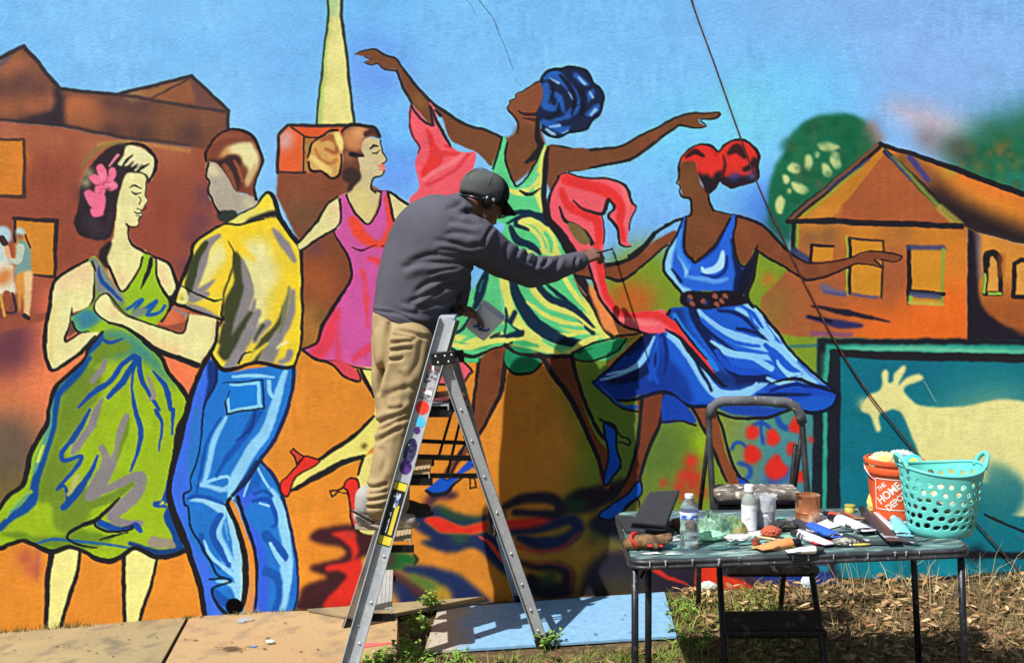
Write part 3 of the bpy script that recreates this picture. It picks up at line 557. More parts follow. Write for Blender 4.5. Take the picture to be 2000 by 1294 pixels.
    stroke('D','410,840 340,900 310,1020 270,1130 260,1200',[8,18,16,14,10],GREY,3); stroke('D','330,890 275,980 240,1100 210,1220 190,1260',[10,16,18,16,14],(58,66,36),3); stroke('D','380,1120 300,1190 250,1230 340,1210',[4,14,22,10],GREY,3); stroke('D','140,1220 180,1180 200,1250 160,1260',[8,12,10],(230,226,140),3)
    stroke('D','520,960 540,1050 560,1150 500,1300 480,1450 440,1560',[10,26,34,36,34,30],(62,68,40),4); stroke('D','560,1000 590,1120 600,1200 540,1400 520,1560',[6,18,22,22,18],GREY,4)
    stroke('E','620,40 560,140 500,240 450,290',[16,22,26,30],(60,66,40),5); stroke('E','660,30 600,160 540,280 470,370',[14,24,22,16],GREY,4); stroke('E','830,0 800,90 750,160 690,230 640,330',[8,12,14,18,16],(66,72,42),4); stroke('E','880,-100 860,60 780,200 720,330 700,350',[10,16,22,30,20],GREY,4); stroke('E','720,100 660,160 640,210',[14,18,10],GREY,4); stroke('E','690,120 640,200',[8,4],(70,76,44),3)
    stroke('E','840,220 800,240 780,260',[10,6,3],(236,226,150),3); stroke('E','860,290 840,330 800,345',[14,12,8],GREY,4); stroke('E','720,230 650,290 620,330',[4,10,8],(236,214,70),4); stroke('E','400,240 380,300 440,360',[10,14,8],(244,214,60),5); stroke('E','470,380 540,330 580,290',[16,12,4],GREY,3)
    stroke('D','760,800 830,900 890,1000',[6,20,8],GREY,4); stroke('D','860,1170 830,1300 800,1450',[4,12,4],(120,124,90),4); stroke('D','850,760 900,860 930,960',[10,12,10],(240,216,60),5,.8); stroke('D','640,1250 630,1300',[6,10],GREY,4); stroke('D','310,1280 400,1290 430,1330',[10,16,10],(240,206,60),4,.8); stroke('D','230,1290 300,1320 400,1370 440,1380',[14,18,14,8],GREY,4)
    fill('D','455,765 520,720 640,650 715,575 775,670 620,750 540,775',(230,224,110),1,2); spray('D','690,640 720,620',16,(244,214,50),.8); fill('D','580,760 640,715 780,680 790,720 700,730',(34,32,38),1,2); noclip()
    stroke('D','400,790 455,765 520,720 640,650 715,572 760,600 795,720 860,820 925,910 935,1000 940,1200 935,1500 890,1665',[5,5,4,5,6,9,10,10,9,7,6,6,6]); stroke('D','400,785 330,830 255,895 235,980 200,1080 130,1250 200,1290 330,1340 440,1372 430,1340 440,1280',[6,6,7,9,9,8,7,6,6,5,4]); stroke('D','455,768 540,775 620,750 700,735',[4,5,5,4]); stroke('D','470,880 510,960 480,1100 450,1200 440,1340',[2,4,5,5,4],(60,56,30),2,.8); stroke('D','180,1160 250,1200 370,1250 430,1245',[3,4,5,3])
    stroke('E','350,270 380,330 440,395 520,385 600,360 680,350 760,365 830,380 885,370',[8,8,9,8,7,7,7,7,7]); stroke('E','430,90 400,140 350,270',[5,6,7]); stroke('E','540,350 570,300 620,285',[6,4,2])
    part(w,'arm')
    q=fill('B','1190,690 1375,735 1360,880 1290,960 1250,1000 1100,960 960,900 850,810 770,760 680,745 640,715 600,670 602,615 650,568 690,575 730,640 790,690 900,730 1060,790 1150,805 1180,740',CREAM,1,1)
    setclip(q); spray('B','1000,900 1100,930 900,840',14,(236,190,140),.8); stroke('B','1370,760 1350,880 1290,970',[10,12,10],(200,190,130),6,.7); stroke('B','700,650 720,700',10,(238,206,160),5,.7); noclip()
    stroke('B','1190,685 1180,740 1150,810 1060,790 900,730 790,690 740,640 690,572 650,565 602,612 600,670 640,715 690,745',[4,5,5,4,4,5,6,4,4,4,4,4,4]); stroke('B','690,745 770,760 850,810 960,900 1040,940 1100,960 1250,1010',[5,6,8,12,11,10,12]); stroke('B','1375,740 1365,860 1330,930 1290,1000',[6,7,9,12]); stroke('B','1090,650 1180,690 1190,690',[5,5,5],GREY,2); stroke('B','700,590 730,640 800,700',[2,6,3],(110,110,60),3)
    part(w,'head')
    fill('D','345,380 430,400 470,480 520,560 600,590 640,600 650,640 520,700 415,695 380,640 350,590 358,560 345,490 340,440',(176,166,148),1,1); fill('D','350,385 345,440 380,470 420,460 400,410',(214,206,160),1,4); spray('D','590,620 600,640',9,(206,200,160),.7)
    fill('D','410,690 500,680 530,710 470,760 410,740',(46,54,50),1,1); stroke('D','350,385 335,470 355,500 345,560 370,600 385,650 415,700',[5,5,5,5,5,4,6])
    part(w,'hair')
    hr=fill('D','330,330 350,270 400,210 490,175 580,190 640,240 670,310 685,370 660,450 640,530 645,600 590,580 520,560 480,500 440,430 400,385 340,370',(126,66,46),1,1)
    setclip(hr); fill('D','430,330 470,280 560,255 620,260 660,330 660,400 630,470 600,530 580,500 600,430 560,380 540,340 470,330',(230,222,160),1,3); spray('D','460,310 440,340',9,(220,150,90),.8); fill('D','350,370 420,360 480,330 540,345 560,400 540,390 560,470 540,560 500,520 440,430',(58,38,40),1,3); stroke('D','450,400 480,450 520,540',[8,12,5],(140,76,54),3); stroke('D','510,370 545,430 560,500',[4,8,4],(150,84,60),3); stroke('D','640,400 610,470 590,530',[5,9,4],(190,150,100),4,.7); stroke('D','380,250 450,215 560,215',[8,10,8],(150,84,60),5,.7); noclip()
    stroke('D','335,370 330,320 355,265 400,210 490,172 580,188 640,235 672,310 688,370 662,455 640,540 650,610',[6,6,5,5,5,7,7,6,6,5,5,7])
    # ================================================= woman in the pink dress
    w='painted_woman_in_pink'
    part(w,'leg')
    fill('E','1330,370 1600,380 1560,640 1480,760 1330,940 1100,1040 870,1150 900,1080 1000,980 1150,890 1280,800 1380,700 1400,570',(232,224,118),1,1); stroke('E','1310,390 1340,460 1400,560',[7,8,8]); stroke('E','1390,690 1280,800 1150,890 1040,965',[6,8,9,8]); stroke('E','1330,940 1200,980 1050,1060 870,1160',[8,12,14,6]); spray('E','1330,870 1325,878',5,(120,100,40),.8)
    fill('E','1300,1000 1420,940 1500,1294 1480,1420 1310,1420 1280,1294',(230,222,124),1,1); stroke('E','1320,960 1290,1060',[7,5])
    part(w,'shoe')
    fill('E','800,1120 850,1060 910,1000 950,940 1000,945 1050,975 950,1040 890,1090 850,1190 815,1180',(226,50,42),1,1,1,4,(60,24,28)); fill('E','865,910 885,890 905,915 950,940 905,990 895,950',(206,70,56),0,1,1,3.5,(50,26,28))
    fill('E','1200,1130 1230,1085 1280,1085 1300,1130 1295,1240 1310,1380 1260,1380 1240,1250 1225,1160',(226,50,42),1,1,1,4,(60,24,28)); stroke('E','1200,1130 1160,1155 1115,1160 1130,1195 1150,1185 1160,1165 1225,1175',[4,4,4,4,4,3],(50,26,28),1.2,1,0)
    part(w,'arm')
    fill('D','1225,575 1160,600 1100,650 1030,750 920,880 935,930 1040,860 1140,800 1200,790 1240,640',(226,216,150),1,1); spray('D','1150,680 1170,720',10,(232,196,150),.7); stroke('D','1160,595 1100,650 1030,750 915,885',[4,5,6,5]); stroke('D','940,930 1040,860 1150,795',[5,6,5])
    fill('D','1420,570 1500,575 1618,640 1600,760 1530,745 1480,640',(226,216,150),1,1); stroke('D','1400,565 1500,572 1560,610 1640,660',[5,6,6,5]); stroke('D','1520,740 1580,760 1620,750',[5,5,4])
    part(w,'face')
    fill('D','1260,350 1310,290 1320,240 1370,222 1430,240 1445,300 1470,360 1450,390 1460,420 1440,465 1390,480 1370,540 1400,565 1430,590 1350,770 1240,620 1225,575 1260,530 1300,450',(206,190,140),1,1); spray('D','1400,420 1360,380',10,(206,196,150),.6); spray('D','1300,600 1340,680',20,(230,212,130),.8); spray('D','1285,350',7,(200,196,160),.8)
    stroke('D','1370,290 1395,272 1420,275',[3,5,3]); stroke('D','1385,315 1410,318 1430,300',[2,4,2]); stroke('D','1425,400 1450,400 1455,420 1430,425',[6,6,6,4],(232,120,110),2); stroke('D','1435,240 1445,300 1470,360 1445,385',[3,3,3,3]); stroke('D','1460,430 1440,465 1395,478 1372,540 1400,570',[3,4,4,4,4])
    part(w,'hair')
    fill('D','1190,190 1250,145 1330,150 1400,165 1435,220 1370,220 1325,240 1310,290 1330,340 1290,350 1300,440 1250,560 1240,480 1180,440 1190,330 1180,240',(104,62,46),1,1); fill('D','1200,190 1300,155 1370,180 1320,230 1310,300 1230,300 1200,250',(196,128,80),1,4); spray('D','1290,190',14,(226,166,110),.7); stroke('D','1340,200 1400,180 1425,215',[10,12,6],(70,44,40),3); spray('D','1230,350 1210,340',10,(150,96,70),.8); stroke('D','1250,330 1320,340',[10,5],INK,2); stroke('D','1240,460 1270,470 1230,560',[30,24,5],(60,42,40),4)
    fill('D','975,340 1000,260 1060,220 1100,185 1150,180 1190,230 1195,330 1180,440 1120,475 1070,430 1000,430',(214,164,90),1,1); stroke('D','1060,240 1110,220 1160,260 1150,320 1090,300',[6,14,12,10,6],(166,96,56),4); stroke('D','1020,300 1060,370 1120,390 1160,360',[5,8,8,4],(190,120,60),4); stroke('D','1000,350 1060,400 1120,440',[8,14,8],(236,206,120),4); fill('D','1140,200 1170,190 1200,260 1185,310 1150,250',(238,220,130),1,2); stroke('D','975,345 1000,260 1060,215 1110,180 1160,178',[5,5,5,6,6]); stroke('D','980,380 1000,435 1070,440 1120,478 1175,450 1185,330',[6,6,5,5,5,4]); stroke('D','1190,185 1250,140 1330,150 1400,162 1430,220',[5,7,7,6,4])
    part(w,'dress')
    ds=fill('P','662,388 676,380 690,410 718,438 735,420 745,378 758,378 772,430 800,470 800,640 790,730 740,720 700,715 660,704 620,698 592,682 618,668 628,640 650,600 682,548 680,500 665,470 652,452 664,440',(206,88,158),1,1)
    setclip(ds); stroke('P','690,430 700,450 720,470 745,475 765,450',[18,24,20,14,18],(236,74,52),5); stroke('P','758,390 765,430 770,480 758,530',[16,18,22,18],(236,70,60),5); stroke('P','745,400 740,440 730,450',[10,12,6],(210,90,170),5); stroke('P','720,505 745,515 760,540',[8,14,16],(232,66,70),5); stroke('P','708,530 715,580 718,640',[8,12,4],(234,66,56),5); stroke('P','655,610 640,660 620,690',[20,28,30],(226,62,84),8); stroke('P','690,700 720,680 760,668',[12,16,10],(226,66,100),5); stroke('P','640,600 655,640 660,700',[6,10,14],(220,66,96),7,.8); spray('P','710,560 730,620 690,640',24,(208,84,170),.5); noclip()
    stroke('P','662,388 666,430 652,452 665,475 682,505 684,545 650,600 628,640 618,668 590,682',[5,5,4,5,6,6,8,8,6,5]); stroke('P','676,380 690,410 718,437 738,410 745,378',[5,5,5,5,4]); stroke('P','758,378 770,430 790,465',[5,6,5]); stroke('P','688,482 708,488 735,478',[2,5,2],(90,30,40)); stroke('P','745,480 765,482',[3,4],(90,30,40)); stroke('P','592,684 620,702 660,706 700,718 740,724',[6,7,5,4,3])
    fill('P','632,704 668,704 690,716 704,738 702,742 675,736 655,714',(214,70,84),1,1); stroke('P','630,702 655,716 675,736 704,743 698,722',[5,6,6,5,4])
    # flying hem on the far side of the ladder
    fill('P','850,700 880,690 920,720 915,730 900,752 880,752 850,745',(238,92,112),1,2,1,5)
    # ================================================= dancer in the light green dress
    w='painted_dancer_in_light_green'; BR=(118,72,44)
    part(w,'leg')
    q=fill('P','940,690 1000,670 992,690 984,740 978,765 955,815 938,850 915,880 895,905 880,930 865,925 890,890 908,865 920,820 926,760 930,710',(120,66,38),1,1); stroke('P','936,700 928,760 921,820 908,865 888,895',[7,7,7,6,5]); stroke('P','988,690 984,740 978,768 955,815 935,850',[9,11,9,7,5]); stroke('P','905,875 880,925',[4,4]); spray('P','970,690 975,730',10,(96,50,32),.6)
    fill('P','1040,670 1120,670 1125,720 1140,790 1165,850 1185,880 1195,910 1188,955 1175,945 1165,900 1140,840 1110,780 1075,730',(116,62,36),1,1); stroke('P','1055,690 1080,730 1115,780 1145,840 1170,900 1180,940',[9,10,11,10,8,6]); stroke('P','1115,690 1130,750 1150,800 1175,850 1205,870',[9,8,8,8,4])
    part(w,'shoe')
    SB=(20,82,190)
    fill('I','590,1150 640,1110 690,1070 720,1085 760,1060 820,1000 870,955 890,960 885,1010 820,1050 760,1110 720,1165 620,1180',SB,1,1); stroke('I','588,1160 640,1185 720,1172 770,1110 840,1060 880,1080',[5,9,8,5,4,4],(26,30,44)); stroke('I','840,1062 865,1080 865,1145 905,1138 890,1060',[3,4,4,4,4],(60,44,24),1.2,1,0); stroke('I','700,1085 730,1090 750,1070',[3,3],(30,40,60))
    fill('M','580,250 650,270 665,400 690,500 660,560 590,640 580,600 600,520 610,440',SB,1,1,1,5,(24,30,44)); stroke('M','560,220 640,275 690,330 740,350 740,385 690,370 660,380',[6,5,4,4,4,4,4])
    part(w,'arm')
    q=fill('G','135,340 190,320 260,315 320,345 400,370 440,430 520,540 620,640 700,710 860,790 980,820 1070,870 1040,960 1000,1050 920,970 820,920 740,880 690,750 640,680 610,650 635,790 560,730 500,660 440,520 405,445 330,440 285,405 240,405 195,395 240,370 190,355',BR,1,1)
    stroke('G','140,345 190,320 265,314 330,350 400,372 440,430 520,540 620,645 720,715 860,795 980,825 1070,872',[2,3,4,5,4,5,6,7,7,7,6,5],(44,38,44)); stroke('G','405,450 440,540 500,660',[5,6,5],(44,38,44)); stroke('G','195,395 240,410 285,405 330,440 405,450',[2,3,3,4,4],(60,40,36)); stroke('G','200,360 240,375',3,(70,40,36)); spray('G','560,660 540,620',10,(140,104,56),.6)
    q=fill('K','230,600 320,605 420,630 560,620 690,600 800,540 920,480 1030,420 1140,390 1300,388 1310,405 1270,430 1190,425 1190,450 1225,478 1150,480 1060,465 1000,500 860,600 740,680 560,720 360,755 300,800 240,860 210,760',BR,1,1); stroke('K','225,600 320,605 420,632 560,620 690,600 800,540 920,480 1030,418 1140,390 1220,395 1300,388 1312,405 1270,432 1195,428',[5,5,6,6,5,5,5,5,4,3,4,5,4,3],(40,34,38)); stroke('K','1195,440 1225,478 1150,482 1060,466 1000,505 860,605 740,685 560,725 360,758',[3,3,4,5,6,7,7,6,5],(40,34,38)); spray('K','900,540 820,590',9,(140,72,50),.7)
    part(w,'face')
    q=fill('G','1300,510 1240,550 1200,580 1160,595 1150,625 1115,640 1120,660 1105,690 1150,740 1170,780 1165,840 1130,880 1080,880 1085,980 1130,1130 1240,1010 1300,930 1290,760 1330,700 1330,600',(136,78,50),1,1)
    fill('G','1170,790 1280,800 1300,930 1240,1010 1130,1135 1080,980 1085,890 1140,880',BR,1,5); stroke('G','1320,505 1240,550 1195,580 1160,592 1152,625 1118,640 1122,660 1106,690 1150,745 1170,785 1165,845 1130,885 1080,872',[3,3,3,3,3,3,3,4,5,5,5,5,4],(56,34,34)); stroke('G','1175,700 1210,720 1290,722',[3,6,7],(56,34,34)); stroke('G','1200,745 1280,755',[3,8],(70,40,32)); stroke('G','1300,740 1290,860 1310,920 1270,990 1230,1020',[8,12,16,14,5],(34,30,34),2); fill('G','1360,925 1470,940 1618,950 1618,1065 1480,1080 1420,1130 1370,1200 1350,1050',BR,1,1)
    fill('G','1085,890 1180,830 1290,800 1350,930 1320,990 1270,1060 1190,1120 1130,1145 1085,980',BR,1,2); stroke('G','1300,740 1290,860 1315,930 1270,990 1220,1030',[8,12,16,14,5],(34,30,34),2)
    part(w,'hair')
    hq=fill('K','180,190 210,140 260,115 320,110 360,98 430,110 480,140 510,200 550,235 575,280 565,330 555,390 500,440 470,490 410,505 350,515 290,540 230,530 190,500 180,440 150,400 185,330 195,260',(22,34,66),1,1); setclip(hq)
    for s,wd in (('210,170 270,150 330,200 390,260 420,330',[8,22,14,16,6]),('210,220 205,290 220,350 280,360 300,290',[14,24,18,10,5]),('250,260 300,300 330,380',[6,12,5]),('400,150 450,190 480,210',[10,12,4]),('470,300 500,270 510,250',[16,14,6]),('200,450 260,470 320,500 360,480',[10,16,14,5]),('350,420 400,380 430,350',[8,10,4]),('480,400 530,360 545,340',[8,14,6]),('270,440 330,420 370,370',[5,8,5])):
        stroke('K',s,wd,(38,96,184),4,.95)
    for s,wd in (('420,165 460,205',[4,6]),('500,400 530,370',[5,7]),('220,500 260,525',[6,8]),('240,480 300,470',[3,5]),('240,170 290,200',[2,5]),('490,260 510,290',[3,5]),('360,260 385,300',[2,5]),('320,520 350,505',[3,4])):
        stroke('K',s,wd,(150,200,240),2.5,.9)
    for s,wd in (('300,150 360,220 400,300 380,400',[5,10,10,4]),('240,180 260,260 230,330',[3,6,3]),('420,230 460,300 440,400',[6,12,8]),('300,330 280,400 220,430',[4,8,5])):
        stroke('K',s,wd,(14,20,40),3,.9)
    noclip()
    stroke('K','180,190 210,140 260,115 320,110 360,98 430,108 480,138 510,198 550,233 577,280 567,330 557,390 502,442 472,492 410,508 350,517 290,542 230,532 188,500',6,(20,26,46))
    part(w,'scarf')
    SC=(238,92,104)
    q=fill('P','803,207 845,245 838,200 850,215 862,255 880,285 905,297 925,296 930,305 924,330 912,345 880,400 820,410 800,390 818,368 816,350 810,320 815,300 818,285 805,265 800,240',SC,1,1); setclip(q)
    stroke('P','835,255 845,285 850,310 835,335 828,340',[6,14,30,24,14],(226,54,54),4); stroke('P','850,300 880,300 900,300',[14,10,6],(222,60,64),4); stroke('P','828,350 850,335 880,320 905,300',[8,9,9,8],(244,120,126),3); stroke('P','835,360 860,350 890,330 915,300',[8,6,6,5],(224,62,72),3); stroke('P','870,285 890,290',[5,4],(214,50,54),3); noclip()
    stroke('P','803,207 800,240 806,265 818,285 815,300',[5,5,5,5,2],(110,44,56),1.6); stroke('P','803,207 820,230 846,244 838,205 862,255 880,285',[4,5,6,4,7,5],(44,34,40)); stroke('P','850,215 860,225',[5,7],(44,34,40))
    sc=fill('P','1088,345 1104,337 1140,346 1190,350 1222,365 1232,395 1240,405 1230,430 1228,450 1225,470 1232,478 1225,482 1210,475 1206,450 1195,430 1188,420 1200,408 1190,390 1180,405 1178,415 1176,440 1180,480 1172,520 1178,540 1182,575 1200,605 1230,620 1290,605 1318,625 1340,660 1370,690 1395,725 1380,715 1340,672 1310,645 1265,648 1215,632 1185,600 1165,560 1150,510 1120,490 1080,440 1070,410 1075,380',SC,1,1); setclip(sc)
    stroke('P','1105,350 1150,362 1195,380 1215,410 1210,430 1218,470',[22,22,22,20,14,8],(230,52,52),4); stroke('P','1098,370 1110,400 1140,415 1165,430 1170,460 1165,490',[10,18,20,18,16,14],(228,52,52),4); stroke('P','1160,500 1170,540 1190,585 1215,612 1270,615 1310,630 1345,665 1390,715',[12,16,18,20,18,18,16,10],(232,54,54),4); stroke('P','1215,360 1225,400 1220,440',[8,10,6],(242,120,120),4,.7); stroke('P','1200,622 1240,628 1280,630',[8,14,5],(244,112,112),3); noclip()
    stroke('P','1090,345 1104,337 1140,346 1190,350 1222,363 1233,395 1241,405 1232,430 1229,450',[4,3,4,5,6,5,4,4,3],(50,36,42)); stroke('P','1232,480 1222,482 1210,475 1206,450 1195,432 1188,420 1200,405 1190,388',[3,4,5,6,6,6,6,4],(40,34,40)); stroke('P','1120,390 1135,405 1150,412 1178,416 1188,390',[3,5,6,7,9],(40,34,40)); stroke('P','1092,405 1103,430 1125,440 1145,455 1158,478',[4,7,7,8,9],(40,34,40)); fill('P','1110,435 1135,443 1152,470 1140,478 1120,460',(120,100,60),1,1.5); stroke('P','1090,345 1075,380 1070,410 1082,445 1120,490 1140,505',[6,6,7,8,9,8],(40,34,40)); stroke('P','1176,420 1180,460 1178,475',[3,4,3],(90,40,50)); stroke('P','1160,545 1180,595 1215,632 1260,648',[5,6,6,5],(40,30,36)); 
    part(w,'dress')
    GN=(92,206,132); YL=(222,226,110); DG=(12,44,66)
    dr=fill('P','980,268 990,275 986,310 1000,350 1012,362 1040,330 1060,285 1070,288 1062,340 1064,400 1075,430 1100,460 1120,500 1140,560 1160,590 1180,640 1215,672 1250,660 1222,690 1190,705 1140,700 1120,692 1105,690 1060,690 1000,672 960,680 935,700 900,695 870,690 880,640 900,600 940,540 970,480 985,440 960,420 960,330 972,300',GN,1,1); setclip(dr)
    stroke('P','1066,290 1058,330 1050,370 1060,410',[12,18,14,10],YL,4); stroke('P','990,370 1020,375 1050,350',[6,14,8],YL,3); stroke('P','1000,355 1030,362 1050,340',[8,10,6],(110,216,150),3); stroke('P','1010,440 1040,430 1065,450 1080,480 1090,520',[10,16,20,22,18],YL,4); stroke('P','1075,470 1080,490',[14,10],GN,4); stroke('P','1030,490 1060,490 1090,500 1110,530',[5,12,14,8],(200,226,120),3); stroke('P','960,600 985,560 990,640',[10,14,12],GN,4)
    stroke('P','985,530 990,570 1000,610 1030,650 1080,672',[14,16,18,20,14],YL,4); stroke('P','1035,545 1060,580 1100,600 1150,620 1175,640 1190,660',[10,14,10,12,18,20],YL,4); stroke('P','1050,590 1090,630 1120,645 1160,650',[6,8,10,8],YL,3); stroke('P','1130,545 1150,590 1175,640',[10,14,12],YL,4); stroke('P','880,655 920,665 960,660 990,655 1020,665 1060,680 1110,690 1160,665',[12,16,18,14,16,14,12,14],YL,4); stroke('P','900,670 935,680 960,672',[6,8,6],(60,170,100),3); stroke('P','1020,672 1050,676',[8,6],(60,180,110),3); stroke('P','1060,610 1100,625 1140,630',[12,22,10],GN,4)
    stroke('P','990,435 1030,420 1070,425 1085,445',[5,10,12,8],DG,2); stroke('P','1015,430 1005,440 1035,450',[4,5,4],DG,2); stroke('P','1000,445 1010,470 1040,480 1055,495',[6,12,10,6],DG,3); stroke('P','950,525 940,570 928,600',[14,16,10],DG,3); stroke('P','925,610 905,640 890,650',[5,8,6],DG,2.5); stroke('P','1000,540 1010,580 1040,625 1085,655 1130,668',[10,16,22,22,14],DG,3); stroke('P','1005,610 990,650 1020,648',[10,12,10],DG,3); stroke('P','1045,550 1080,585 1120,605 1150,640 1160,655',[10,12,16,14,5],DG,3); stroke('P','1065,548 1090,575 1125,600',[5,9,6],DG,3); stroke('P','975,650 960,660 1000,655',[4,8,6],DG,3)
    stroke('P','985,540 980,580 985,610',[4,6,4],(120,220,160),3); noclip()
    setclip(dr)
    stroke('L','20,290 110,370 240,470 400,530 520,610 630,680',[6,12,14,12,14,8],YL,2.5); stroke('L','330,300 400,400 500,520 570,600 640,680',[10,10,10,12,6],YL,2.5); stroke('L','60,310 120,430 230,540 330,590 440,610',[10,16,18,16,8],GN,3); stroke('L','130,560 230,640 340,660 440,640',[5,8,9,5],YL,2.5)
    stroke('L','0,300 30,430 120,580 250,675 380,712 490,688',[10,15,18,18,13,4],DG,2); stroke('L','140,325 240,430 370,480 460,550 520,612',[9,12,14,10,3],DG,2); stroke('L','225,322 320,420 375,475',[5,6,4],DG,1.6); stroke('L','240,330 310,390',[6,4],GN,2)
    stroke('L','-60,690 60,690 170,690 260,735 340,785 450,700 570,668',[10,10,9,10,8,9,6],YL,2.5); stroke('L','-30,720 60,705 130,725',[6,8,4],(70,186,112),2.5); stroke('L','200,690 280,740 330,775',[6,8,4],GN,2.5)
    stroke('H','1180,430 1260,425 1330,470 1380,560 1410,650',[8,14,18,18,10],YL,2.5); stroke('H','1340,500 1375,560 1385,620',[7,10,5],GN,2.5); stroke('H','1210,450 1260,480 1310,540 1340,620',[5,9,9,5],YL,2.5); stroke('H','1120,460 1160,530 1240,580 1300,620',[8,13,12,5],DG,2.2); stroke('H','1070,400 1130,375 1230,372 1320,410 1360,450',[4,8,12,13,9],DG,2); stroke('H','1200,400 1150,440 1240,480',[4,6,4],DG,1.8)
    stroke('H','1060,720 1085,840 1110,960 1080,1060',[8,14,12,6],YL,2.5); stroke('H','1130,760 1170,880 1230,1000 1340,1110 1470,1170',[8,13,17,18,10],DG,2.2); stroke('H','960,740 930,840 900,920',[10,14,7],DG,2.2); stroke('H','950,800 925,870',[2,3],(40,110,120),2); stroke('H','1095,980 1110,1080 1200,1140 1100,1150 1000,1160',[4,9,8,8,4],DG,2); fill('H','1105,1060 1160,1115 1090,1140',GN,0,1.5)
    stroke('H','1230,940 1330,1010 1450,1060 1580,1080',[5,9,9,5],YL,2.5); stroke('H','740,1200 860,1220 980,1190 1080,1170',[8,12,12,8],YL,2.5); stroke('H','820,1180 900,1150 960,1130',[4,9,5],GN,2.5)
    noclip()
    stroke('P','990,278 986,310 1000,350 1012,362 1040,330 1060,285',[5,5,5,5,5,4]); stroke('P','980,268 972,300 962,330',[4,5,5]); stroke('P','1070,288 1064,330 1063,400 1072,430 1100,465 1125,510',[7,11,11,14,20,20],(30,28,34),2); stroke('P','1015,372 1035,380 1055,368',[4,8,3]); stroke('P','1115,500 1140,560 1160,590 1180,635 1200,660',[16,20,18,14,6],(36,30,34),2); stroke('P','1120,545 1145,575',[2,3],(150,110,90),2)
    fill('P','1120,690 1160,672 1225,660 1205,685 1170,700 1145,705 1125,700',(38,154,96),1,1); stroke('P','1118,690 1160,670 1222,658 1205,686 1170,702 1145,706 1125,702',[7,5,4,4,5,4,4]); stroke('P','1130,690 1155,680',[4,2],(20,70,50),2)
    fill('P','985,690 1000,675 1040,685 1058,710 1040,725 1010,730 990,715',(30,140,92),1,1); stroke('P','985,712 1005,728 1040,726 1058,710',[5,6,5,5]); fill('P','870,680 900,685 932,698 930,708 890,702 870,695',(70,190,120),1,1); stroke('P','868,672 900,690 930,695 960,682 1000,668',[5,8,8,5,5]); stroke('P','985,672 1010,688 1060,696 1118,696',[9,6,9,7])
    fill('P','1150,560 1165,565 1185,600 1215,630 1255,648 1222,660 1205,655 1180,640 1165,605',(236,140,76),1,2); fill('P','1245,655 1258,652 1230,685 1200,715 1185,712 1215,685',(226,142,62),1,2); stroke('P','1205,656 1230,654 1256,650',[5,4,3])
    # ================================================= dancer in the blue dress
    w='painted_dancer_in_blue'; BR2=(126,70,42)
    part(w,'leg')
    fill('P','1250,760 1298,765 1290,820 1270,870 1255,920 1250,945 1205,980 1210,965 1235,900 1245,840',(116,58,34),1,1); stroke('P','1255,765 1248,840 1240,890 1225,935 1195,975',[7,8,8,7,6]); stroke('P','1298,768 1290,825 1270,870 1252,925 1250,940',[6,8,8,7,5])
    fill('P','1345,788 1390,790 1405,830 1420,890 1440,930 1440,945 1418,940 1400,890 1375,840',(136,72,42),1,1); stroke('P','1348,792 1380,845 1400,895 1418,940',[6,7,7,5]); stroke('P','1393,790 1412,840 1428,900 1445,930',[5,6,6,7])
    part(w,'shoe')
    fill('P','1170,1005 1195,985 1210,975 1225,965 1245,940 1253,945 1252,965 1235,980 1215,1000 1190,1015',(22,86,190),1,1,1,5,(24,30,44)); stroke('P','1215,1005 1225,985 1245,975 1250,995',[4,4,4,3]); fill('P','1440,930 1462,942 1445,948',(24,70,180),0,1); stroke('P','1440,928 1464,942',[5,3])
    part(w,'arm')
    q=fill('L','1030,0 940,40 880,80 800,140 700,200 570,220 420,240 400,275 480,300 600,300 690,310 780,260 900,160 980,90 1040,60',BR2,1,1); spray('L','860,130 900,100',10,(150,80,50),.7)
    stroke('K','1120,1045 1020,1080 900,1150 840,1220 740,1294',[5,6,8,8,7]); stroke('L','900,30 800,140 700,200 560,225',[6,8,9,9]); stroke('L','400,285 480,300 600,300 690,315 780,260 900,160 985,90',[5,6,6,8,6,5,5])
    q=fill('O','440,560 560,590 650,650 740,750 830,820 900,850 1000,850 1150,825 1240,790 1330,782 1400,790 1490,810 1480,830 1370,845 1320,835 1365,885 1300,865 1200,860 1100,905 920,960 850,935 700,850 570,770 540,830 480,860 430,760',BR2,1,1); spray('O','480,620 520,680',16,(140,78,44),.7); spray('O','700,780 850,890 1000,890',10,(150,84,54),.6)
    stroke('O','300,520 400,545 560,585 650,650 740,750 830,815 900,852 1000,850 1150,825 1240,788 1330,780 1400,790 1490,808 1480,835 1430,845 1360,830',[5,5,6,6,6,5,4,4,4,3,4,4,4,3,3,3]); stroke('O','1320,835 1365,885 1300,865 1200,860 1100,905 920,962 850,935 700,850 570,770',[4,3,3,4,5,6,5,5,5])
    part(w,'head')
    q=fill('O','85,250 100,210 180,210 210,300 230,370 270,400 275,450 300,520 400,545 430,580 420,640 330,740 200,830 110,770 120,620 150,555 165,500 160,450 110,440 95,380 80,345 75,330',(114,68,40),1,1); spray('O','150,300 170,380',16,(124,80,46),.7); spray('O','200,600 280,620',20,(134,76,46),.6)
    stroke('O','85,250 82,310 68,345 85,360 90,385 85,395 105,435 155,448 168,500 160,550 100,575 0,610',[4,4,3,3,3,3,4,5,5,5,5,5]); stroke('O','270,400 275,460 300,520',[5,5,5])
    part(w,'hair')
    hq=fill('O','85,220 110,170 170,120 230,108 290,120 330,150 370,110 430,80 500,85 560,130 585,180 575,240 580,310 540,340 470,355 420,370 370,345 345,330 310,380 280,410 250,400 230,340 200,280 185,220 110,210',(224,50,42),1,1); setclip(hq)
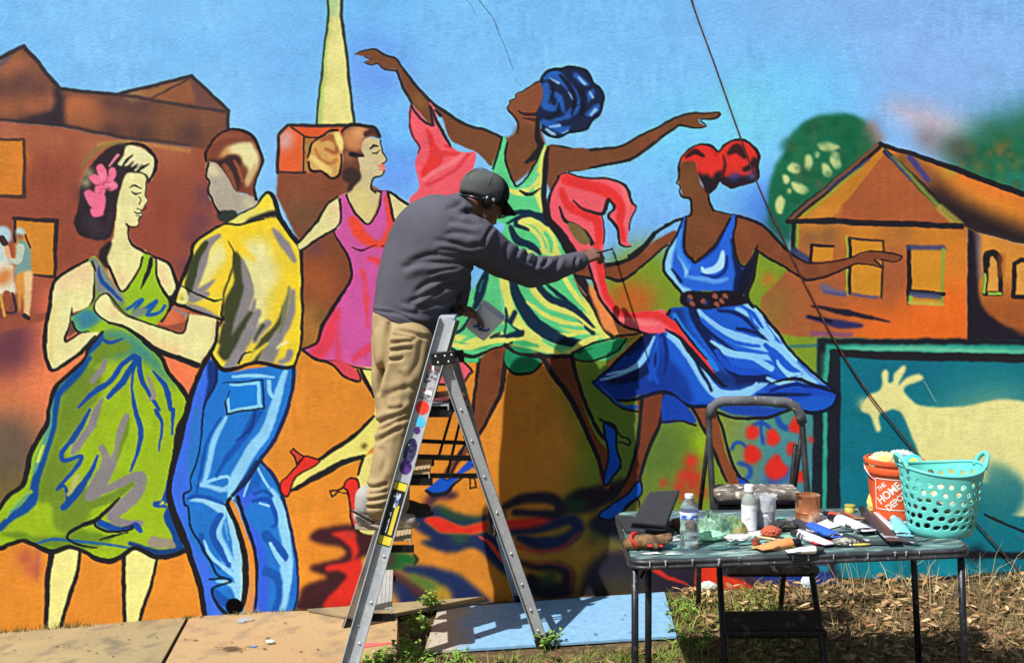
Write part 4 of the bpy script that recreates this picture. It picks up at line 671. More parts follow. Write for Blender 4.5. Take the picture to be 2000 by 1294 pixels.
    stroke('O','130,180 180,150 240,180',[6,12,6],(50,26,30),3); stroke('O','400,160 450,130 500,180',[8,20,10],(60,28,30),4); fill('O','210,280 240,300 260,290 290,320 310,290 350,270 370,290 390,310 480,300 560,300 600,330 600,400 230,420 200,300',(34,28,36),1,3); spray('O','450,300 420,310',8,(60,60,130),.7); spray('O','570,220 575,280',10,(30,26,34),.9); stroke('O','365,180 375,240 360,300',[4,6,8],(90,30,34),3); stroke('O','500,260 540,240 560,200',[10,10,6],(40,26,32),4); spray('O','545,300',9,(70,90,170),.7); stroke('O','290,140 320,170',[4,6],(190,40,36),3); noclip()
    stroke('O','82,270 85,220 110,170 170,118 230,105 290,118 330,150 370,108 430,78 500,82 560,128 588,180 576,240 583,310 540,342 470,358 420,373 370,348 345,332 310,382 275,412',[5,4,4,4,5,5,5,5,5,5,6,7,7,7,6,7,7,6,5,5,4],(46,24,34))
    part(w,'dress')
    BB=(28,92,206); LL=(138,202,250); NB=(14,30,80)
    sk=fill('P','1310,605 1330,598 1450,590 1475,600 1510,640 1540,680 1580,720 1625,760 1632,770 1620,795 1590,802 1540,795 1480,795 1400,790 1345,795 1330,785 1300,765 1250,770 1210,780 1175,760 1160,745 1190,720 1220,690 1265,650 1300,640',BB,1,1); setclip(sk)
    fill('P','1160,745 1220,690 1268,645 1290,645 1300,690 1340,740 1350,790 1300,770 1255,775 1210,785',(18,56,150),1,5); stroke('P','1285,650 1280,700 1270,740',[10,14,8],(24,84,196),5); stroke('P','1225,690 1260,660 1290,650',[10,26,12],(14,34,90),5); stroke('P','1175,742 1200,735 1240,715 1270,685 1280,660',[3,6,8,12,10],LL,3); stroke('P','1190,748 1230,735 1260,715',[8,18,10],NB,5)
    fill('P','1330,600 1345,640 1380,690 1410,720 1470,740 1500,750 1440,760 1380,740 1340,690 1310,640 1300,620',(20,50,120),1,6); stroke('P','1318,615 1330,640 1360,680 1400,720',[10,16,18,8],(40,130,230),4)
    stroke('P','1365,608 1385,630 1420,655 1470,670 1520,680 1550,700',[6,14,18,22,22,16],LL,3); stroke('P','1390,670 1420,690 1470,695 1510,700 1560,740 1600,760',[5,10,12,10,12,10],LL,3); stroke('P','1305,655 1340,690 1365,730 1385,755 1420,775 1460,765 1500,745',[6,12,14,18,22,18,8],LL,3); stroke('P','1440,605 1470,620 1490,650 1530,690 1580,740 1620,765',[10,16,12,14,16,10],LL,4); stroke('P','1460,610 1475,635 1490,640',[4,8,4],BB,3)
    stroke('P','1350,600 1360,625 1400,660 1440,690',[14,12,8,4],NB,4); stroke('P','1440,640 1480,650 1500,670',[6,8,4],NB,3); stroke('P','1400,700 1440,725 1490,735 1530,745',[14,10,18,14],(24,80,200),4); stroke('P','1440,745 1480,740 1530,750',[10,10,6],NB,4); stroke('P','1505,690 1540,730 1560,740',[10,22,8],(28,84,200),3); stroke('P','1520,710 1545,735',[5,12],(140,206,250),2); stroke('P','1500,760 1550,770 1600,760 1630,768',[14,24,22,14],(26,74,190),4); stroke('P','1480,772 1530,770 1580,770',[6,8,4],NB,3); stroke('P','1360,790 1420,795 1480,790',[8,10,10],(20,70,180),4); noclip()
    setclip(sk)
    stroke('L','1140,470 1180,590 1250,700 1340,830 1450,930 1618,925',[12,15,14,14,15,10],(14,30,84),2.5); stroke('L','1060,600 1130,690 1220,780 1300,880',[8,12,12,6],(34,120,224),3); stroke('L','1180,510 1250,580 1350,640 1480,680 1640,730',[5,12,15,16,14],LL,2); stroke('L','1200,560 1290,640 1400,700 1560,730',[6,10,9,6],(30,96,210),2.5)
    stroke('L','1260,700 1380,770 1520,800 1640,870',[4,10,12,12],LL,2); stroke('L','1290,760 1350,840 1450,890 1580,890',[8,14,14,8],(24,78,196),2.5); stroke('L','985,640 1090,740 1180,850 1240,960 1330,1035 1480,1025 1545,965',[4,10,12,16,20,15,6],LL,2); stroke('L','1130,760 1200,900 1260,1010',[5,8,5],(12,28,80),2.5); stroke('L','600,912 780,860 850,780 905,680',[3,8,11,8],LL,2); stroke('L','620,950 780,930 880,860 900,780',[6,12,12,8],(12,26,76),2.5)
    stroke('L','1420,455 1530,500 1590,600 1640,680',[6,14,15,12],LL,2); stroke('L','1440,470 1530,540 1590,612',[3,9,4],(28,90,206),2); stroke('L','1300,510 1400,520 1480,560 1560,640',[6,8,8,5],(14,34,96),2.5); stroke('Q','0,390 60,480 170,600 300,740 390,822',[10,15,15,13,6],LL,2); stroke('Q','-20,560 50,620 130,700 210,740',[8,14,14,5],(28,88,206),2); stroke('Q','60,660 100,720 150,745 210,738',[4,7,7,4],LL,1.8); stroke('Q','0,770 60,800 120,800 200,760',[6,9,9,5],LL,2); stroke('Q','20,850 160,810 260,820 400,830',[6,9,8,5],(16,40,120),2)
    stroke('L','930,640 890,760 880,870 920,960',[6,10,12,6],(22,78,190),3); stroke('L','960,660 980,780 960,900',[5,9,5],(14,40,120),3)
    noclip()
    stroke('P','1310,605 1302,622 1318,640 1345,680 1400,740 1420,755',[6,6,8,14,10,3],(18,28,50)); stroke('P','1160,745 1190,720 1220,690 1265,650 1285,640 1310,648 1345,680 1392,728',[5,6,7,8,8,6,5,2],(18,26,50)); stroke('P','1475,598 1512,640 1542,682 1582,722 1628,760 1636,770 1622,796 1590,806 1545,797 1500,790',[5,6,6,6,6,7,7,8,7,6],(16,24,48)); stroke('P','1500,752 1530,742 1560,740 1600,755 1632,766',[3,6,8,6,6],(16,24,48)); stroke('P','1158,745 1175,762 1210,782 1255,775 1300,765 1345,793 1400,792 1440,800',[6,6,6,8,8,8,7,6],(16,24,50))
    fill('P','1160,748 1185,762 1215,790 1245,790 1240,800 1215,797 1195,782 1175,765',(24,84,180),1,1); stroke('P','1165,752 1190,778 1215,797 1245,803',[3,4,5,5]); fill('P','1298,770 1340,793 1360,825 1330,822 1295,824',(22,66,170),1,1); stroke('P','1295,824 1330,822 1360,830',[5,5,5])
    fill('P','1400,790 1480,793 1540,800 1500,815 1460,812 1420,806',(26,70,170),1,2); stroke('P','1400,805 1440,816 1500,814 1545,800',[6,7,7,6])
    part('painted_dancer_in_light_green','scarf')
    tl=fill('P','1146,488 1176,478 1178,520 1184,556 1204,598 1232,610 1275,606 1318,628 1340,660 1372,692 1396,728 1380,716 1340,672 1312,648 1270,650 1215,634 1182,598 1160,552 1150,515',(238,92,104),1,1); setclip(tl)
    stroke('P','1166,480 1172,530 1192,585 1220,612 1275,612 1312,630 1345,665 1394,722',[14,14,16,18,18,20,16,8],(230,54,52),4); stroke('P','1205,622 1245,630 1285,632',[8,14,5],(244,116,116),3); noclip()
    stroke('P','1148,510 1160,552 1182,598 1215,635 1262,650',[5,6,6,6,4],(36,28,36)); stroke('P','1178,500 1183,540',[2,3],(120,40,50))
    stroke('P','1300,642 1330,662 1372,706 1396,732',[4,6,6,3],(24,26,44)); stroke('P','1318,622 1345,660 1380,700',[5,6,3],(24,26,44))
    part(w,'dress')
    bd=fill('P','1333,428 1340,427 1337,460 1336,485 1350,505 1362,508 1400,475 1425,425 1437,424 1433,470 1440,510 1455,520 1470,500 1480,490 1470,540 1455,570 1440,575 1380,568 1335,572 1315,550 1297,525 1303,490 1320,460',(36,100,216),1,1); setclip(bd)
    stroke('P','1318,470 1305,520 1325,560 1345,568',[10,14,14,10],LL,4); stroke('P','1325,500 1340,525 1338,540',[4,10,4],LL,3); stroke('P','1412,490 1405,520 1380,530 1372,522',[6,16,12,4],(176,226,250),2.5); stroke('P','1330,450 1325,490 1345,520',[6,10,8],(60,140,236),4); stroke('P','1340,540 1370,545 1400,550 1420,545',[6,10,10,6],(90,160,240),4); stroke('P','1312,525 1330,550',[4,7],NB,2.5); stroke('P','1420,500 1415,530 1395,542 1370,535',[5,8,6,3],(16,50,140),2.5); stroke('P','1430,470 1435,510 1445,540 1440,575',[5,8,20,22],NB,4); stroke('P','1475,500 1460,540 1450,580',[14,26,22],(16,22,44),3); stroke('P','1415,450 1400,480 1375,505',[6,8,6],(24,70,180),3); noclip()
    stroke('P','1333,428 1320,462 1303,492 1296,525 1315,552 1332,572',[4,5,6,6,6,6]); stroke('P','1340,428 1336,485 1352,506 1362,509 1400,475 1426,425',[6,7,7,7,7,5]); stroke('P','1438,424 1433,470 1440,510 1455,521 1470,503 1480,480',[5,5,6,6,6,4]); stroke('P','1480,490 1472,540 1458,575 1470,600',[8,8,10,8])
    part(w,'sash')
    fill('P','1328,575 1345,568 1380,570 1430,568 1455,578 1462,592 1420,600 1380,605 1345,600 1330,592',(26,20,30),1,1.5)
    for c in ('1348,580','1352,592','1373,588','1395,578','1398,594','1415,578','1408,588'):
        stroke('P',c+' '+','.join(str(float(v)+3) for v in c.split(',')),[9,6],(150,84,64),2.5); 
    spray('P','1345,586 1378,592',5,(40,60,130),.8)
    nopart()
    # ---- pencil curve on the painted sky
    stroke('G','830,-10 870,30 905,100',[1.2,1.6,1],(96,130,170),1.2,.7); stroke('G','910,-20 960,50 1020,130 1050,210 1100,330 1140,440',[2.2,2,2,1.6,1.2,1],(84,112,150),1.2,.8); stroke('G','1150,500 1190,550',1.2,(90,120,160),1.2,.6)
    # ---- dry-brush streaks
    sn = vnoise(CH, CW, 60, 31)*3.0
    for seed, ax, amp in ((21,(3,.3),.025),(22,(2.2,4.0),.03)):
        n_ = vnoise(CH, CW, ax[0]*4, seed, ax[1]); CV[:] *= 1+(n_*np.clip(.5+sn, 0, 1))[..., None]*amp*2
    # ---- hand-painted unevenness
    for cell, amp, sd, ay in ((26,1.6,11,1),(9,1.8,12,1),(3,2.0,13,1),(90,2.0,14,.35)):
        CV[:] *= 1+vnoise(CH, CW, cell, sd, ay)[..., None]*amp*.02
    for k in range(3): CV[..., k] += .9*(CV[..., k]-boxblur(boxblur(CV[..., k], 1), 1))+.35*(CV[..., k]-boxblur(boxblur(CV[..., k], 3), 3))
    np.clip(CV, 10, 252, out=CV)
# ------------------------------------------------------------------ ground
def soil_mat():
    return mat('soil', (92,74,52), .95, 0, (66,52,36), .5, 9, .2, bump=.8, bscale=60, var=.3, c3=(120,102,70), amt3=.58, scale3=26, spec=.2)
xs = sorted(set([-400,-120,-40,-16,-8,-5]+[i*.25-5 for i in range(41)]+[5,8,16,40,120,400]))
ys = sorted(set([-400,-120,-40,-16,-9,-6.5]+[-6+.2*i for i in range(31)]+[.3,2,10,40,120,400]))
vs_ = [(x, y, gz(x)+.006*mnoise.noise(Vector((x*2.3, y*2.3, 0)))-.004) for y in ys for x in xs]
nx_ = len(xs)
g = MB(); g.add(vs_, [(j*nx_+i, j*nx_+i+1, (j+1)*nx_+i+1, (j+1)*nx_+i) for j in range(len(ys)-1) for i in range(nx_-1)])
tag(g.build('ground', soil_mat(), smooth=1), kind='structure')
# ------------------------------------------------------------------ the painted wall, cut along the painted figures
paint_mural()
CELL = 1.9
gx = np.arange(CX0+2, CX0+CW-3, CELL); gy = np.arange(CY0+2, CY0+CH-3, CELL)
def srgb2lin(a):
    a = a/255.0; return np.where(a <= .04045, a/12.92, ((a+.055)/1.055)**2.4)
CVb = boxblur3 = np.stack([boxblur(CV[..., k], 0) for k in range(3)], -1)
fx = gx-CX0-.5; fy = gy-CY0-.5
hh_, ww_ = len(fy), len(fx)                          # an unsteady hand: edges wander by a pixel or two
FX = np.clip(fx[None, :]+vnoise(hh_, ww_, 15, 71)*2.6+vnoise(hh_, ww_, 4.5, 72)*1.6, 0, CW-2.01); FY = np.clip(fy[:, None]+vnoise(hh_, ww_, 15, 73)*2.6+vnoise(hh_, ww_, 4.5, 74)*1.6, 0, CH-2.01)
xi = FX.astype(int); yi = FY.astype(int); tx = (FX-xi)[..., None]; ty = (FY-yi)[..., None]
VC = ((CVb[yi, xi]*(1-tx)+CVb[yi, xi+1]*tx)*(1-ty)+(CVb[yi+1, xi]*(1-tx)+CVb[yi+1, xi+1]*tx)*ty)
VC = (srgb2lin(VC)*.84).astype(np.float32)
QI = IDM[np.clip((gy[:-1]+CELL/2-CY0).astype(int), 0, CH-1)][:, np.clip((gx[:-1]+CELL/2-CX0).astype(int), 0, CW-1)]
NX, NY = len(gx), len(gy)
WX = ((gx-1000)/400.0).astype(np.float32); WZ = (EYE-(gy-YH)/400.0).astype(np.float32)
VXYZ = np.zeros((NY, NX, 3), np.float32); VXYZ[..., 0] = WX[None]; VXYZ[..., 2] = WZ[:, None]
VXYZ = VXYZ.reshape(-1, 3); VCF = np.concatenate([VC.reshape(-1, 3), np.ones((NX*NY, 1), np.float32)], 1)
def wall_material():
    m = bpy.data.materials.new('painted_stucco'); m.use_nodes = True; N = m.node_tree.nodes; L = m.node_tree.links; b = N['Principled BSDF']
    at = N.new('ShaderNodeAttribute'); at.attribute_name = 'paint'
    geo = N.new('ShaderNodeNewGeometry')
    def nz(s, d=4):
        n = N.new('ShaderNodeTexNoise'); n.inputs['Scale'].default_value = s; n.inputs['Detail'].default_value = d; L.new(geo.outputs['Position'], n.inputs[0]); return n
    n1 = nz(160, 2); r = N.new('ShaderNodeMapRange'); r.inputs[1].default_value = .3; r.inputs[2].default_value = .7; r.inputs[3].default_value = .92; r.inputs[4].default_value = 1.07; L.new(n1.outputs[0], r.inputs[0])
    mx = N.new('ShaderNodeVectorMath'); mx.operation = 'SCALE'; L.new(at.outputs['Color'], mx.inputs[0]); L.new(r.outputs[0], mx.inputs['Scale'])
    L.new(mx.outputs[0], b.inputs['Base Color'])
    n2 = nz(70, 4); n3 = nz(260, 2); n4 = nz(3.5, 2)
    a1 = N.new('ShaderNodeMath'); a1.operation = 'ADD'; L.new(n2.outputs[0], a1.inputs[0]); L.new(n3.outputs[0], a1.inputs[1])
    bp = N.new('ShaderNodeBump'); bp.inputs['Strength'].default_value = .30; bp.inputs['Distance'].default_value = .006; L.new(a1.outputs[0], bp.inputs['Height'])
    bp2 = N.new('ShaderNodeBump'); bp2.inputs['Strength'].default_value = .12; bp2.inputs['Distance'].default_value = .03; L.new(n4.outputs[0], bp2.inputs['Height']); L.new(bp2.outputs[0], bp.inputs['Normal'])
    L.new(bp.outputs[0], b.inputs['Normal'])
    b.inputs['Roughness'].default_value = .62; b.inputs['Specular IOR Level'].default_value = .12
    return m
WALLM = wall_material()
def paint_mesh(name, sel, extra=None):
    jj, ii = np.nonzero(sel)
    q = np.stack([jj*NX+ii, (jj+1)*NX+ii, (jj+1)*NX+ii+1, jj*NX+ii+1], 1)
    u, inv = np.unique(q, return_inverse=True); inv = inv.reshape(-1, 4)
    co = VXYZ[u]; cl = VCF[u]
    if extra is not None:
        ev, ef, ec = extra; inv = np.vstack([inv, np.array(ef)+len(co)]); co = np.vstack([co, np.array(ev, np.float32)]); cl = np.vstack([cl, np.array(ec, np.float32)])
    me = bpy.data.meshes.new(name); nq = len(inv)
    me.vertices.add(len(co)); me.vertices.foreach_set('co', co.astype(np.float32).ravel())
    me.loops.add(nq*4); me.loops.foreach_set('vertex_index', inv.ravel().astype(np.int32))
    me.polygons.add(nq); me.polygons.foreach_set('loop_start', np.arange(0, nq*4, 4, dtype=np.int32))
    try: me.polygons.foreach_set('loop_total', np.full(nq, 4, np.int32))
    except Exception: pass
    at = me.attributes.new('paint', 'FLOAT_COLOR', 'POINT'); at.data.foreach_set('color', cl.astype(np.float32).ravel())
    me.update(calc_edges=True); me.materials.append(WALLM)
    o = bpy.data.objects.new(name, me); COL.objects.link(o); return o
# the wall beyond the painted canvas goes on with the colours at its edge
ev, ef, ec = [], [], []
def strip(P0, P1, P2, P3, c0, c1, c2, c3):
    n = len(ev); ev.extend([P0, P1, P2, P3]); ec.extend([c0, c1, c2, c3]); ef.append((n, n+1, n+2, n+3))
CG = VCF.reshape(NY, NX, 4)
XL, XR, ZT = -9.0, 9.0, 4.6; x0w, x1w, ztw, zbw = float(WX[0]), float(WX[-1]), float(WZ[0]), float(WZ[-1])
for side, xe, xo, ci in ((0, x0w, XL, 0), (1, x1w, XR, -1)):
    js = list(range(0, NY-1, 12))+[NY-1]
    for a, b in zip(js[:-1], js[1:]):
        ca, cb = CG[a, ci], CG[b, ci]; za, zb2 = float(WZ[a]), float(WZ[b])
        if side == 0: strip((xo,0,za),(xo,0,zb2),(xe,0,zb2),(xe,0,za), ca, cb, cb, ca)
        else: strip((xe,0,za),(xe,0,zb2),(xo,0,zb2),(xo,0,za), ca, cb, cb, ca)
isx = list(range(0, NX-1, 12))+[NX-1]
for a, b in zip(isx[:-1], isx[1:]):
    ca, cb = CG[0, a], CG[0, b]; strip((float(WX[a]),0,ZT),(float(WX[a]),0,ztw),(float(WX[b]),0,ztw),(float(WX[b]),0,ZT), ca, ca, cb, cb)
for xo, xe, c in ((XL, x0w, CG[0, 0]), (x1w, XR, CG[0, -1])): strip((xo,0,ZT),(xo,0,ztw),(xe,0,ztw),(xe,0,ZT), c, c, c, c)
gc = np.array((.3,.29,.27,1), np.float32)
TH = .22; ZB = zbw
for f in (((XL,0,ZT),(XR,0,ZT),(XR,TH,ZT),(XL,TH,ZT)), ((XL,TH,ZB),(XL,TH,ZT),(XR,TH,ZT),(XR,TH,ZB)), ((XL,0,ZB),(XL,0,ZT),(XL,TH,ZT),(XL,TH,ZB)), ((XR,0,ZB),(XR,TH,ZB),(XR,TH,ZT),(XR,0,ZT))):
    strip(*f, gc, gc, gc, gc)
wall = paint_mesh('mural_wall', QI == 0, (ev, ef, ec))
tag(wall, 'long stucco wall painted with a colourful mural of dancing couples under a blue sky', 'wall')
FIGS = {'painted_woman_in_green':('painted_woman','pale woman in a lime green dress with pink flowers in her hair'),'painted_man_in_yellow':('painted_man','man in a yellow shirt and blue jeans holding her hand'),
 'painted_woman_in_pink':('painted_woman','woman in a pink dress and red heels half hidden by the painter'),'painted_dancer_in_light_green':('painted_dancer','dancer in a mint green dress with a coral scarf and dark blue hair'),
 'painted_dancer_in_blue':('painted_dancer','dancer in a blue dress with red hair and arms spread wide'),'painted_house_left':('painted_house','large brown house with dark gables at the left edge'),
 'painted_house_middle':('painted_house','small brown house with an orange roof under the tower'),'painted_house_right':('painted_house','orange house with a pointed gable and arched side windows'),
 'painted_tower':('painted_tower','tall pale yellow tower'),'painted_tree':('painted_tree','dark green tree with pale yellow leaf dabs'),'painted_goat_panel':('painted_panel','teal panel with a pale yellow goat silhouette'),
 'painted_flowers':('painted_flowers','red blossoms with blue stems'),'painted_ground_swirls':('painted_swirls','dark red, navy and green swirling shadows on the orange ground'),'painted_background_couple':('painted_couple','tiny dancing couple in front of the brown house')}
MAIN = {'leg','arm','face','head','wall','front_wall','side_wall','shaft','crown','panel','dancer','bloom','left_swirl','middle_swirl','right_swirl','lower_swirl'}
SUBN = {'partner':'dance_partner','far_crown':'hazy_crown','upper_window':'window','lower_window':'window','red_base':'red_patch','side_roof':'roof'}
byfig = {}
for i, e in enumerate(PARTS):
    if i: byfig.setdefault(e[0], []).append((e[1], i))
for fg, lst in byfig.items():
    nm, lb = FIGS[fg]
    ids = [i for n, i in lst if n in MAIN]
    fo = paint_mesh(nm, np.isin(QI, ids)); fo['label'] = lb; fo.parent = wall
    grp = {}
    for n, i in lst:
        if n not in MAIN: grp.setdefault(n if n not in ('window','arched_window') else n+str(i), []).append(i)
    for n, ids in grp.items():
        sel = np.isin(QI, ids)
        if not sel.any(): continue
        so_ = paint_mesh(SUBN.get(n.rstrip('0123456789'), n.rstrip('0123456789')), sel); so_.parent = fo
# ------------------------------------------------------------------ plywood sheets along the wall
def sheet(name, px, m, label, th=.014, lift=.004):
    ps = [G(*p) for p in px]; b = MB().prism(ps, lift, lift+th); o = b.build(name, m, bevel=.002, loc=ps[0]); tag(o, label, 'slab', 'slabs laid along the wall'); return o
PLY = mat('peach_stained_concrete', (164,140,100), .9, 0, (166,134,98), .5, 2.2, .2, bump=.4, bscale=60, var=.16, c3=(140,118,92), amt3=.60, scale3=9, spec=.15)
PLY2 = mat('grey_beige_concrete', (156,138,102), .9, 0, (136,122,92), .5, 2.6, .2, bump=.4, bscale=60, var=.16, c3=(112,102,84), amt3=.61, scale3=9, spec=.15)
sheet('paving_slab', [(-200,1420),(296,1335),(369,1203),(-200,1262)], PLY2, 'bare grey beige slab in the bottom left corner below the green dress')
sheet('paving_slab', [(302,1340),(782,1290),(776,1196),(375,1203)], PLY, 'peach stained slab under the ladder foot, red paint spot on it')
sheet('paving_slab', [(712,1222),(948,1184),(950,1177),(600,1202)], PLY2, 'narrow grey beige strip lying against the wall behind the ladder', lift=.020)
def blue_board():
    m = bpy.data.materials.new('sky_blue_painted_board'); m.use_nodes = True; N = m.node_tree.nodes; L = m.node_tree.links; b = N['Principled BSDF']
    tc = N.new('ShaderNodeTexCoord'); n = N.new('ShaderNodeTexNoise'); n.inputs['Scale'].default_value = 9; n.inputs['Detail'].default_value = 6; L.new(tc.outputs['Object'], n.inputs[0])
    sp = N.new('ShaderNodeSeparateXYZ'); L.new(tc.outputs['Object'], sp.inputs[0])
    ad = N.new('ShaderNodeMath'); ad.operation = 'MULTIPLY_ADD'; ad.inputs[1].default_value = .25; L.new(n.outputs[0], ad.inputs[0]); L.new(sp.outputs[0], ad.inputs[2])
    r = N.new('ShaderNodeMapRange'); r.inputs[1].default_value = .24; r.inputs[2].default_value = .34; L.new(ad.outputs[0], r.inputs[0])
    n2 = N.new('ShaderNodeTexNoise'); n2.inputs['Scale'].default_value = 30; n2.inputs['Detail'].default_value = 5; L.new(tc.outputs['Object'], n2.inputs[0])
    r2 = N.new('ShaderNodeMapRange'); r2.inputs[1].default_value = .3; r2.inputs[2].default_value = .75; r2.inputs[3].default_value = .82; r2.inputs[4].default_value = 1.1; L.new(n2.outputs[0], r2.inputs[0])
    mx = N.new('ShaderNodeMix'); mx.data_type = 'RGBA'; mx.inputs[6].default_value = (*lin((168,158,142)), 1); mx.inputs[7].default_value = (*lin((118,162,194)), 1); L.new(r.outputs[0], mx.inputs[0])
    v = N.new('ShaderNodeVectorMath'); v.operation = 'SCALE'; L.new(mx.outputs[2], v.inputs[0]); L.new(r2.outputs[0], v.inputs['Scale']); L.new(v.outputs[0], b.inputs['Base Color'])
    b.inputs['Roughness'].default_value = .7; return m
sheet('paving_slab', [(828,1279),(1322,1248),(1298,1162),(856,1194)], blue_board(), 'sky blue painted slab under the right foot of the ladder')
def blob(name, c, rx, ry, m, label, cat, seed, th=.002):
    rg = random.Random(seed); n = 26; ph = [rg.uniform(0, 6.3) for _ in range(4)]
    ps = []
    for i in range(n):
        a = i*2*math.pi/n; k = 1+.18*math.sin(3*a+ph[0])+.12*math.sin(5*a+ph[1]); x = c.x+rx*k*math.cos(a); ps.append((x, c.y+ry*k*math.sin(a), gz(x)+c.z-gz(c.x)))
    return tag(MB().prism(ps, .0, th).build(name, m, loc=c), label, cat)
blob('paint_spot', G(728,1258,.0195), .075, .022, mat('red_spray', (232,96,92), .7, var=.1), 'faded red spray spot on the slab by the ladder', 'paint spot', 1)
blob('paint_spot', G(495,1262,.0195), .018, .009, mat('blue_spray', (88,124,176), .7, var=.1), 'small blue drip on the slab below the jeans', 'paint spot', 2)
blob('paint_spot', G(478,1210,.0195), .04, .035, mat('sky_spray', (136,160,180), .8, var=.2, c2=(160,144,120), amt=.5, scale=40), 'pale blue overspray on the slab at the jeans hem', 'paint spot', 3)
# drain mouth at the wall foot: thin disc, the shade inside painted near black
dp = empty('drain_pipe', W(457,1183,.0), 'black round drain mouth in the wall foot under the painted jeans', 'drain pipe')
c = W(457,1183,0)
MB().lathe([(.040,0),(.040,.004),(.036,.005)], 26, c, Matrix.Rotation(math.radians(90), 3, 'X'), cap1=True).build('pipe_mouth_disc', mat('pipe_inner_shade', (6,6,6), .95, var=.1, spec=.05), dp, smooth=40)
# ------------------------------------------------------------------ sagging cable in front of the wall
cb = [(1347,-40,.012),(1350,0,.012),(1395,125,.013),(1440,252,.014),(1482,365,.016),(1532,472,.018),(1585,580,.02),(1640,682,.02),(1700,772,.02),(1780,872,.02),(1850,955,.02),(1960,1080,.02),(1990,1112,.02)]
cbp = [W(*p) for p in cb]; cbp = [Vector(v) for v in catmull(np.array([tuple(v) for v in cbp]), False, 5)]
tag(MB().tube(cbp, .0042, 8).build('cable', mat('rusty_cable', (66,48,44), .6, .3, (120,70,52), .55, 30, .08), smooth=1, loc=cbp[-1]), 'thin rusty cable slanting down across the painted sky to the ground', 'cable')
# ------------------------------------------------------------------ aluminium step ladder
ALU = mat('aluminium', (186,190,192), .42, .35, (166,170,174), .5, 14, .2, var=.08, c3=(206,204,190), amt3=.66, scale3=60, bump=.05)
BLK = mat('black_plastic', (20,20,21), .5, var=.1); BLKM = mat('black_metal', (22,22,24), .45, .3, var=.15, c2=(60,58,56), amt=.66, scale=60, soft=.05)
fN = G(674,1330); fF = G(684,1229); rN = G(1062,1262); rF = G(1016,1177)
tN = W(874,622,.80); tF = W(884,622,.50); hN = W(866,700,.82); hF = W(884,700,.52)
lad = empty('step_ladder', (fN+rF)/2, 'worn aluminium step ladder with paint spots the painter stands on', 'ladder'); lad.location.z = gz(lad.location.x)
def channel(p0, p1, w, d, th, inward, name, m=ALU):
    "U section rail: web seen from outside, flanges pointing inward"
    inward = Vector(inward).normalized(); b = MB(); ax = (p1-p0).normalized(); side = ax.cross(inward).normalized()
    b.bar(p0, p1, w, th, inward)
    for s in (-1, 1): b.bar(p0+side*s*(w/2-th/2)+inward*(d/2+th/2+.0005), p1+side*s*(w/2-th/2)+inward*(d/2+th/2+.0005), th, d, inward)
    return b.build(name, m, lad, bevel=.0015)
inn = (0, 1, 0)
r1 = channel(fN, tN, .072, .022, .005, (0,-1,0), 'front_rail'); r2 = channel(fF, tF, .07, .028, .005, (0,-1,0), 'front_rail')
channel(rN, hN, .052, .018, .004, (0,-1,0), 'rear_rail'); channel(rF, hF, .05, .024, .004, (0,-1,0), 'rear_rail')
def on_rail(p0, p1, z): t = (z-p0.z)/(p1.z-p0.z); return p0.lerp(p1, t)
def onr_px(p0, p1, py):
    lo, hi = 0.0, 1.0
    for _ in range(40):
        t = (lo+hi)/2; p = p0.lerp(p1, t); y = YH+(EYE-p.z)*FPX/(DIST+p.y)
        if y > py: lo = t
        else: hi = t
    return p0.lerp(p1, lo)
GOLD = mat('worn_step_tread', (206,186,140), .5, .2, (150,132,104), .5, 30, .2, var=.15, stretch=(1,8,1))
for k, py in enumerate((1190, 1056, 925, 792)):
    a = onr_px(fN, tN, py); b_ = on_rail(fF, tF, a.z); st = MB()
    a = a+Vector((0,.008,0)); b_ = b_-Vector((0,.008,0))
    st.bar(a+Vector((.055,0,0)), b_+Vector((.055,0,0)), .105, .006); st.bar(a+Vector((.004,0,-.016)), b_+Vector((.004,0,-.016)), .005, .026); st.bar(a+Vector((.106,0,-.016)), b_+Vector((.106,0,-.016)), .005, .026)
    for q in range(6): st.bar(a+Vector((.012+q*.016,0,.004)), b_+Vector((.012+q*.016,0,.004)), .004, .003)
    st.build('step', GOLD if k in (1, 2) else ALU, lad, bevel=.001)
    for pt, sgn in ((a, 1), (b_, -1)): MB().bar(pt+Vector((.0,.004*sgn,-.034)), pt+Vector((.12,.004*sgn,-.034)), .010, .030).build('step_bracket', BLKM, lad)
for zf in (.30, .58):
    p = rN.lerp(hN, zf); q = on_rail(rF, hF, p.z); MB().bar(p+Vector((0,.01,0)), q-Vector((0,.01,0)), .03, .012).build('rear_brace', ALU, lad, bevel=.001)
# folding tray frame and spreader bars in black
pa, pb = onr_px(rN, hN, 930), onr_px(rN, hN, 895)
qa, qb = onr_px(fN, tN, 930), onr_px(fN, tN, 893)
for p, q in ((pa, qa), (pb, qb)):
    MB().bar(p+Vector((0,.02,0)), q+Vector((0.03,.02,0)), .008, .020).build('spreader_bar', BLKM, lad)
    q2 = on_rail(fF, tF, q.z); p2 = on_rail(rF, hF, p.z)
    MB().bar(p2-Vector((0,.02,0)), q2+Vector((.03,-.02,0)), .008, .018).build('spreader_bar', BLKM, lad)
for x0, y0, x1, y1, dp_ in ((884,800,855,897,.62),(902,808,872,932,.60)):
    MB().bar(W(x0,y0,dp_), W(x1,y1,dp_), .014, .012).build('tray_strut', BLKM, lad)
MB().bar(W(836,796,.76), W(908,790,.72), .02, .05).build('tray_side', BLK, lad, bevel=.004); MB().bar(W(842,790,.50), W(906,784,.48), .02, .05).build('tray_side', BLK, lad, bevel=.004); MB().bar(W(838,796,.63), W(907,790,.60), .24, .014).build('tray_base', BLK, lad)
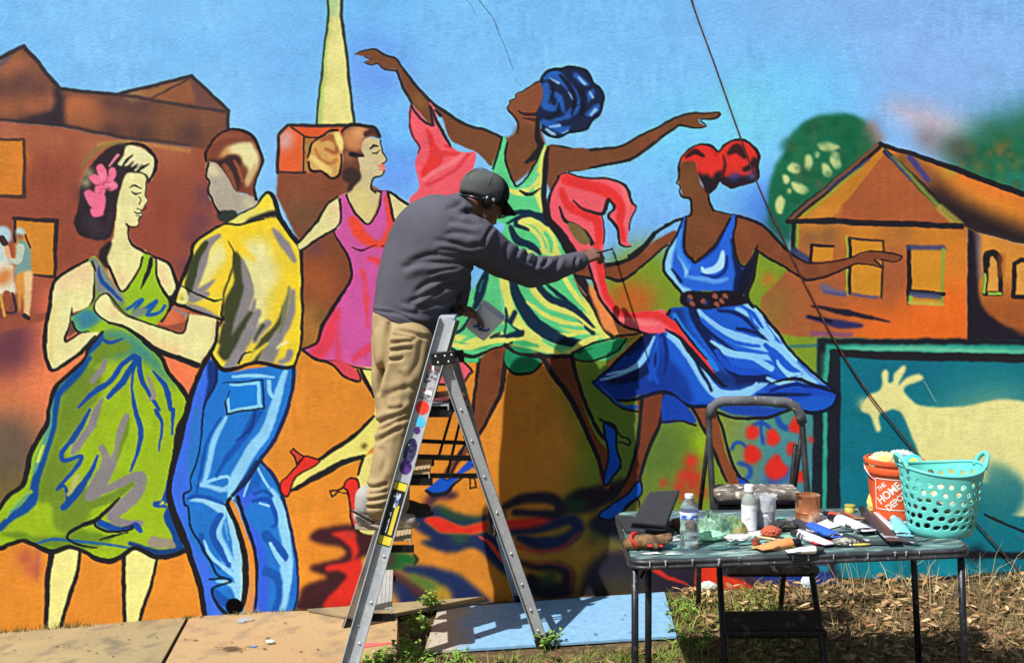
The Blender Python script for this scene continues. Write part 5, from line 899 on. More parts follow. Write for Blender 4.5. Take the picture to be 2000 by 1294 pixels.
MB().bar(W(840,776,.62), W(906,770,.60), .25, .016).build('paint_tray', mat('tray_red_black', (70,34,34), .5, 0, (150,60,56), .5, 18, .08, var=.2), lad, bevel=.003)
st = MB(); 
for a, b_ in ((W(905,850,.42), W(918,890,.40)),(W(918,890,.40), W(935,905,.40)),(W(922,905,.4), W(945,940,.4))): st.tube([a, b_], .004, 8)
st.build('release_strap', BLK, lad)
MB().tube([W(960,985,.5), W(957,1010,.5), W(958,1040,.5), W(964,1046,.5), W(971,1040,.5), W(972,1005,.5)], .011, 8).build('hanging_strap', BLK, lad, smooth=1)
# hinge plates, top cap, feet, stickers
for hh, sgn in ((hN, -1), (hF, 1)): MB().bar(hh+Vector((-.05,sgn*.026,.0)), hh+Vector((.05,sgn*.026,.010)), .012, .055).build('hinge_plate', BLK, lad, bevel=.004)
dots = MB()
for ox, oz in ((-.03,.012),(.008,.014),(.036,.018),(-.02,-.014),(.024,-.01)): dots.ell(hN+Vector((ox,-.0325,oz)), (.0055,.003,.0055), n=10, k=6)
dots.build('rivets', mat('zinc', (206,206,206), .35, .8), lad, smooth=1)['kind'] = 'stuff'
MB().box((tN+tF)/2+Vector((-.005,0,.010)), (.07,.30,.02)).build('top_cap', mat('grey_blue_plastic', (150,160,176), .6, var=.05), lad, bevel=.006)
for f, top in ((fN, tN), (fF, tF), (rN, hN), (rF, hF)):
    ax = (top-f).normalized(); MB().bar(f+ax*.002, f+ax*.05, .078 if f in (fN, fF) else .058, .042, (0,1,0)).build('rubber_foot', BLK, lad, bevel=.004)
rv = MB()
for py in (740, 868, 968, 1085, 1130, 1175, 1220, 1255, 1290):
    p = onr_px(fN, tN, py); rv.ell(p+Vector((.015 if py % 2 else -.012,-.005,0)), (.006,.004,.006), n=10, k=6)
for py in (800, 860, 930, 1000, 1080, 1140, 1190, 1230):
    p = onr_px(rN, hN, py); rv.ell(p+Vector((0,-.005,0)), (.005,.004,.005), n=10, k=6)
rv.build('rivets', mat('zinc', (206,206,206), .35, .8), lad, smooth=1)['kind'] = 'stuff'
def sticker(py0, py1, w, c, nm, off=0, c2=None, round_=False):
    p, q = onr_px(fN, tN, py0), onr_px(fN, tN, py1); nrm = Vector((0,-1,0)); ax = (q-p).normalized(); sd = ax.cross(nrm).normalized()
    m = mat(nm+str(c), c, .5, 0, c2, .5, 60, .03, var=.05); o = nrm*.0042+sd*off
    if round_:
        cc = (p+q)/2+o; r = (q-p).length/2; n = 20
        M = MB().add([cc+ax*r*math.cos(a*2*math.pi/n)+sd*w/2*math.sin(a*2*math.pi/n) for a in range(n)], [tuple(range(n))])
    else: M = MB().add([p+o-sd*w/2, p+o+sd*w/2, q+o+sd*w/2, q+o-sd*w/2], [(0,1,2,3)])
    return M.build(nm, m, lad)
sticker(1064, 940, .055, (24,24,24), 'warning_label')
sticker(1062, 1046, .053, (214,196,52), 'label_band', c2=None).location.y -= .0004
sticker(956, 942, .053, (214,196,52), 'label_band').location.y -= .0004
sticker(1042, 985, .016, (206,190,60), 'label_print', .012).location.y -= .0006
sticker(1040, 1000, .007, (210,210,205), 'label_print', -.008, (40,40,40)).location.y -= .0006
sticker(990, 962, .018, (190,200,210), 'label_print', .004, (70,90,130)).location.y -= .0006
sticker(780, 715, .05, (170,170,172), 'label_sheet', 0, (90,90,96))
sticker(722, 712, .045, (214,70,60), 'label_sheet', 0, (230,230,226)).location.y -= .0004
sticker(769, 760, .045, (196,60,56), 'label_sheet', 0, (230,230,226)).location.y -= .0004
sticker(808, 782, .056, (226,54,34), 'paint_dot', 0, None, True); sticker(832, 812, .04, (70,178,214), 'paint_dot', .008, None, True); sticker(846, 832, .026, (70,30,110), 'paint_dot', .004, None, True)
sticker(905, 855, .05, (20,24,66), 'paint_smear', 0, (60,60,90), True); sticker(925, 898, .05, (84,40,130), 'paint_smear', 0, (40,24,80), True)
# ------------------------------------------------------------------ the painter on the ladder
def remesh(name, mb, voxel, m, parent=None, sm=4, disp=None, loc=None, smf=.6):
    me = mb.mesh(name+'_src'); o = bpy.data.objects.new(name+'_src', me); COL.objects.link(o)
    r = o.modifiers.new('r', 'REMESH'); r.mode = 'VOXEL'; r.voxel_size = voxel
    if sm: s = o.modifiers.new('s', 'SMOOTH'); s.iterations = sm; s.factor = smf
    dg = bpy.context.evaluated_depsgraph_get(); ev_ = o.evaluated_get(dg); out = bpy.data.meshes.new_from_object(ev_); out.name = name
    bpy.data.objects.remove(o); bpy.data.meshes.remove(me)
    if disp:
        n = len(out.vertices); co = np.empty(n*3, np.float32); out.vertices.foreach_get('co', co); nr = np.empty(n*3, np.float32); out.vertices.foreach_get('normal', nr)
        co = co.reshape(-1, 3); nr = nr.reshape(-1, 3); co = co+nr*disp(co)[:, None]; out.vertices.foreach_set('co', co.astype(np.float32).ravel()); out.update()
    out.materials.clear(); out.materials.append(m); out.shade_smooth()
    ob = bpy.data.objects.new(name, out); COL.objects.link(ob)
    if parent is not None:
        ob.parent = parent; off = Vector(); rt = parent
        while rt: off += rt.location; rt = rt.parent
        out.transform(Matrix.Translation(-off))
    elif loc is not None: out.transform(Matrix.Translation(-Vector(loc))); ob.location = loc
    return ob
SKIN = mat('dark_skin', (116,78,58), .5, 0, (98,64,48), .5, 14, .2, var=.1)
shN, shF = W(925,466,.64), W(872,428,.46)
elN, wrN, hdN = W(1036,530,.42), W(1136,508,.24), W(1170,493,.20)
elF, wrF = W(890,560,.46), W(893,604,.50)
hpN, hpF = W(800,665,.70), W(768,660,.54)
knN, knF = W(776,832,.72), W(770,822,.56); anN, anF = W(738,1000,.74), W(772,1000,.57)
neck, head = W(910,418,.50), W(943,386,.48)
body = MB()
fwd = Vector((.76,.42,-.50)).normalized()            # where the face points
rgt = fwd.cross(Vector((0,0,1))).normalized(); upv = rgt.cross(fwd).normalized()
HM = Matrix((fwd, -rgt, upv)).transposed()           # columns: forward, left, up
def hp(f, l, u): return head+HM @ Vector((f, l, u))
body.ell(hp(.005,0,.02), (.098,.076,.105), HM, 24, 16); body.ell(hp(.045,0,-.045), (.062,.058,.075), HM, 20, 12); body.cap(hp(-.03,0,-.04), .058, neck, .062)
body.cap(hp(.092,0,.01), .010, hp(.112,0,-.028), .016, 10); body.ell(hp(.098,0,-.068), (.018,.028,.010), HM, 12, 8); body.ell(hp(.088,0,-.098), (.022,.03,.02), HM, 12, 8)
for s in (-1, 1): body.ell(hp(.082,s*.032,.016), (.016,.02,.010), HM, 12, 8); body.ell(hp(-.012,s*.078,-.012), (.02,.012,.032), HM, 12, 8)
body.cap(neck, .06, W(860,460,.53), .09); body.cap(W(860,460,.53), .10, W(805,585,.60), .09); body.cap(W(805,585,.60), .09, W(788,665,.62), .085)
body.cap(shN, .06, elN, .045).cap(elN, .045, wrN, .028).cap(shF, .06, elF, .045).cap(elF, .045, wrF, .028)
body.cap(hpN, .07, knN, .05).cap(knN, .055, anN, .036).cap(hpF, .06, knF, .05).cap(knF, .055, anF, .036)
def hand(wr, d, palmn, fingers, thumb, L=.085, sc=1.0):
    "palm from the wrist along d; palmn points out of the back of the hand; fingers: curl per finger"
    d = d.normalized(); n = (palmn-d*palmn.dot(d)).normalized(); s = d.cross(n).normalized()
    for k in range(4):
        a = wr+s*(k-1.5)*.011*sc; b_ = wr+d*L*sc+s*(k-1.5)*.019*sc; body.cap(a, .015*sc, b_, .0125*sc, 10)
    for k, (c0, ln) in enumerate(zip(fingers, (.078,.088,.082,.064))):
        p = wr+d*L*sc+s*(k-1.5)*.0195*sc; v = d.copy()
        for j, f in enumerate((.42,.32,.26)):
            v = (Matrix.Rotation(-c0*(1.0 if j else .7), 3, s) @ v).normalized(); q = p+v*ln*f*sc; body.cap(p, (.0105-.001*j)*sc, q, (.0098-.001*j)*sc, 10); p = q
    p = wr+d*.022*sc+thumb[0]*s*.026*sc
    for v, l in ((d*.6+thumb[0]*s*.75-n*.35, .04), (d*.85+thumb[0]*s*.1-n*.55, .032), (d*.8-thumb[0]*s*.3-n*.5, .026)):
        q = p+v.normalized()*l*sc; body.cap(p, .0125*sc, q, .0105*sc, 10); p = q
hand(wrN, (hdN-wrN)+Vector((.02,.01,.012)), Vector((-.2,-.7,.6)), (.75,.85,.95,1.0), (-1,))
hand(wrF, Vector((.75,-.25,-.15)), Vector((.0,.55,.8)), (.35,.4,.45,.5), (1,), .07)
pers = remesh('person', body, .0055, SKIN, None, 3, None, loc=(anN+anF)/2)
tag(pers, 'painter in grey sweatshirt, khaki trousers and cap leaning from the ladder to brush the wall', 'person')
# sweatshirt
GREYJ = mat('grey_fleece', (88,87,96), .95, 0, (78,77,86), .5, 7, .2, bump=.5, bscale=330, var=.08, spec=.1)
jk = MB()
def loft(mb, secs, ax, n=36):
    "closed elliptical body through (centre, half width, half depth) sections"
    ax = ax.normalized(); dpt = Vector((.12,1,.0)); dpt = (dpt-ax*dpt.dot(ax)).normalized(); sd_ = ax.cross(dpt).normalized()
    P_ = catmull(np.array([(*c, a, b) for c, a, b in secs]), False, 5); vs = []; m = len(P_)
    for x, y, z, a, b in P_:
        for k in range(n): t = k*2*math.pi/n; vs.append(Vector((x, y, z))+sd_*a*math.cos(t)+dpt*b*math.sin(t))
    mb.add(vs, [(i*n+k, i*n+(k+1) % n, (i+1)*n+(k+1) % n, (i+1)*n+k) for i in range(m-1) for k in range(n)]+[tuple(range(n-1, -1, -1)), tuple((m-1)*n+k for k in range(n))])
loft(jk, [(W(787,640,.62),.152,.135),(W(795,610,.61),.160,.140),(W(812,560,.60),.184,.150),(W(830,515,.59),.200,.160),(W(848,470,.57),.200,.180),(W(864,436,.54),.172,.185),(W(880,410,.51),.125,.15),(W(890,396,.50),.075,.10)], Vector((.33,.08,.62)))
jk.cap(shN, .098, W(980,505,.55), .086).cap(W(980,505,.55), .086, elN, .073).cap(elN, .073, W(1080,526,.33), .062).cap(W(1080,526,.33), .06, wrN.lerp(elN,.06), .044)
jk.cap(W(868,455,.61), .12, shN, .10).cap(shF, .10, elF, .07).cap(elF, .07, wrF.lerp(elF,.1), .045).cap(W(880,440,.51), .11, neck.lerp(W(880,440,.51), .3), .085)
jk.cap(W(862,430,.54), .10, W(900,412,.50), .084)
def creases(z, rows):
    return [(catmull(pts(z, r), False, 6) if r.count(' ') > 1 else np.vstack([np.linspace(*pts(z, r), 8)]), w, d) for r, w, d in rows]
def crease_disp(co, rows, base=.006, bs=4.5):
    px = 1000+co[:, 0]*FPX/(DIST+co[:, 1]); py = YH+(EYE-co[:, 2])*FPX/(DIST+co[:, 1]); out = np.zeros(len(co))
    for q, w, d in rows:
        best = np.full(len(co), 1e9); sg = np.zeros(len(co)); tt = np.zeros(len(co))
        for k in range(len(q)-1):
            a, b = q[k], q[k+1]; e = b-a; L2 = (e**2).sum()+1e-9; t = np.clip(((px-a[0])*e[0]+(py-a[1])*e[1])/L2, 0, 1)
            dx = px-a[0]-t*e[0]; dy = py-a[1]-t*e[1]; dd = np.hypot(dx, dy); m = dd < best
            best = np.where(m, dd, best); sg = np.where(m, np.sign(e[0]*dy-e[1]*dx), sg); tt = np.where(m, (k+t)/(len(q)-1), tt)
        env = np.clip(np.minimum(tt, 1-tt)*5, 0, 1)**.6; sd_ = best*sg
        out += d*env*(-1.0*np.exp(-(sd_/w)**2)+.75*np.exp(-((sd_+2.3*w)/(1.5*w))**2)+.25*np.exp(-((sd_-2.4*w)/(1.6*w))**2))
    return px, py, out+np.array([base*mnoise.noise(Vector(c)*bs) for c in co])
JC = creases('H', [('980,560 860,590 760,565 640,545',5,.009),('960,620 800,645 620,640 470,685',6,.012),('930,690 740,690 560,690 430,725',6,.014),('890,740 720,775 580,830 510,890',5,.010),('860,790 700,835 560,905 480,935',5,.012),('820,890 690,930 560,965 430,935',5,.010),('800,960 650,1000 500,1005 360,985',5,.008),
 ('900,640 780,612 660,600',4,.008),('800,720 690,735 600,760',3.5,.009),('960,400 880,370 800,375',5,.010),('940,450 840,440 740,415',5,.009),('900,520 800,500 700,510',5,.007),('1010,460 975,510 945,580',3,.010),('1000,600 1010,680 1000,740',5,.008),('830,300 780,330 720,345',5,.006),
 ('1195,580 1165,620 1150,660',3,.010),('1250,610 1225,645 1215,680',3,.010),('1300,650 1285,690 1262,730',3,.012),('1365,655 1345,690 1300,715',3,.011),('1110,560 1090,620 1085,680',4,.008),('1440,650 1420,690 1410,740',3.5,.008),('1545,650 1530,690 1535,735',2.5,.009),('1150,700 1240,745 1350,770',4,.007),
 ('220,985 400,1010 520,1060 640,1080',2.2,.007),('520,1000 640,900 700,830',5,.008),('700,1010 760,930 800,850',5,.008)])
def jk_disp(co): return crease_disp(co, JC)[2]
jacket = remesh('sweatshirt', jk, .0062, GREYJ, pers, 5, jk_disp); jacket['label'] = 'grey fleece sweatshirt with deep folds'
MB().tube([neck+HM @ Vector((-.03+.066*math.cos(a), .07*math.sin(a), -.028+.018*math.cos(a))) for a in np.linspace(0, 2*math.pi, 25)], .016, 8, cap=False).build('collar', GREYJ, jacket, smooth=1)
# trousers
KH = mat('khaki_cotton', (166,146,108), .9, 0, (150,130,94), .5, 9, .2, bump=.2, bscale=240, var=.07, spec=.15)
tr = MB()
loft(tr, [(W(787,612,.62),.135,.12),(W(788,640,.62),.140,.125),(W(787,670,.62),.142,.135),(W(786,700,.62),.13,.14),(W(784,720,.62),.09,.11)], Vector((.05,0,1)))
tr.cap(hpN+Vector((.0,0,-.01)), .106, W(788,750,.71), .100).cap(W(788,750,.71), .100, knN, .084).cap(knN, .084, W(757,920,.74), .076).cap(W(757,920,.74), .076, W(741,985,.74), .066)
tr.cap(hpF+Vector((-.01,0,-.01)), .094, W(764,750,.55), .084).cap(W(764,750,.55), .084, knF, .074).cap(knF, .074, W(772,920,.57), .064).cap(W(772,920,.57), .064, W(774,985,.57), .056)
TC = creases('I', [('352,90 348,200 340,320 305,450 285,560',5,.022),('370,235 440,215 520,212',3,.010),('355,280 430,262 500,258',3,.010),('345,335 400,330 450,318',3,.009),('400,145 500,165 600,195',3,.012),('380,180 460,185 540,200',3,.008),('265,745 380,695 510,640',5,.014),('300,785 400,725 490,690',4,.012),('345,645 400,640 450,620',4,.009),('265,855 360,795 440,750',4,.011),
 ('330,560 420,520 520,500',5,.006),('300,880 330,960 300,1060',6,.006),('190,1225 260,1215 340,1195',3,.012),('205,1262 280,1258 355,1236',3,.012),('180,1115 260,1140 350,1110',4,.010),('230,1180 300,1170 350,1150',3,.008),('560,200 540,330 480,450',6,.006),('240,130 245,260 260,400',5,.006),('420,400 450,450 470,520',5,.006)])
def tr_disp(co): return crease_disp(co, TC, .005, 4.0)[2]
trs = remesh('trousers', tr, .0062, KH, pers, 4, tr_disp); trs['label'] = 'khaki cotton trousers'
def patch(ps, nm, m, par, r=.004): MB().tube(ps, r, 8).build(nm, m, par, smooth=1)
# cap with brim, headphones
CAPM = mat('faded_grey_cap', (84,87,85), .95, 0, (70,73,72), .5, 20, .2, bump=.2, bscale=300, var=.1, spec=.1)
cp = MB(); prof = []
prof = [(.100,-.050),(.108,-.03)]
for i in range(11):
    a = math.pi/2*i/10; prof.append((.112*math.cos(a)**.75 if i < 10 else .004, .002+.086*math.sin(a)))
cp.lathe(prof, 32, hp(-.008,0,.030), HM @ Matrix.Rotation(math.radians(-8), 3, 'Y'), 1.02, .87, cap0=False)
capo = cp.build('cap', CAPM, pers, smooth=1, solid=.004); capo['label'] = 'grey baseball cap with a black front and brim'
NAVY = mat('black_cap_front', (26,27,32), .9, 0, (34,35,40), .5, 20, .2, bump=.2, bscale=300, spec=.1)
fp = MB(); vsf = []; nf = 19
for i in range(nf):
    th = -1.25+2.5*i/(nf-1)
    for (r_, z_) in [(.102,-.050),(.1105,-.03)]+[(.1145*math.cos(math.pi/2*k/10)**.75, .003+.0868*math.sin(math.pi/2*k/10)) for k in range(10)]:
        vsf.append(hp(-.008,0,.030)+(HM @ Matrix.Rotation(math.radians(-8), 3, 'Y')) @ Vector((r_*1.02*math.cos(th), r_*.87*math.sin(th), z_)))
fp.add(vsf, [(i*12+k, i*12+k+1, (i+1)*12+k+1, (i+1)*12+k) for i in range(nf-1) for k in range(11)]).build('front_panel', NAVY, capo, smooth=1, solid=.003)
br = MB(); n = 15; vs3 = []
for i in range(n):
    u = -1+2*i/(n-1)
    for j in range(6):
        t = j/5; r0 = hp(.090-.055*u*u, u*.088, .030); r1 = hp(.090+.090*(1-.55*u*u), u*.080, .012-.020*u*u); vs3.append(r0.lerp(r1, t)+upv*.006*math.sin(t*math.pi))
br.add(vs3, [(i*6+j, i*6+j+1, (i+1)*6+j+1, (i+1)*6+j) for i in range(n-1) for j in range(5)]).build('brim', NAVY, capo, smooth=1, solid=.005)
MB().ell(hp(-.01,0,.118), (.01,.01,.005), HM, 10, 6).build('button', CAPM, capo, smooth=1)
eb = MB()
for i in range(6):
    a = i*math.pi/3+.2; ps = [hp(-.008,0,.030)+HM @ Vector((.1145*math.cos(t)**.75*math.cos(a)*1.02, .1145*math.cos(t)**.75*math.sin(a)*.87, .003+.0865*math.sin(t))) for t in np.linspace(0, 1.45, 10)]
    eb.tube(ps, .0017, 6)
eb.build('seam', CAPM, capo)
HPB = mat('glossy_black_plastic', (16,16,18), .25, var=.1)
hpn = empty('headphones', hp(0,-.085,-.01), 'black over-ear headphones worn below the cap', 'headphones')
MB().ell(hp(-.005,-.092,-.022), (.028,.020,.034), HM, 20, 12).build('ear_cup', HPB, hpn, smooth=1)
MB().ell(hp(-.005,-.080,-.022), (.032,.014,.038), HM, 20, 12).build('ear_pad', BLK, hpn, smooth=1)
MB().tube([hp(-.012-.09*math.sin(a), -.098*math.cos(a), -.03-.02*math.sin(a)) for a in np.linspace(0, math.pi, 15)], .007, 8).build('band', HPB, hpn, smooth=1)
MB().ell(hp(-.005,.088,-.022), (.028,.020,.034), HM, 20, 12).build('ear_cup', HPB, hpn, smooth=1)
MB().ell(hp(.003,-.110,-.014), (.008,.003,.009), HM, 16, 8).build('ear_cup_trim', mat('zinc', (206,206,206), .35, .8), hpn, smooth=1)
# shoes
SHM = mat('pale_grey_shoe', (170,162,150), .85, 0, (140,132,120), .5, 30, .2, bump=.2, bscale=200, var=.1); SHD = mat('dark_brown_shoe', (58,42,36), .75, 0, (44,32,28), .5, 30, .2, bump=.2, bscale=200, var=.15)
def shoe(heel, toe, m, nm, sole_m):
    d = (toe-heel).normalized(); d.z = 0; d.normalize(); s = d.cross(Vector((0,0,1))); L = (toe-heel).length; b = MB()
    def P(f, l, u): return heel+d*f*L+s*l+Vector((0,0,u))
    b.ell(P(.14,0,.055), (.05,.038,.05), Matrix((d, s, Vector((0,0,1)))).transposed(), 18, 12)
    b.cap(P(.16,0,.05), .040, P(.18,0,.11), .044); b.cap(P(.12,0,.035), .034, P(.55,0,.035), .038); b.cap(P(.4,0,.062), .034, P(.7,0,.034), .032); b.cap(P(.55,.008,.03), .036, P(.86,.004,.026), .028)
    o = remesh(nm, b, .005, m, pers, 4, None)
    so2 = MB(); n = 24; vs4 = []
    for i in range(n):
        a = i*2*math.pi/n; f = .5+.5*math.cos(a); w_ = (.034+.012*math.sin(math.pi*min(1, f*1.1)))*math.sin(a)*(1 if abs(math.sin(a)) > .01 else 1); vs4.append(P(f*1.02-.01, w_, 0))
    so2.prism([tuple(v) for v in vs4], -.004, .018).build('sole', sole_m, o, bevel=.004)
    return o
s1 = onr_px(fN, tN, 1056).z+.010
hN_ = W(694,1050,.74); hN_.z = s1; hF_ = W(724,1046,.57); hF_.z = s1
SOLE = mat('rubber_sole', (150,140,122), .8, var=.1)
shn = shoe(hN_, hN_+Vector((.27,.05,0)), SHM, 'shoe', SOLE); shn['label'] = 'pale grey shoe with a dark strap, heel over the step'
shf = shoe(hF_, hF_+Vector((.27,.09,0)), SHD, 'shoe', BLK); shf['label'] = 'dark brown shoe behind the ladder rail'
MB().tube([hN_+Vector((-.012+.10*t, -.046-.004*math.sin(t*3), .088-.055*t)) for t in np.linspace(0, 1, 8)], .006, 6).build('strap', BLK, shn, smooth=1)
MB().cap(hN_+Vector((.045,.008,.095)), .050, hN_+Vector((.05,.008,.13)), .052).build('sock', mat('grey_sock', (150,148,144), .95, bump=.2, bscale=200), shn, smooth=1)
# brush in the right hand, tub in the left
b0, b1 = W(1166,494,.28), W(1196,486,.004); dv = b1-b0
bru = empty('paint_brush', b1, 'thin dark brush in the painter\'s outstretched hand touching the painted sky', 'brush')
MB().tube([b0, b0+dv*.25, b0+dv*.6, b0+dv*.86], [.0035,.0055,.0048,.0042], 10).build('handle', BLK, bru, smooth=1)
MB().tube([b0+dv*.86, b0+dv*.94], [.0048,.0055], 10).build('ferrule', BLKM, bru, smooth=1); MB().tube([b0+dv*.94, b0+dv*.97, b1], [.0055,.007,.002], 10).build('bristles', mat('dark_bristles', (30,24,26), .9), bru, smooth=1)
TUBM = mat('cloudy_plastic', (230,233,238), .45, var=.04, trans=0, spec=.3)
tc_ = W(946,628,.47); TM = Matrix.Rotation(math.radians(38), 3, 'Y') @ Matrix.Rotation(math.radians(12), 3, 'X')
tub = empty('plastic_tub', tc_, 'cloudy white plastic tub with a blue smear in the painter\'s left hand', 'tub')
tb = MB(); rows = []
for (hx, hy, z) in ((.052,.045,-.062),(.054,.047,-.058),(.062,.054,.06),(.066,.058,.062),(.066,.058,.068),(.060,.052,.068),(.058,.05,.056),(.05,.043,-.056)):
    for a in range(32):
        th = a*2*math.pi/32; e = .45; x = math.copysign(abs(math.cos(th))**e, math.cos(th))*hx; y = math.copysign(abs(math.sin(th))**e, math.sin(th))*hy; rows.append(tc_+TM @ Vector((x, y, z)))
tb.add(rows, [(i*32+a, i*32+(a+1) % 32, (i+1)*32+(a+1) % 32, (i+1)*32+a) for i in range(7) for a in range(32)]+[tuple(range(31, -1, -1)), tuple(7*32+a for a in range(32))]).build('wall', TUBM, tub, smooth=50)
BLP = mat('blue_paint', (40,110,186), .4, 0, (24,70,150), .5, 60, .1, var=.15)
for ps, w_ in (([(-.025,-.035),(-.012,-.015),(-.02,.0),(.0,-.028),(.012,-.004)], .009), ([(.0,-.03),(.015,-.02),(.03,-.012),(.036,.004)], .007)):
    q = MB(); pts3 = [tc_+TM @ Vector((x, -.0535-.00035*(1 if True else 0)-(z+.06)*.062, z)) for x, z in ps]; q.tube(pts3, [w_*.5, w_*.7, w_*.7, w_*.6, w_*.4][:len(ps)], 8); q.build('paint_smear', BLP, tub, smooth=1)
# ------------------------------------------------------------------ folding table
def TZ(x): return .65+(x-.40)*.043
def onT(px, py, up=0.0):
    x = .8
    for _ in range(15):
        s = (py-YH)/(EYE-TZ(x)-up); x = (px-1000)/s
    return Vector((x, -(DIST-FPX/s), TZ(x)+up))
cFL, cFR, cRL, cRR = onT(1234,1092), onT(1893,1067), onT(1206,998), onT(1792,990)
tbl = empty('folding_table', (cFL+cRR)/2, 'paint splattered folding table holding art supplies, basket and bucket', 'table'); tbl.location.z = gz(tbl.location.x)
TT = mat('splattered_table_top', (84,112,110), .5, 0, (58,66,70), .50, 7, .16, var=.3, c3=(150,176,168), amt3=.60, scale3=20, bump=.1, bscale=90, stretch=(.5,1.6,1))
def rounded(cs, r, n=6):
    out = []
    for i in range(len(cs)):
        p = cs[i]; a = (cs[i-1]-p).normalized(); b = (cs[(i+1) % len(cs)]-p).normalized()
        for k in range(n+1):
            t = k/n; q = (p+a*r)*(1-t)**2+p*2*t*(1-t)+(p+b*r)*t*t; out.append((q.x, q.y, TZ(q.x)))
    return out
ring = rounded([cFL, cFR, cRR, cRL], .065)
MB().prism(ring, -.006, 0).build('table_top', TT, tbl)
EDG = mat('chipped_black_edge', (50,52,56), .4, .3, (78,80,84), .58, 12, .12, var=.2, c3=(150,150,146), amt3=.70, scale3=70)
cen = sum((Vector(p) for p in ring), Vector())/len(ring)
outer = []
for p in ring:
    v = Vector(p); d = (v-cen); d.z = 0; outer.append(v+d.normalized()*.006)
rm = MB()
for off, z, r in ((0, -.012, .009), (0, -.030, .008)):
    rm.tube([v+Vector((0,0,z)) for v in outer]+[outer[0]+Vector((0,0,z))], r, 8, cap=False)
rm.tube([v+Vector((0,0,-.021)) for v in outer]+[outer[0]+Vector((0,0,-.021))], .006, 8, cap=False)
rm.build('rim', EDG, tbl, smooth=1)
rg = random.Random(3); dr_ = MB()
for i in range(13):
    t = rg.random(); p = cFL.lerp(cFR, .04+.92*t)+Vector((0,-.0165,-.008)); l = rg.uniform(.004,.016); dr_.tube([p+Vector((0,0,.004)), p+Vector((0,0,-l*.6)), p+Vector((0,0,-l))], [rg.uniform(.002,.006),.0016,.002], 6)
dr_.build('paint_drips', mat('dry_white_paint', (196,198,190), .6, c2=(110,150,140), amt=.5, scale=30), tbl)['kind'] = 'stuff'
LEGM = mat('dark_steel_tube', (40,41,46), .4, .5, (84,84,88), .62, 40, .05, var=.15)
for top, bx, by in ((cFL.lerp(cFR,.012)+Vector((0,.03,0)), 0, 0), (cFL.lerp(cFR,.075)+Vector((0,.26,0)), 0, .02), (cFR+Vector((-.018,.03,0)), .02, 0), (cRR+Vector((-.04,-.05,0)), .03, .0)):
    a = top+Vector((0,0,-.02)); f = Vector((a.x+bx, a.y+by, gz(a.x)-.005)); MB().tube([a, f], .0125, 12).build('leg', LEGM, tbl, smooth=1)
MB().bar(cFL+Vector((.07,.28,-.1)), cFL+Vector((.14,.30,-.03)), .005, .014).bar(cFL+Vector((.06,.28,-.14)), cFL+Vector((.12,.30,-.03)), .004, .012).build('leg_brace', LEGM, tbl)
# flat splashes of dried paint on the top
rg = random.Random(11)
SPC = [(130,180,156),(186,192,190),(40,52,58),(104,156,148),(176,190,84),(76,94,98),(200,202,198),(52,100,98)]
for i in range(46):
    px_, py_ = rg.uniform(1250,1870), rg.uniform(1006,1082); c_ = onT(px_, py_, .0004+.00012*i); r_ = rg.uniform(.008,.034); n = 18; ph = rg.uniform(0,6)
    poly = [c_+Vector((r_*2.2*(1+.35*math.sin(3*a+ph)+.2*math.sin(7*a))*math.cos(a), r_*(1+.3*math.sin(4*a+ph))*math.sin(a), 0)) for a in (k*2*math.pi/n for k in range(n))]
    poly = [(v.x, v.y, TZ(v.x)+.0004+.00012*i) for v in poly if cFL.x < v.x < cFR.x-.02 and cFL.y+.03 < v.y < cRR.y-.02]
    if len(poly) > 3: cc = SPC[i % 8]; MB().add(poly, [tuple(range(len(poly)))]).build('paint_splash', mat('splash%d' % (i % 8), cc, .55, var=.1), tbl)
# ------------------------------------------------------------------ three-step folding stool behind the table
STM = mat('stool_dark_tube', (58,60,64), .4, .6, (84,86,88), .55, 14, .15, var=.2, c3=(176,176,170), amt3=.72, scale3=80)
STD = mat('stool_black', (28,28,30), .5, .2, (70,72,74), .62, 30, .05, var=.15)
stl = empty('step_stool', G(1480,1250), 'dark folding step stool with a hoop handle standing behind the table', 'step stool')
def hoop(l, r, top, dep_t, dep_b, base_y, rad):
    ps = []
    L0, R0 = W(l[0], l[1], dep_b), W(r[0], r[1], dep_b)
    return ps
hp_ = [W(1394,1010,.86), W(1388,900,.83), W(1384,822,.80), W(1386,800,.80), W(1395,788,.80), W(1412,783,.80), W(1475,782,.80), W(1535,785,.80), W(1552,792,.80), W(1562,806,.80), W(1567,830,.80), W(1572,900,.83), W(1580,1000,.86)]
MB().tube([Vector(v) for v in catmull(np.array([tuple(v) for v in hp_]), False, 4)], .0135, 12).build('hoop_handle', STM, stl, smooth=1)
gr_ = MB().tube([W(1388,815,.80), W(1390,796,.8), W(1400,787,.8), W(1414,783,.80), W(1475,782,.80), W(1535,785,.80), W(1553,793,.8), W(1563,808,.8), W(1567,826,.8)], .021, 12).build('foam_grip', mat('worn_foam', (70,72,75), .8, 0, (104,106,112), .55, 9, .15, var=.15, c3=(190,190,150), amt3=.69, scale3=34), stl, smooth=1)
for (x0,y0,d0),(x1,y1,d1) in (((1398,985,.88),(1418,1345,1.32)),((1566,985,.88),(1618,1345,1.32)),((1366,1000,.70),(1364,1186,.34)),((1554,870,.72),(1524,1192,.34))):
    MB().tube([W(x0,y0,d0), G(x1,y1)], .0125, 10).build('leg', STD, stl, smooth=1)
MB().tube([W(1384,850,.78), W(1366,1000,.70)], .010, 10).build('rear_stile', STD, stl, smooth=1); MB().tube([W(1566,845,.78), W(1545,1000,.70)], .010, 10).build('rear_stile', STD, stl, smooth=1)
TREAD = mat('splattered_tread', (120,112,100), .7, 0, (70,66,62), .5, 14, .1, var=.25, c3=(206,196,180), amt3=.6, scale3=30, bump=.2)
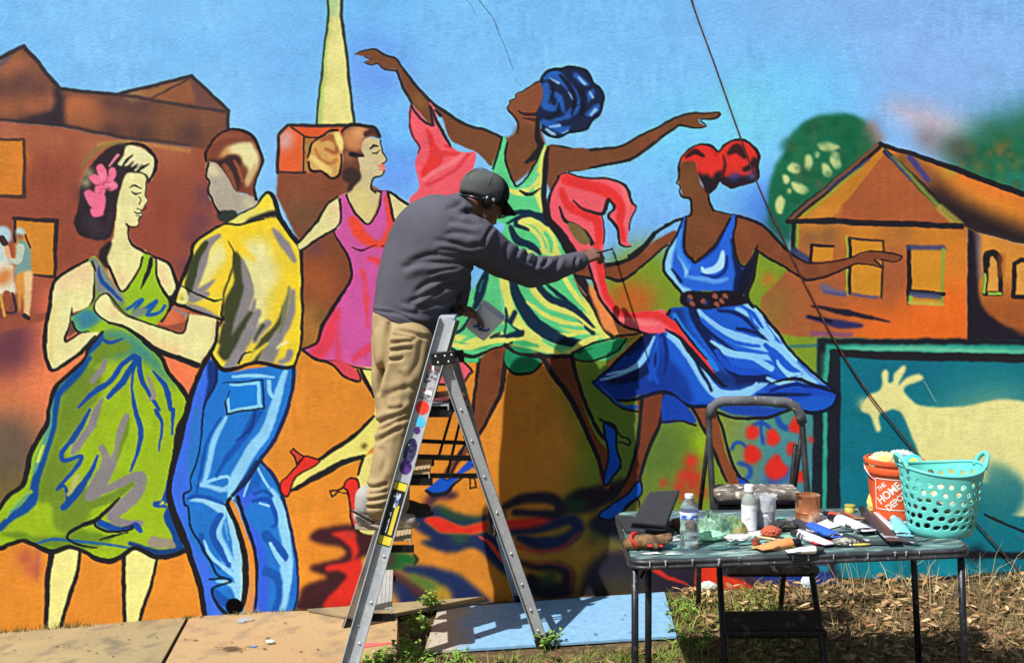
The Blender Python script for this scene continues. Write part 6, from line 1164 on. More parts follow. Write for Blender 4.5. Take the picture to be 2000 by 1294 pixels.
def tread(xl, xr, y, dc, depth, th, nm, m):
    a, b = W(xl, y, dc), W(xr, y, dc); c = (a+b)/2; b_ = MB().box(c+Vector((0,0,-th/2)), ((b-a).length, depth, th)); o = b_.build(nm, m, stl, bevel=.012, bseg=3); return o
tread(1393,1560,953,.86,.20,.035,'top_step',TREAD); tread(1396,1558,978,.80,.16,.05,'step_frame',STD)
tread(1413,1592,1096,1.00,.17,.03,'step',TREAD); tread(1415,1590,1108,1.0,.14,.02,'step_frame',STD)
tread(1412,1606,1216,1.16,.17,.035,'step',STD); MB().bar(W(1414,1216,1.235), W(1604,1214,1.235), .006, .09).build('step_apron', STD, stl)
MB().bar(W(1395,1010,.80), W(1480,960,.74), .006, .016).build('brace', STD, stl)
# ------------------------------------------------------------------ things on the table
def place(px, py, up=0.0): 
    p = onT(px, py, up); return p, FPX/(DIST+p.y)
# orange bucket
p, s = place(1746, 1008); R0, R1, Hh = .082, .104, .225
BKM = mat('orange_bucket_plastic', (226,92,44), .42, 0, (200,78,38), .55, 9, .15, var=.08, c3=(214,150,120), amt3=.71, scale3=36)
bk = empty('bucket', p, 'orange plastic bucket with white store lettering behind the basket', 'bucket')
MB().lathe([(R0-.004,0),(R0,.004),(R0+(R1-R0)*.78,Hh*.76),(R1+.004,Hh*.77),(R1+.007,Hh*.80),(R1+.006,Hh*.85),(R1,Hh*.87),(R1+.002,Hh*.92),(R1+.008,Hh*.93),(R1+.009,Hh*.985),(R1+.004,Hh),(R1-.003,Hh),(R1-.006,Hh*.9),(R0-.004,.006)], 48, p).build('shell', BKM, bk, smooth=35)
bail = MB(); bail.tube([p+Vector(((R1+.012)*math.cos(a), -(R1+.012)*math.sin(a)*.55, Hh*.9-.02*math.sin(a)-.06*math.sin(a))) for a in np.linspace(0, math.pi, 20)], .0022, 8)
bail.build('bail_handle', mat('zinc', (206,206,206), .35, .8), bk, smooth=1)
WHT = mat('white_print', (232,226,218), .6, var=.05)
def wrap(verts, rot, ang0, z0, off=.0016):
    out = []
    for (u, v) in verts:
        a = math.radians(rot); x = u*math.cos(a)-v*math.sin(a); z = u*math.sin(a)+v*math.cos(a)+z0; rr = R0+(R1-R0)*z/Hh+off; th = ang0+x/rr; out.append(p+Vector((rr*math.cos(th), rr*math.sin(th), z)))
    return out
ANG = math.radians(-116)
sq = .058; zc = .100
for nm, seg in (('print_border', [((-sq,-sq),(sq,-sq)),((sq,-sq),(sq,sq)),((sq,sq),(-sq,sq)),((-sq,sq),(-sq,-sq))]),):
    b = MB()
    for (a0, a1) in seg:
        a0, a1 = Vector(a0), Vector(a1); d = (a1-a0).normalized(); nn = Vector((-d.y, d.x))*.0016; n = 14
        for k in range(n):
            q0, q1 = a0.lerp(a1, k/n), a0.lerp(a1, (k+1)/n); w4 = wrap([q0-nn, q1-nn, q1+nn, q0+nn], 0, ANG, zc); b.add(w4, [(0,1,2,3)])
    b.build(nm, WHT, bk)
def text(body_, size, x, y, rot, nm='lettering'):
    cu = bpy.data.curves.new('t', 'FONT'); cu.body = body_; cu.size = size; cu.align_x = 'CENTER'; cu.align_y = 'CENTER'; cu.offset = size*.022; cu.resolution_u = 3
    o = bpy.data.objects.new('t', cu); COL.objects.link(o); dg = bpy.context.evaluated_depsgraph_get(); me = bpy.data.meshes.new_from_object(o.evaluated_get(dg)); bpy.data.objects.remove(o)
    vs5 = [(v.co.x*.92, v.co.y) for v in me.vertices]; fs = [tuple(f.vertices) for f in me.polygons]
    a = math.radians(rot); vs6 = [(x+u*math.cos(a)-v*math.sin(a), y+u*math.sin(a)+v*math.cos(a)) for u, v in vs5]
    MB().add(wrap(vs6, 0, ANG, zc), fs).build(nm, WHT, bk)
text('THE', .024, -.032, .026, 42); text('HOME', .042, -.004, .004, 42); text('DEPOT', .033, .024, -.024, 42)
# teal laundry basket with holes
p2, s2 = place(1838, 1040); RB0, RB1, BH = .112, .150, .228
TEAL = mat('turquoise_plastic', (104,206,194), .4, 0, (92,190,180), .58, 9, .1, var=.06, spec=.4, c3=(150,206,190), amt3=.70, scale3=40)
bsk = empty('basket', p2, 'turquoise plastic basket with rows of oval holes and two loop handles', 'basket')
NA, NZ = 288, 84; holes = []
for k in range(6):
    z = .040+k*.030; nper = 22
    for q in range(nper): holes.append(((q+.5*(k % 2)+.12*math.sin(q*5.1+k))*2*math.pi/nper, z+.0025*math.sin(q*3.3+2*k), (.0135 if k in (0,1) else .0105)*(1+.12*math.sin(q*2.7+k*1.3)), .011*(1+.1*math.cos(q*1.9+k)), 0))
vsb = []; fsb = []
def bprof(t): return RB0*(1-math.exp(-t*26))*.10+RB0*.90+(RB1-RB0)*t if t > 0 else RB0*.9
tops = lambda th: BH+.020*abs(math.cos(th-.15))**2.2+.004*math.sin(th)
for j in range(NZ+1):
    t = j/NZ
    for a in range(NA):
        th = a*2*math.pi/NA; z = tops(th)*t; r = bprof(t); vsb.append((p2.x+r*math.cos(th)*1.0, p2.y+r*math.sin(th)*.82, p2.z+z))
HA = np.array([(h[0], h[1], h[2], h[3]) for h in holes])
for j in range(NZ):
    z = BH*(j+.5)/NZ
    for a in range(NA):
        th = (a+.5)*2*math.pi/NA; r = bprof((j+.5)/NZ); dth = (HA[:, 0]-th+math.pi) % (2*math.pi)-math.pi; du = dth*r; dz = HA[:, 1]-z
        u = du*.92+dz*.38; v = -du*.38+dz*.92
        if ((u/HA[:, 2])**2+(v/(HA[:, 3]*.78))**2).min() < 1: continue
        fsb.append((j*NA+a, j*NA+(a+1) % NA, (j+1)*NA+(a+1) % NA, (j+1)*NA+a))
b = MB(); b.add(vsb, fsb); b.build('basket_wall', TEAL, bsk, smooth=1, solid=.004)
MB().lathe([(RB0*.93,.006),(RB0*.93,.010)], 40, p2, None, 1, .82).build('basket_floor', TEAL, bsk)
MB().tube([p2+Vector((RB1*math.cos(a), RB1*.82*math.sin(a), tops(a))) for a in np.linspace(0, 2*math.pi, 60)], .0055, 8, cap=False).build('rim', TEAL, bsk, smooth=1)
for a0 in (.05, math.pi+.1):
    ps = []
    for t in np.linspace(0, math.pi, 17):
        a = a0+.34*math.cos(t); ps.append(p2+Vector(((RB1+.014*math.sin(t))*math.cos(a), (RB1+.014*math.sin(t))*.82*math.sin(a), tops(a0)-.012+.050*math.sin(t))))
    MB().tube(ps, .0085, 10).build('loop_handle', TEAL, bsk, smooth=1)
# loose contents seen through the holes and in the bucket
def crumple(name, c, r, m, label, cat, seed, amp=.4, sq=(1,1,.7), group=None):
    b = MB().ell((0,0,0), (1,1,1), None, 56, 34); vs7 = []
    for v in b.v:
        v = Vector(v); n = v.normalized(); k = 1+amp*(1-2*abs(mnoise.noise(n*2.1+Vector((seed*3.1,0,0)))))*.6+amp*.35*(1-2*abs(mnoise.noise(n*4.3+Vector((0,seed*2.7,0)))))+amp*.22*(1-2*abs(mnoise.noise(n*9.3+Vector((0,seed*1.7,3))))); vs7.append(Vector((v.x*k*r*sq[0], v.y*k*r*sq[1], v.z*k*r*sq[2])))
    zmin = min(v.z for v in vs7); o = MB().add([c+v-Vector((0,0,zmin)) for v in vs7], b.f).build(name, m, smooth=1, loc=c); return tag(o, label, cat, group)
crumple('paint_rag', p+Vector((-.045,-.02,.165)), .045, mat('cream_rag', (226,206,160), .9, c2=(220,190,70), amt=.55, scale=30), 'cream and yellow rag on top in the orange bucket', 'rag', 1)
crumple('paint_rag', p+Vector((.03,.0,.17)), .045, mat('white_rag', (206,206,204), .9, c2=(150,150,156), amt=.55, scale=30), 'white rag crumpled in the orange bucket', 'rag', 2)
tr_ = empty('tape_roll', p+Vector((.055,-.045,.205)), 'roll of turquoise tape with a yellow core in the bucket', 'tape roll')
MB().lathe([(.036,0),(.038,.002),(.038,.022),(.036,.024)], 28, p+Vector((.055,-.045,.205)), Matrix.Rotation(math.radians(70), 3, 'X')).build('tape', mat('turquoise_tape', (80,200,200), .4), tr_, smooth=40)
MB().lathe([(.022,-.001),(.022,.026)], 24, p+Vector((.055,-.045,.205)), Matrix.Rotation(math.radians(70), 3, 'X')).build('core', mat('yellow_core', (226,200,60), .6), tr_, smooth=40)
crumple('paint_rag', p2+Vector((.02,.02,.02)), .07, mat('pale_rag', (190,188,176), .9, c2=(206,170,90), amt=.56, scale=25), 'pale stained rag inside the turquoise basket', 'rag', 3, sq=(1,.8,.8))
crumple('paint_rag', p2+Vector((-.05,-.02,.015)), .045, mat('dark_rag', (44,46,52), .9, c2=(180,70,50), amt=.6, scale=25), 'dark cloth inside the basket behind its lower holes', 'rag', 4)
# black folio case leaning open
FB = mat('black_nylon', (40,41,45), .75, 0, (32,33,36), .5, 20, .2, bump=.15, bscale=300, var=.08)
fo_ = empty('folio_case', onT(1265,1025), 'black zip folio case lying open at the left end of the table', 'case')
a, b_, c_, d_ = onT(1222,1036,.012), onT(1322,1042,.012), onT(1306,1012,.02), onT(1204,1008,.02)
MB().prism([tuple(v) for v in (a, b_, c_, d_)], -.010, .006).build('lower_flap', FB, fo_, bevel=.004)
u0, u1, u2, u3 = W(1232,1022,1.52), W(1300,1028,1.52), W(1328,958,1.36), W(1268,962,1.36)
nn = (u1-u0).cross(u3-u0).normalized(); q = MB(); q.add([u0-nn*.008,u1-nn*.008,u2-nn*.008,u3-nn*.008,u0+nn*.008,u1+nn*.008,u2+nn*.008,u3+nn*.008], [(3,2,1,0),(4,5,6,7),(0,1,5,4),(1,2,6,5),(2,3,7,6),(3,0,4,7)])
q.build('upper_flap', FB, fo_, bevel=.006, bseg=3)
q = MB(); e0, e1 = u0-nn*.022, u1-nn*.022; q.add([e0,e1,u2-nn*.018,u3-nn*.018,u0-nn*.010,u1-nn*.010,u2-nn*.010,u3-nn*.010], [(3,2,1,0),(4,5,6,7),(0,1,5,4),(1,2,6,5),(2,3,7,6),(3,0,4,7)]); q.build('back_flap', BLK, fo_, bevel=.004)
# work glove
gl = MB(); g0 = onT(1262,1062,.018)
gl.ell(g0+Vector((0,0,.01)), (.05,.035,.026), None, 18, 10)
for k, (dx, dy, dz, r) in enumerate(((.075,.03,.02,.011),(.085,.012,.028,.011),(.085,-.008,.022,.011),(.07,-.026,.012,.010),(.03,-.045,.006,.012))):
    gl.cap(g0+Vector((.02,.02-.012*k,.012)), .014, g0+Vector((dx,dy,dz)), r, 12)
gl.cap(g0+Vector((-.03,0,.008)), .026, g0+Vector((-.06,.002,.0)), .022)
glo = remesh('work_glove', gl, .004, mat('brown_leather', (130,96,58), .8, 0, (70,52,38), .5, 26, .1, bump=.4, bscale=80, var=.2), None, 3, None, loc=g0); tag(glo, 'brown leather work glove with red trim at the table corner', 'glove')
MB().tube([g0+Vector((-.045+.012*math.sin(t*2), .03*math.cos(t), .010+.028*math.sin(t))) for t in np.linspace(-.5, math.pi+.5, 18)], .006, 8).build('cuff_trim', mat('red_trim', (206,48,36), .7), glo, smooth=1)
MB().bar(g0+Vector((.0,-.036,.004)), g0+Vector((.055,-.042,.004)), .012, .008).build('finger_trim', mat('red_trim', (206,48,36), .7), glo, bevel=.003)
# bottles
def bottle(px_, py_, hpx, wpx, prof, m, nm, label, cat):
    p_, s_ = place(px_, py_); h, r = hpx/s_, wpx/2/s_
    o = empty(nm, p_, label, cat); MB().lathe([(a*r, z*h) for a, z in prof], 30, p_).build('shell', m, o, smooth=40); return o, p_, h, r
PET = mat('clear_plastic', (236,242,246), .08, trans=.92, var=.01, ior=1.2, spec=.6)
o, pb_, h, r = bottle(1346, 1070, 106, 37, [(.80,0),(.95,.015),(1,.05),(.93,.12),(1,.18),(.95,.26),(1,.33),(.90,.42),(.96,.50),(1,.55),(1,.70),(.96,.75),(.78,.83),(.45,.905),(.42,.92),(.42,.94)], PET, 'water_bottle', 'clear plastic water bottle with a blue and white label', 'bottle')
MB().lathe([(r*1.012,h*.565),(r*1.012,h*.69)], 30, pb_, cap0=False, cap1=False).build('label', mat('blue_label', (36,84,186), .4, 0, (206,222,240), .56, 50, .03, var=.05), o, smooth=1)
MB().lathe([(r*1.016,h*.635),(r*1.016,h*.688)], 30, pb_, cap0=False, cap1=False).build('label_band', mat('white_label', (214,226,240), .4, 0, (70,110,196), .60, 70, .03), o, smooth=1)
MB().lathe([(r*.47,h*.935),(r*.47,h*.995),(r*.43,h)], 20, pb_).build('cap', mat('white_cap', (230,232,232), .4), o, smooth=40)
MB().lathe([(r*.74,h*.012),(r*.9,h*.06),(r*.86,h*.12),(r*.92,h*.18),(r*.88,h*.26),(r*.9,h*.30)], 24, pb_).build('water', mat('water_fill', (224,234,240), .03, trans=.95, ior=1.33, var=.01), o, smooth=1)
o, pb_, h, r = bottle(1463, 1036, 90, 30, [(.9,0),(1,.02),(1,.62),(.92,.70),(.62,.80),(.42,.86),(.42,.89)], mat('hazy_bottle', (196,204,196), .2, trans=.55, ior=1.25, var=.05), 'squeeze_bottle', 'white labelled bottle with a white cap beside the grey jar', 'bottle')
MB().lathe([(r*1.01,h*.04),(r*1.01,h*.58)], 28, pb_, cap0=False, cap1=False).build('label', mat('pale_label', (222,224,222), .5, 0, (170,174,176), .62, 40, .05), o, smooth=1)
MB().lathe([(r*.62,h*.86),(r*.62,h*.99),(r*.56,h)], 22, pb_).build('cap', mat('white_cap', (230,232,232), .4), o, smooth=40)
o, pb_, h, r = bottle(1496, 1028, 58, 36, [(.86,0),(1,.03),(1,.5),(1.03,.75),(1.0,.92),(.9,.97)], mat('grey_jar', (150,152,160), .35, 0, (96,98,104), .52, 22, .08, var=.2, c3=(226,226,228), amt3=.62, scale3=40), 'jar', 'grey paint jar wrapped in clear film next to the white bottle', 'jar')
wr_ = MB(); n = 40; vs8 = []
for j in range(5):
    for a in range(n):
        th = a*2*math.pi/n; rr = r*(1.05+.10*j/4)*(1+.10*mnoise.noise(Vector((math.cos(th)*2, math.sin(th)*2, j*.7)))); vs8.append(pb_+Vector((rr*math.cos(th), rr*math.sin(th), h*(.55+.13*j)+.006*mnoise.noise(Vector((math.cos(th)*3, math.sin(th)*3, 5))))))
wr_.add(vs8, [(j*n+a, j*n+(a+1) % n, (j+1)*n+(a+1) % n, (j+1)*n+a) for j in range(4) for a in range(n)]).build('film_wrap', mat('film', (226,226,232), .15, trans=.5, ior=1.1), o, smooth=40)
# crumpled green bag
cg = onT(1400, 1044)
GB = mat('pale_green_plastic', (104,142,116), .5, 0, (70,104,84), .5, 16, .12, var=.15, c3=(150,190,160), amt3=.62, scale3=30)
def sheetbag(name, c, rx, ry, H, m, label, cat, seed):
    n = 46; V_ = []
    for j in range(n):
        for i in range(n):
            u, v = -1+2*i/(n-1), -1+2*j/(n-1); r = min(1.0, math.hypot(u, v)); k = max(0, 1-r)
            q = Vector((u*1.6+seed, v*1.6, 0)); w1, w2 = mnoise.noise(q*1.1+Vector((5,0,0))), mnoise.noise(q*1.1+Vector((0,9,0)))
            a1 = 1-2.2*abs(mnoise.noise(q+Vector((w1,w2,0)))); a2 = 1-2.2*abs(mnoise.noise(q*2.3+Vector((w2,w1,4))))
            sc_ = 1 if math.hypot(u, v) <= 1 else 1/math.hypot(u, v)
            z = H*(k**.55)*(.42+.42*a1+.22*a2); V_.append(c+Vector((u*sc_*rx*(1+.25*w1)+.02*w2*k, v*sc_*ry*(1+.25*w2)+.03*w1*k, max(.002, z))))
    return tag(MB().add(V_, [(j*n+i, j*n+i+1, (j+1)*n+i+1, (j+1)*n+i) for j in range(n-1) for i in range(n-1)]).build(name, m, smooth=32, loc=c, solid=.0012), label, cat)
sheetbag('plastic_bag', cg+Vector((-.012,0,0)), .080, .070, .095, GB, 'crumpled pale green plastic bag behind the water bottle', 'bag', 6)
sheetbag('plastic_bag', onT(1430,1042), .06, .05, .075, mat('olive_bag', (96,128,86), .6, 0, (150,130,70), .55, 20, .1, var=.2), 'small olive scrap of crumpled bag beside the white bottle', 'bag', 7)
crumple('paint_rag', onT(1388,1056), .026, mat('mint_rag', (150,214,170), .7), 'mint green rag scrap in front of the crumpled bag', 'rag', 8, .5, (1.5,.8,.5))
# copper can on a paper sheet
ps_ = [onT(1512,1020,.004), onT(1570,1044,.004), onT(1660,1022,.006), onT(1600,1002,.01)]
tag(MB().prism([tuple(v) for v in ps_], 0, .0015).build('paper_sheet', mat('white_paper', (226,222,214), .8), loc=ps_[0]), 'white sheet of paper under the rusty can', 'paper')
o, pb_, h, r = bottle(1577, 1021, 56, 50, [(.92,0),(.96,.02),(.93,.05),(.93,.40),(.96,.42),(.93,.44),(.93,.92),(.97,.95),(.97,1.0),(.92,1.0),(.90,.5),(.88,.12)], mat('rusty_copper_can', (170,104,66), .4, .35, (226,196,164), .56, 11, .1, var=.2, c3=(84,58,44), amt3=.58, scale3=18), 'tin_can', 'rusty copper coloured tin can on the white paper', 'can')
# paint tubes: flattened body, crimped tail, cap
def ptube(x0, y0, x1, y1, w, c, cap_c, label, band=None, lift=.0):
    w *= 1.55; a, b = onT(x0, y0, .014+lift), onT(x1, y1, .012+lift); d = (b-a); L = d.length; d.normalize(); s_ = d.cross(Vector((0,0,1))).normalized(); u = s_.cross(d)
    o = empty('paint_tube', (a+b)/2, label, 'paint tube', 'paint tubes on the table'); N_ = 18
    def secs(fs_, m_, nm):
        vs9 = []
        for f, hw, ht in fs_: 
            for k in range(N_): th = k*2*math.pi/N_; vs9.append(a+d*L*f+s_*hw*math.cos(th)+u*ht*math.sin(th))
        n = len(fs_); M = MB().add(vs9, [(j*N_+k, j*N_+(k+1) % N_, (j+1)*N_+(k+1) % N_, (j+1)*N_+k) for j in range(n-1) for k in range(N_)]+[tuple(range(N_-1, -1, -1)), tuple((n-1)*N_+k for k in range(N_))])
        return M.build(nm, m_, o, smooth=40)
    secs([(0,w*.56,.0015),(.06,w*.56,.002),(.07,w*.54,.003),(.35,w*.52,w*.3),(.72,w*.46,w*.42),(.78,w*.40,w*.38),(.81,w*.22,w*.22)], mat('tube_'+str(c), c, .35, var=.05), 'tube_body')
    secs([(.80,w*.30,w*.30),(.98,w*.27,w*.27),(1,w*.24,w*.24)], mat('cap_'+str(cap_c), cap_c, .45), 'tube_cap')
    if band: 
        for f0, f1, bc in band: secs([(f0,w*.545,w*(.06+.62*f0)*.75),(f1,w*.545,w*(.06+.62*f1)*.75)], mat('band_'+str(bc), bc, .4, 0, (220,222,226), .60, 90, .02), 'tube_band')
K_ = (24,24,27)
ptube(1640,1048,1566,1024,.034,(44,92,196),K_,'bright blue paint tube with a black cap in the middle of the table',[(.05,.18,K_),(.3,.42,(24,50,120))],.004)
ptube(1622,1062,1548,1040,.030,(206,208,214),(36,36,40),'white and black paint tube with a red splash at its tail',[(.55,.72,(60,62,70))])
ptube(1700,1036,1622,1010,.036,(224,224,226),K_,'fat white paint tube with a black cap near the bucket',[(.05,.16,K_),(.3,.45,(70,72,80))],.006)
ptube(1748,1056,1682,992,.030,(64,50,50),(34,28,30),'dark brown paint tube pointing towards the bucket',[(.08,.2,(150,152,156))],.010)
ptube(1768,1046,1745,1012,.034,(110,190,200),(150,210,214),'pale teal paint tube beside the basket',[(.06,.18,K_)],.002)
ptube(1480,1070,1562,1058,.034,(214,140,82),K_,'orange brown paint tube with a black cap at the front edge',[(.30,.42,(80,66,60))],.0)
ptube(1668,1020,1610,1002,.026,(196,70,50),K_,'red paint tube lying behind the white one',[(.05,.16,K_)],.0)
ptube(1720,1030,1668,1034,.026,(60,64,72),(206,206,206),'grey paint tube with a pale cap under the brown one',[(.2,.4,(150,152,160))],.0)
ptube(1536,1076,1608,1072,.022,(226,226,222),(60,60,64),'slim white paint tube along the front edge',[(.2,.35,(60,90,150))],.0)
ptube(1690,1058,1638,1046,.024,(40,42,48),(190,190,190),'thin black paint tube between the white and blue ones',[(.1,.2,(200,200,200))],.0)
ptube(1796,1058,1742,1052,.024,(54,56,62),K_,'small black paint tube in front of the basket',[(.1,.24,(190,190,194))],.0)
crumple('paint_rag', onT(1608,1064), .018, mat('red_scrap', (222,60,70), .6), 'small red scrap at the tail of a white tube', 'rag', 9, .4, (1.8,.9,.35))
crumple('paper_towel', onT(1448,1058), .030, mat('stained_towel', (206,206,200), .9, 0, (110,130,130), .52, 30, .08), 'stained white paper towel left of the orange brown tube', 'paper towel', 31, .5, (1.5,.8,.32))
crumple('paper_towel', onT(1650,1066), .020, mat('dirty_towel', (176,172,160), .9, 0, (70,70,70), .5, 40, .08), 'small dirty paper wad at the front edge below the black tubes', 'paper towel', 32, .5, (1.6,.8,.5))
crumple('paint_rag', onT(1530,1036), .026, mat('black_rag', (40,40,44), .9, 0, (90,80,70), .55, 30, .08), 'black rag scrap between the terracotta rag and blue tube', 'rag', 33, .5, (1.5,.9,.5))
crumple('paint_rag', onT(1336,1036), .030, mat('brown_rag', (84,62,46), .9, 0, (120,90,60), .55, 30, .08), 'dark brown rag between the folio case and the water bottle', 'rag', 34, .5, (1.3,.9,.6))
for (x_, y_, r_, h_, c_, lb_) in ((1660,1000,.020,.030,(206,196,90),'small yellow paint pot behind the white tube'),(1690,1062,.015,.016,(226,226,226),'white bottle cap lying by the front edge'),(1764,1062,.013,.014,(40,44,50),'black bottle cap in front of the basket'),(1476,1064,.014,.022,(150,70,50),'small brown paint pot left of the orange brown tube')):
    pp = onT(x_, y_); o_ = empty('paint_pot' if 'pot' in lb_ else 'bottle_cap', pp, lb_, 'pot' if 'pot' in lb_ else 'cap')
    MB().lathe([(r_*.94,0),(r_,h_*.1),(r_,h_*.75),(r_*.98,h_*.78)], 24, pp).build('body', mat('pot'+str(c_), c_, .4, var=.1), o_, smooth=40); MB().lathe([(r_*1.05,h_*.76),(r_*1.05,h_*.97),(r_*.98,h_)], 24, pp).build('lid', mat('potlid'+str(c_), tuple(int(v*.8) for v in c_), .4, var=.1), o_, smooth=40)
ptube(1606,1040,1540,1016,.030,(52,54,60),(120,120,124),'charcoal paint tube lying across the paper by the copper can',[(.1,.3,(170,172,178))],.002)
ptube(1742,1034,1700,1000,.028,(176,178,184),K_,'silver paint tube beside the sponge',[(.1,.25,(60,62,70))],.003)
crumple('sponge', onT(1712,1008), .034, mat('yellow_sponge', (226,214,110), .9, bump=.5, bscale=60), 'yellow sponge leaning on the orange bucket', 'sponge', 10, .25, (.9,.7,1.2))
crumple('paint_rag', onT(1506,1052), .022, mat('terracotta_rag', (176,84,58), .8), 'terracotta rag behind the orange brown tube', 'rag', 11, .4, (1.3,.8,.8))
# brushes lying around
def brush(x0, y0, x1, y1, hc, bc, label, up=.008):
    a, b = onT(x0, y0, up), onT(x1, y1, up); d = b-a; o = empty('paint_brush', a, label, 'brush', 'brushes lying on the table')
    MB().tube([a, a+d*.3, a+d*.62, a+d*.7], [.0028,.0048,.0042,.0034], 8).build('handle', mat('handle_'+str(hc), hc, .4), o, smooth=1)
    MB().tube([a+d*.69, a+d*.84], [.0044,.005], 8).build('ferrule', mat('zinc', (206,206,206), .35, .8), o, smooth=1); MB().tube([a+d*.83, a+d*.92, b], [.005,.0065,.0015], 8).build('bristles', mat('br_'+str(bc), bc, .9), o, smooth=1)
brush(1640,998,1700,1020,(170,70,46),(60,50,44),'brush with a red handle lying behind the white tube')
brush(1650,1010,1712,1014,(120,74,48),(206,180,120),'brush with a brown handle pointing at the sponge',.016)
brush(1470,1046,1536,1056,(206,180,130),(90,110,120),'brush with a pale wooden handle by the terracotta rag')
brush(1418,1064,1478,1052,(60,90,86),(180,190,186),'teal handled brush between the bag and the orange brown tube')
brush(1700,1062,1650,1064,(214,190,90),(70,60,50),'yellow handled brush at the front edge by the black tube')
# ------------------------------------------------------------------ litter, leaves, grass and weeds
rg = np.random.RandomState(5)
def stuff(name, verts, faces, m, label, cat):
    me = bpy.data.meshes.new(name); me.from_pydata([tuple(v) for v in verts], [], [tuple(f) for f in faces]); me.materials.append(m); me.shade_smooth()
    o = bpy.data.objects.new(name, me); COL.objects.link(o); return tag(o, label, cat, None, 'stuff')
GZ = np.vectorize(gz)
BOARDS = [[G(*q) for q in poly] for poly in ([(-200,1420),(296,1335),(369,1203),(-200,1262)],[(302,1340),(782,1290),(776,1196),(375,1203)],[(828,1279),(1322,1248),(1298,1162),(856,1194)])]
def inside(x, y):
    for poly in BOARDS:
        c = False
        for i in range(len(poly)):
            a, b = poly[i], poly[i-1]
            if (a.y > y) != (b.y > y) and x < (b.x-a.x)*(y-a.y)/(b.y-a.y)+a.x: c = not c
        if c: return True
    return False
def scatter(n, dens):
    out = []
    while len(out) < n:
        x = rg.uniform(-3.2, 3.6); y = -rg.uniform(.01, 2.6)**1.0
        if rg.rand() > dens(x, y) or inside(x, y): continue
        out.append((x, y))
    return out
def leafmat(nm, cols, rough=.8):
    m = bpy.data.materials.new(nm); m.use_nodes = True; N = m.node_tree.nodes; L = m.node_tree.links; b = N['Principled BSDF']
    g = N.new('ShaderNodeNewGeometry'); r = N.new('ShaderNodeValToRGB'); r.color_ramp.interpolation = 'LINEAR'
    el = r.color_ramp.elements; el[0].color = (*lin(cols[0]), 1); el[1].color = (*lin(cols[-1]), 1)
    for i, c in enumerate(cols[1:-1]): e = el.new((i+1)/(len(cols)-1)); e.color = (*lin(c), 1)
    L.new(g.outputs['Random Per Island'], r.inputs[0]); L.new(r.outputs[0], b.inputs['Base Color']); b.inputs['Roughness'].default_value = rough; b.inputs['Specular IOR Level'].default_value = .25
    return m
def leaves(n, dens, smin, smax, zl):
    V, F = [], []
    for (x, y) in scatter(n, dens):
        L = rg.uniform(smin, smax); w = L*rg.uniform(.28,.5); a = rg.uniform(0, 6.28); t1, t2 = rg.uniform(-.7,.7), rg.uniform(-.5,.5); cu = rg.uniform(-.5,.9)
        ca, sa = math.cos(a), math.sin(a); z0 = gz(x)+rg.uniform(.004, zl); k = len(V)
        for (u, v) in ((-.5,0),(-.2,.5),(-.2,0),(-.2,-.5),(.2,.42),(.2,0),(.2,-.42),(.5,0)):
            lx, ly = u*L, v*w; lz = cu*(abs(v)*w*.9+u*u*L*.5)+t1*lx*.6+t2*ly*.6
            V.append((x+lx*ca-ly*sa, min(y+lx*sa+ly*ca, -.004), max(z0+lz, gz(x)+.002)))
        F += [(k,k+2,k+1),(k,k+3,k+2),(k+1,k+2,k+5,k+4),(k+2,k+3,k+6,k+5),(k+4,k+5,k+7),(k+5,k+6,k+7)]
    return V, F
right = lambda x, y: (1.0 if x > .78+(-y)*.05 else (.35 if y < -.86 else .0))
V, F = leaves(7500, lambda x, y: right(x, y)*(.55+.45*mnoise.noise(Vector((x*2, y*2, 3)))), .022, .062, .035)
stuff('leaf_litter', V, F, leafmat('dry_leaves', [(92,64,42),(150,112,76),(116,84,56),(176,146,106),(76,54,38),(160,122,82),(206,178,136)]), 'dry brown fallen leaves covering the ground along the wall', 'leaves')
def blades(n, dens, hmin, hmax, wd, lean):
    V, F = [], []
    for (x, y) in scatter(n, dens):
        h = rg.uniform(hmin, hmax); a = rg.uniform(0, 6.28); l = rg.uniform(.1, lean)*h; ca, sa = math.cos(a), math.sin(a); b2 = rg.uniform(0, 6.28); w = wd*rg.uniform(.6,1.3); wx, wy = math.cos(b2)*w, math.sin(b2)*w; z = gz(x)-.003; k = len(V)
        V += [(x-wx,y-wy,z),(x+wx,y+wy,z),(x+ca*l*.35-wx*.7,min(y+sa*l*.35-wy*.7,-.003),z+h*.6),(x+ca*l*.35+wx*.7,min(y+sa*l*.35+wy*.7,-.003),z+h*.6),(x+ca*l,min(y+sa*l,-.003),z+h)]
        F += [(k,k+1,k+3,k+2),(k+2,k+3,k+4)]
    return V, F
V, F = blades(15000, lambda x, y: right(x, y)*(.4+.6*mnoise.noise(Vector((x*3, y*3, 9))))*(1 if x > .9 else .5), .02, .075, .0016, 1.6)
stuff('dry_grass', V, F, leafmat('straw', [(160,140,96),(136,116,74),(182,164,118),(116,102,64),(110,112,56)]), 'straw coloured dry grass among the fallen leaves', 'grass')
V, F = blades(120, lambda x, y: (1 if x > 1.5 and y > -.45 else .0), .10, .24, .0012, 1.3)
stuff('dry_stalks', V, F, leafmat('stalks', [(196,180,130),(176,156,104),(214,200,156)]), 'thin dry stalks standing against the teal panel', 'grass')
gd = lambda x, y: (1.0 if (.70+(-y)*.03 < x < 1.25 and y < -.1) else (.8 if (y < -.84 and -1.0 < x < .9) else .0))*(.45+.55*mnoise.noise(Vector((x*4, y*4, 1))))
V, F = blades(15000, gd, .012, .055, .0028, 1.8)
stuff('short_grass', V, F, leafmat('green_grass', [(96,116,44),(130,146,60),(74,96,36),(156,160,80)]), 'short green grass beside and below the sky blue slab', 'grass')
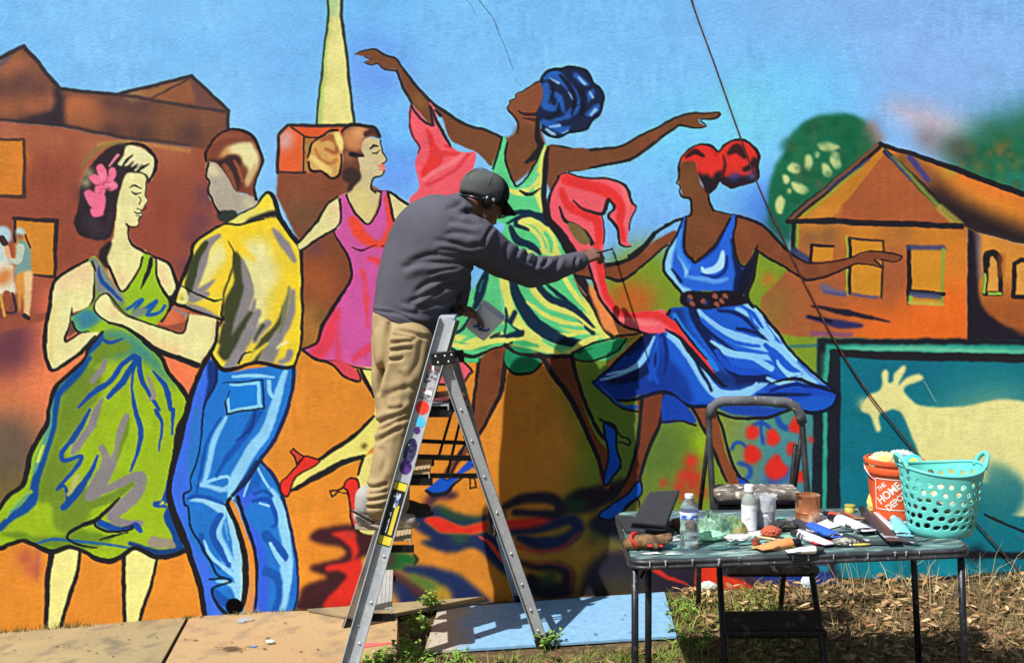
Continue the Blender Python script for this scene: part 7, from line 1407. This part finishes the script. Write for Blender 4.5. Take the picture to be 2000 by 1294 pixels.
V, F = blades(260, lambda x, y: 1.0 if False else 0, .01, .02, .001, 1) if False else ([], [])
rgb_ = random.Random(8)
for i in range(420):
    px_ = rgb_.choice((rgb_.gauss(60,40), rgb_.gauss(150,25), rgb_.uniform(0,820), rgb_.gauss(370,8), rgb_.gauss(480,20), rgb_.gauss(570,40))); q = Vector(((px_-1000)/400, -rgb_.uniform(.004,.03), 0)); q.z = gz(q.x)+.01
    h = rgb_.uniform(.008,.04)*(1.3 if px_ < 180 else .8); k = len(V); a = rgb_.uniform(0, 6.28); w = .0022; lx = rgb_.gauss(0, .5)*h
    V += [(q.x-w,q.y,q.z),(q.x+w,q.y,q.z),(q.x+lx,q.y-rgb_.uniform(0,.4)*h,q.z+h)]; F.append((k,k+1,k+2))
stuff('wall_foot_weeds', V, F, leafmat('foot_weeds', [(92,100,44),(120,112,64),(70,80,36),(150,130,84)]), 'tiny weeds sprouting along the foot of the wall above the slabs', 'weeds')
# leafy weeds
def weed(px_, py_, h, n, spread, label, seed):
    r_ = random.Random(seed); c = G(px_, py_); o = empty('weed', c, label, 'weed', 'weeds growing between the slabs'); V, F = [], []; stm = MB()
    for i in range(n):
        a = r_.uniform(0, 6.28); rr = spread*math.sqrt(r_.random()); bx = Vector((c.x+rr*.8*math.cos(a), min(c.y+rr*1.3*math.sin(a), -.02), 0)); bx.z = gz(bx.x)+.004
        hh = h*r_.uniform(.4,1); tip = bx+Vector((r_.uniform(-.5,.5)*hh, r_.uniform(-.5,.4)*hh, hh)); tip.y = min(tip.y, -.015); stm.tube([bx, bx.lerp(tip, .5)+Vector((0,0,.1*hh)), tip], [.0016,.0013,.0008], 5)
        for k in range(9):
            t = .2+.8*k/8; q = bx.lerp(tip, t); ang = r_.uniform(0, 6.28); L = r_.uniform(.014,.030); dv_ = Vector((math.cos(ang), math.sin(ang), r_.uniform(-.2,.6))).normalized(); sv = dv_.cross(Vector((0,0,1))).normalized()*L*.33; m0 = len(V)
            V += [tuple(q), tuple(q+dv_*L*.45+sv), tuple(q+dv_*L*.5-Vector((0,0,.003))), tuple(q+dv_*L*.45-sv), tuple(q+dv_*L)]
            F += [(m0,m0+2,m0+1),(m0,m0+3,m0+2),(m0+1,m0+2,m0+4),(m0+2,m0+3,m0+4)]
    V = [(v[0], min(v[1], -.006), v[2]) for v in V]
    LB_ = MB(); LB_.v = [tuple(v) for v in V]; LB_.f = F; LB_.build('leaves', leafmat('weed_leaves', [(96,130,44),(130,166,60),(76,108,38),(160,186,86)], .6) if 'weed_leaves' not in bpy.data.materials else bpy.data.materials['weed_leaves'], o); stm.build('stems', mat('weed_stem', (110,130,60), .7), o)
weed(838,1192,.09,22,.07,'leafy green weed rising at the wall between the peach and blue slabs',1)
weed(820,1235,.08,22,.06,'leafy green weed in the middle of the gap left of the blue slab',2)
weed(800,1288,.10,26,.08,'leafy green weed at the bottom of the gap left of the blue slab',3)
weed(745,1300,.08,22,.09,'low green weed at the bottom edge beside the near ladder foot',4)
weed(1072,1262,.07,16,.05,'small green weed at the right rear foot of the ladder',5)
weed(1328,1200,.05,12,.09,'low green weed along the right edge of the blue slab',6)
weed(1345,1255,.05,14,.12,'low green weed between the table legs',7)
weed(880,1305,.06,20,.12,'low green weed below the blue slab at the bottom edge',8)
# scraps
crumple('paper_scrap', G(1577,1152), .03, mat('pale_paper', (206,214,222), .8), 'crumpled pale blue scrap on the leaves right of the stool', 'litter', 21, .4, (.8,.6,.9))
crumple('paper_scrap', G(1382,1158), .035, mat('white_scrap', (196,206,190), .8), 'crumpled whitish scrap at the wall foot between the stool legs', 'litter', 22, .4, (1,.6,.6))
crumple('paper_scrap', G(528,1256,.02), .011, mat('white_scrap', (196,206,190), .8), 'small white lump on the peach stained slab', 'litter', 23, .4, (1.5,.8,.6))
tw = MB(); c0 = G(450,1268,.022); rt = random.Random(4)
for i in range(34):
    a = rt.gauss(0, .5); L_ = rt.uniform(.02,.06); o_ = c0+Vector((rt.gauss(0,.035), rt.gauss(0,.012), rt.uniform(0,.006))); d_2 = Vector((math.cos(a), math.sin(a), rt.uniform(-.1,.2)))*L_/2
    tw.tube([o_-d_2, o_+Vector((0,0,.004)), o_+d_2], [.0008,.0014,.0008], 5)
tag(tw.build('twig_heap', mat('dry_twigs', (96,74,56), .9), loc=c0), 'small heap of dry twigs on the peach stained slab', 'twigs', None, 'stuff')
V, F = [], []
for i in range(90):
    while True:
        q = G(rg.uniform(0, 1300), rg.uniform(1200, 1290), .02)
        if inside(q.x, q.y): break
    L = .004+.03*rg.rand()**3; a = rg.uniform(-.6, .6); w = L*.3; k = len(V); ca, sa = math.cos(a), math.sin(a)
    for u, v, z in ((-.5,0,.001),(0,.5,.006),(.5,0,.002),(0,-.5,.003)): V.append((q.x+u*L*ca-v*w*sa, q.y+u*L*sa+v*w*ca, q.z+z))
    F += [(k,k+1,k+2),(k,k+2,k+3)]
stuff('leaf_crumbs', V, F, leafmat('crumbs', [(90,66,46),(60,46,36),(130,100,70)]), 'dark leaf crumbs and debris on the slabs', 'leaves')
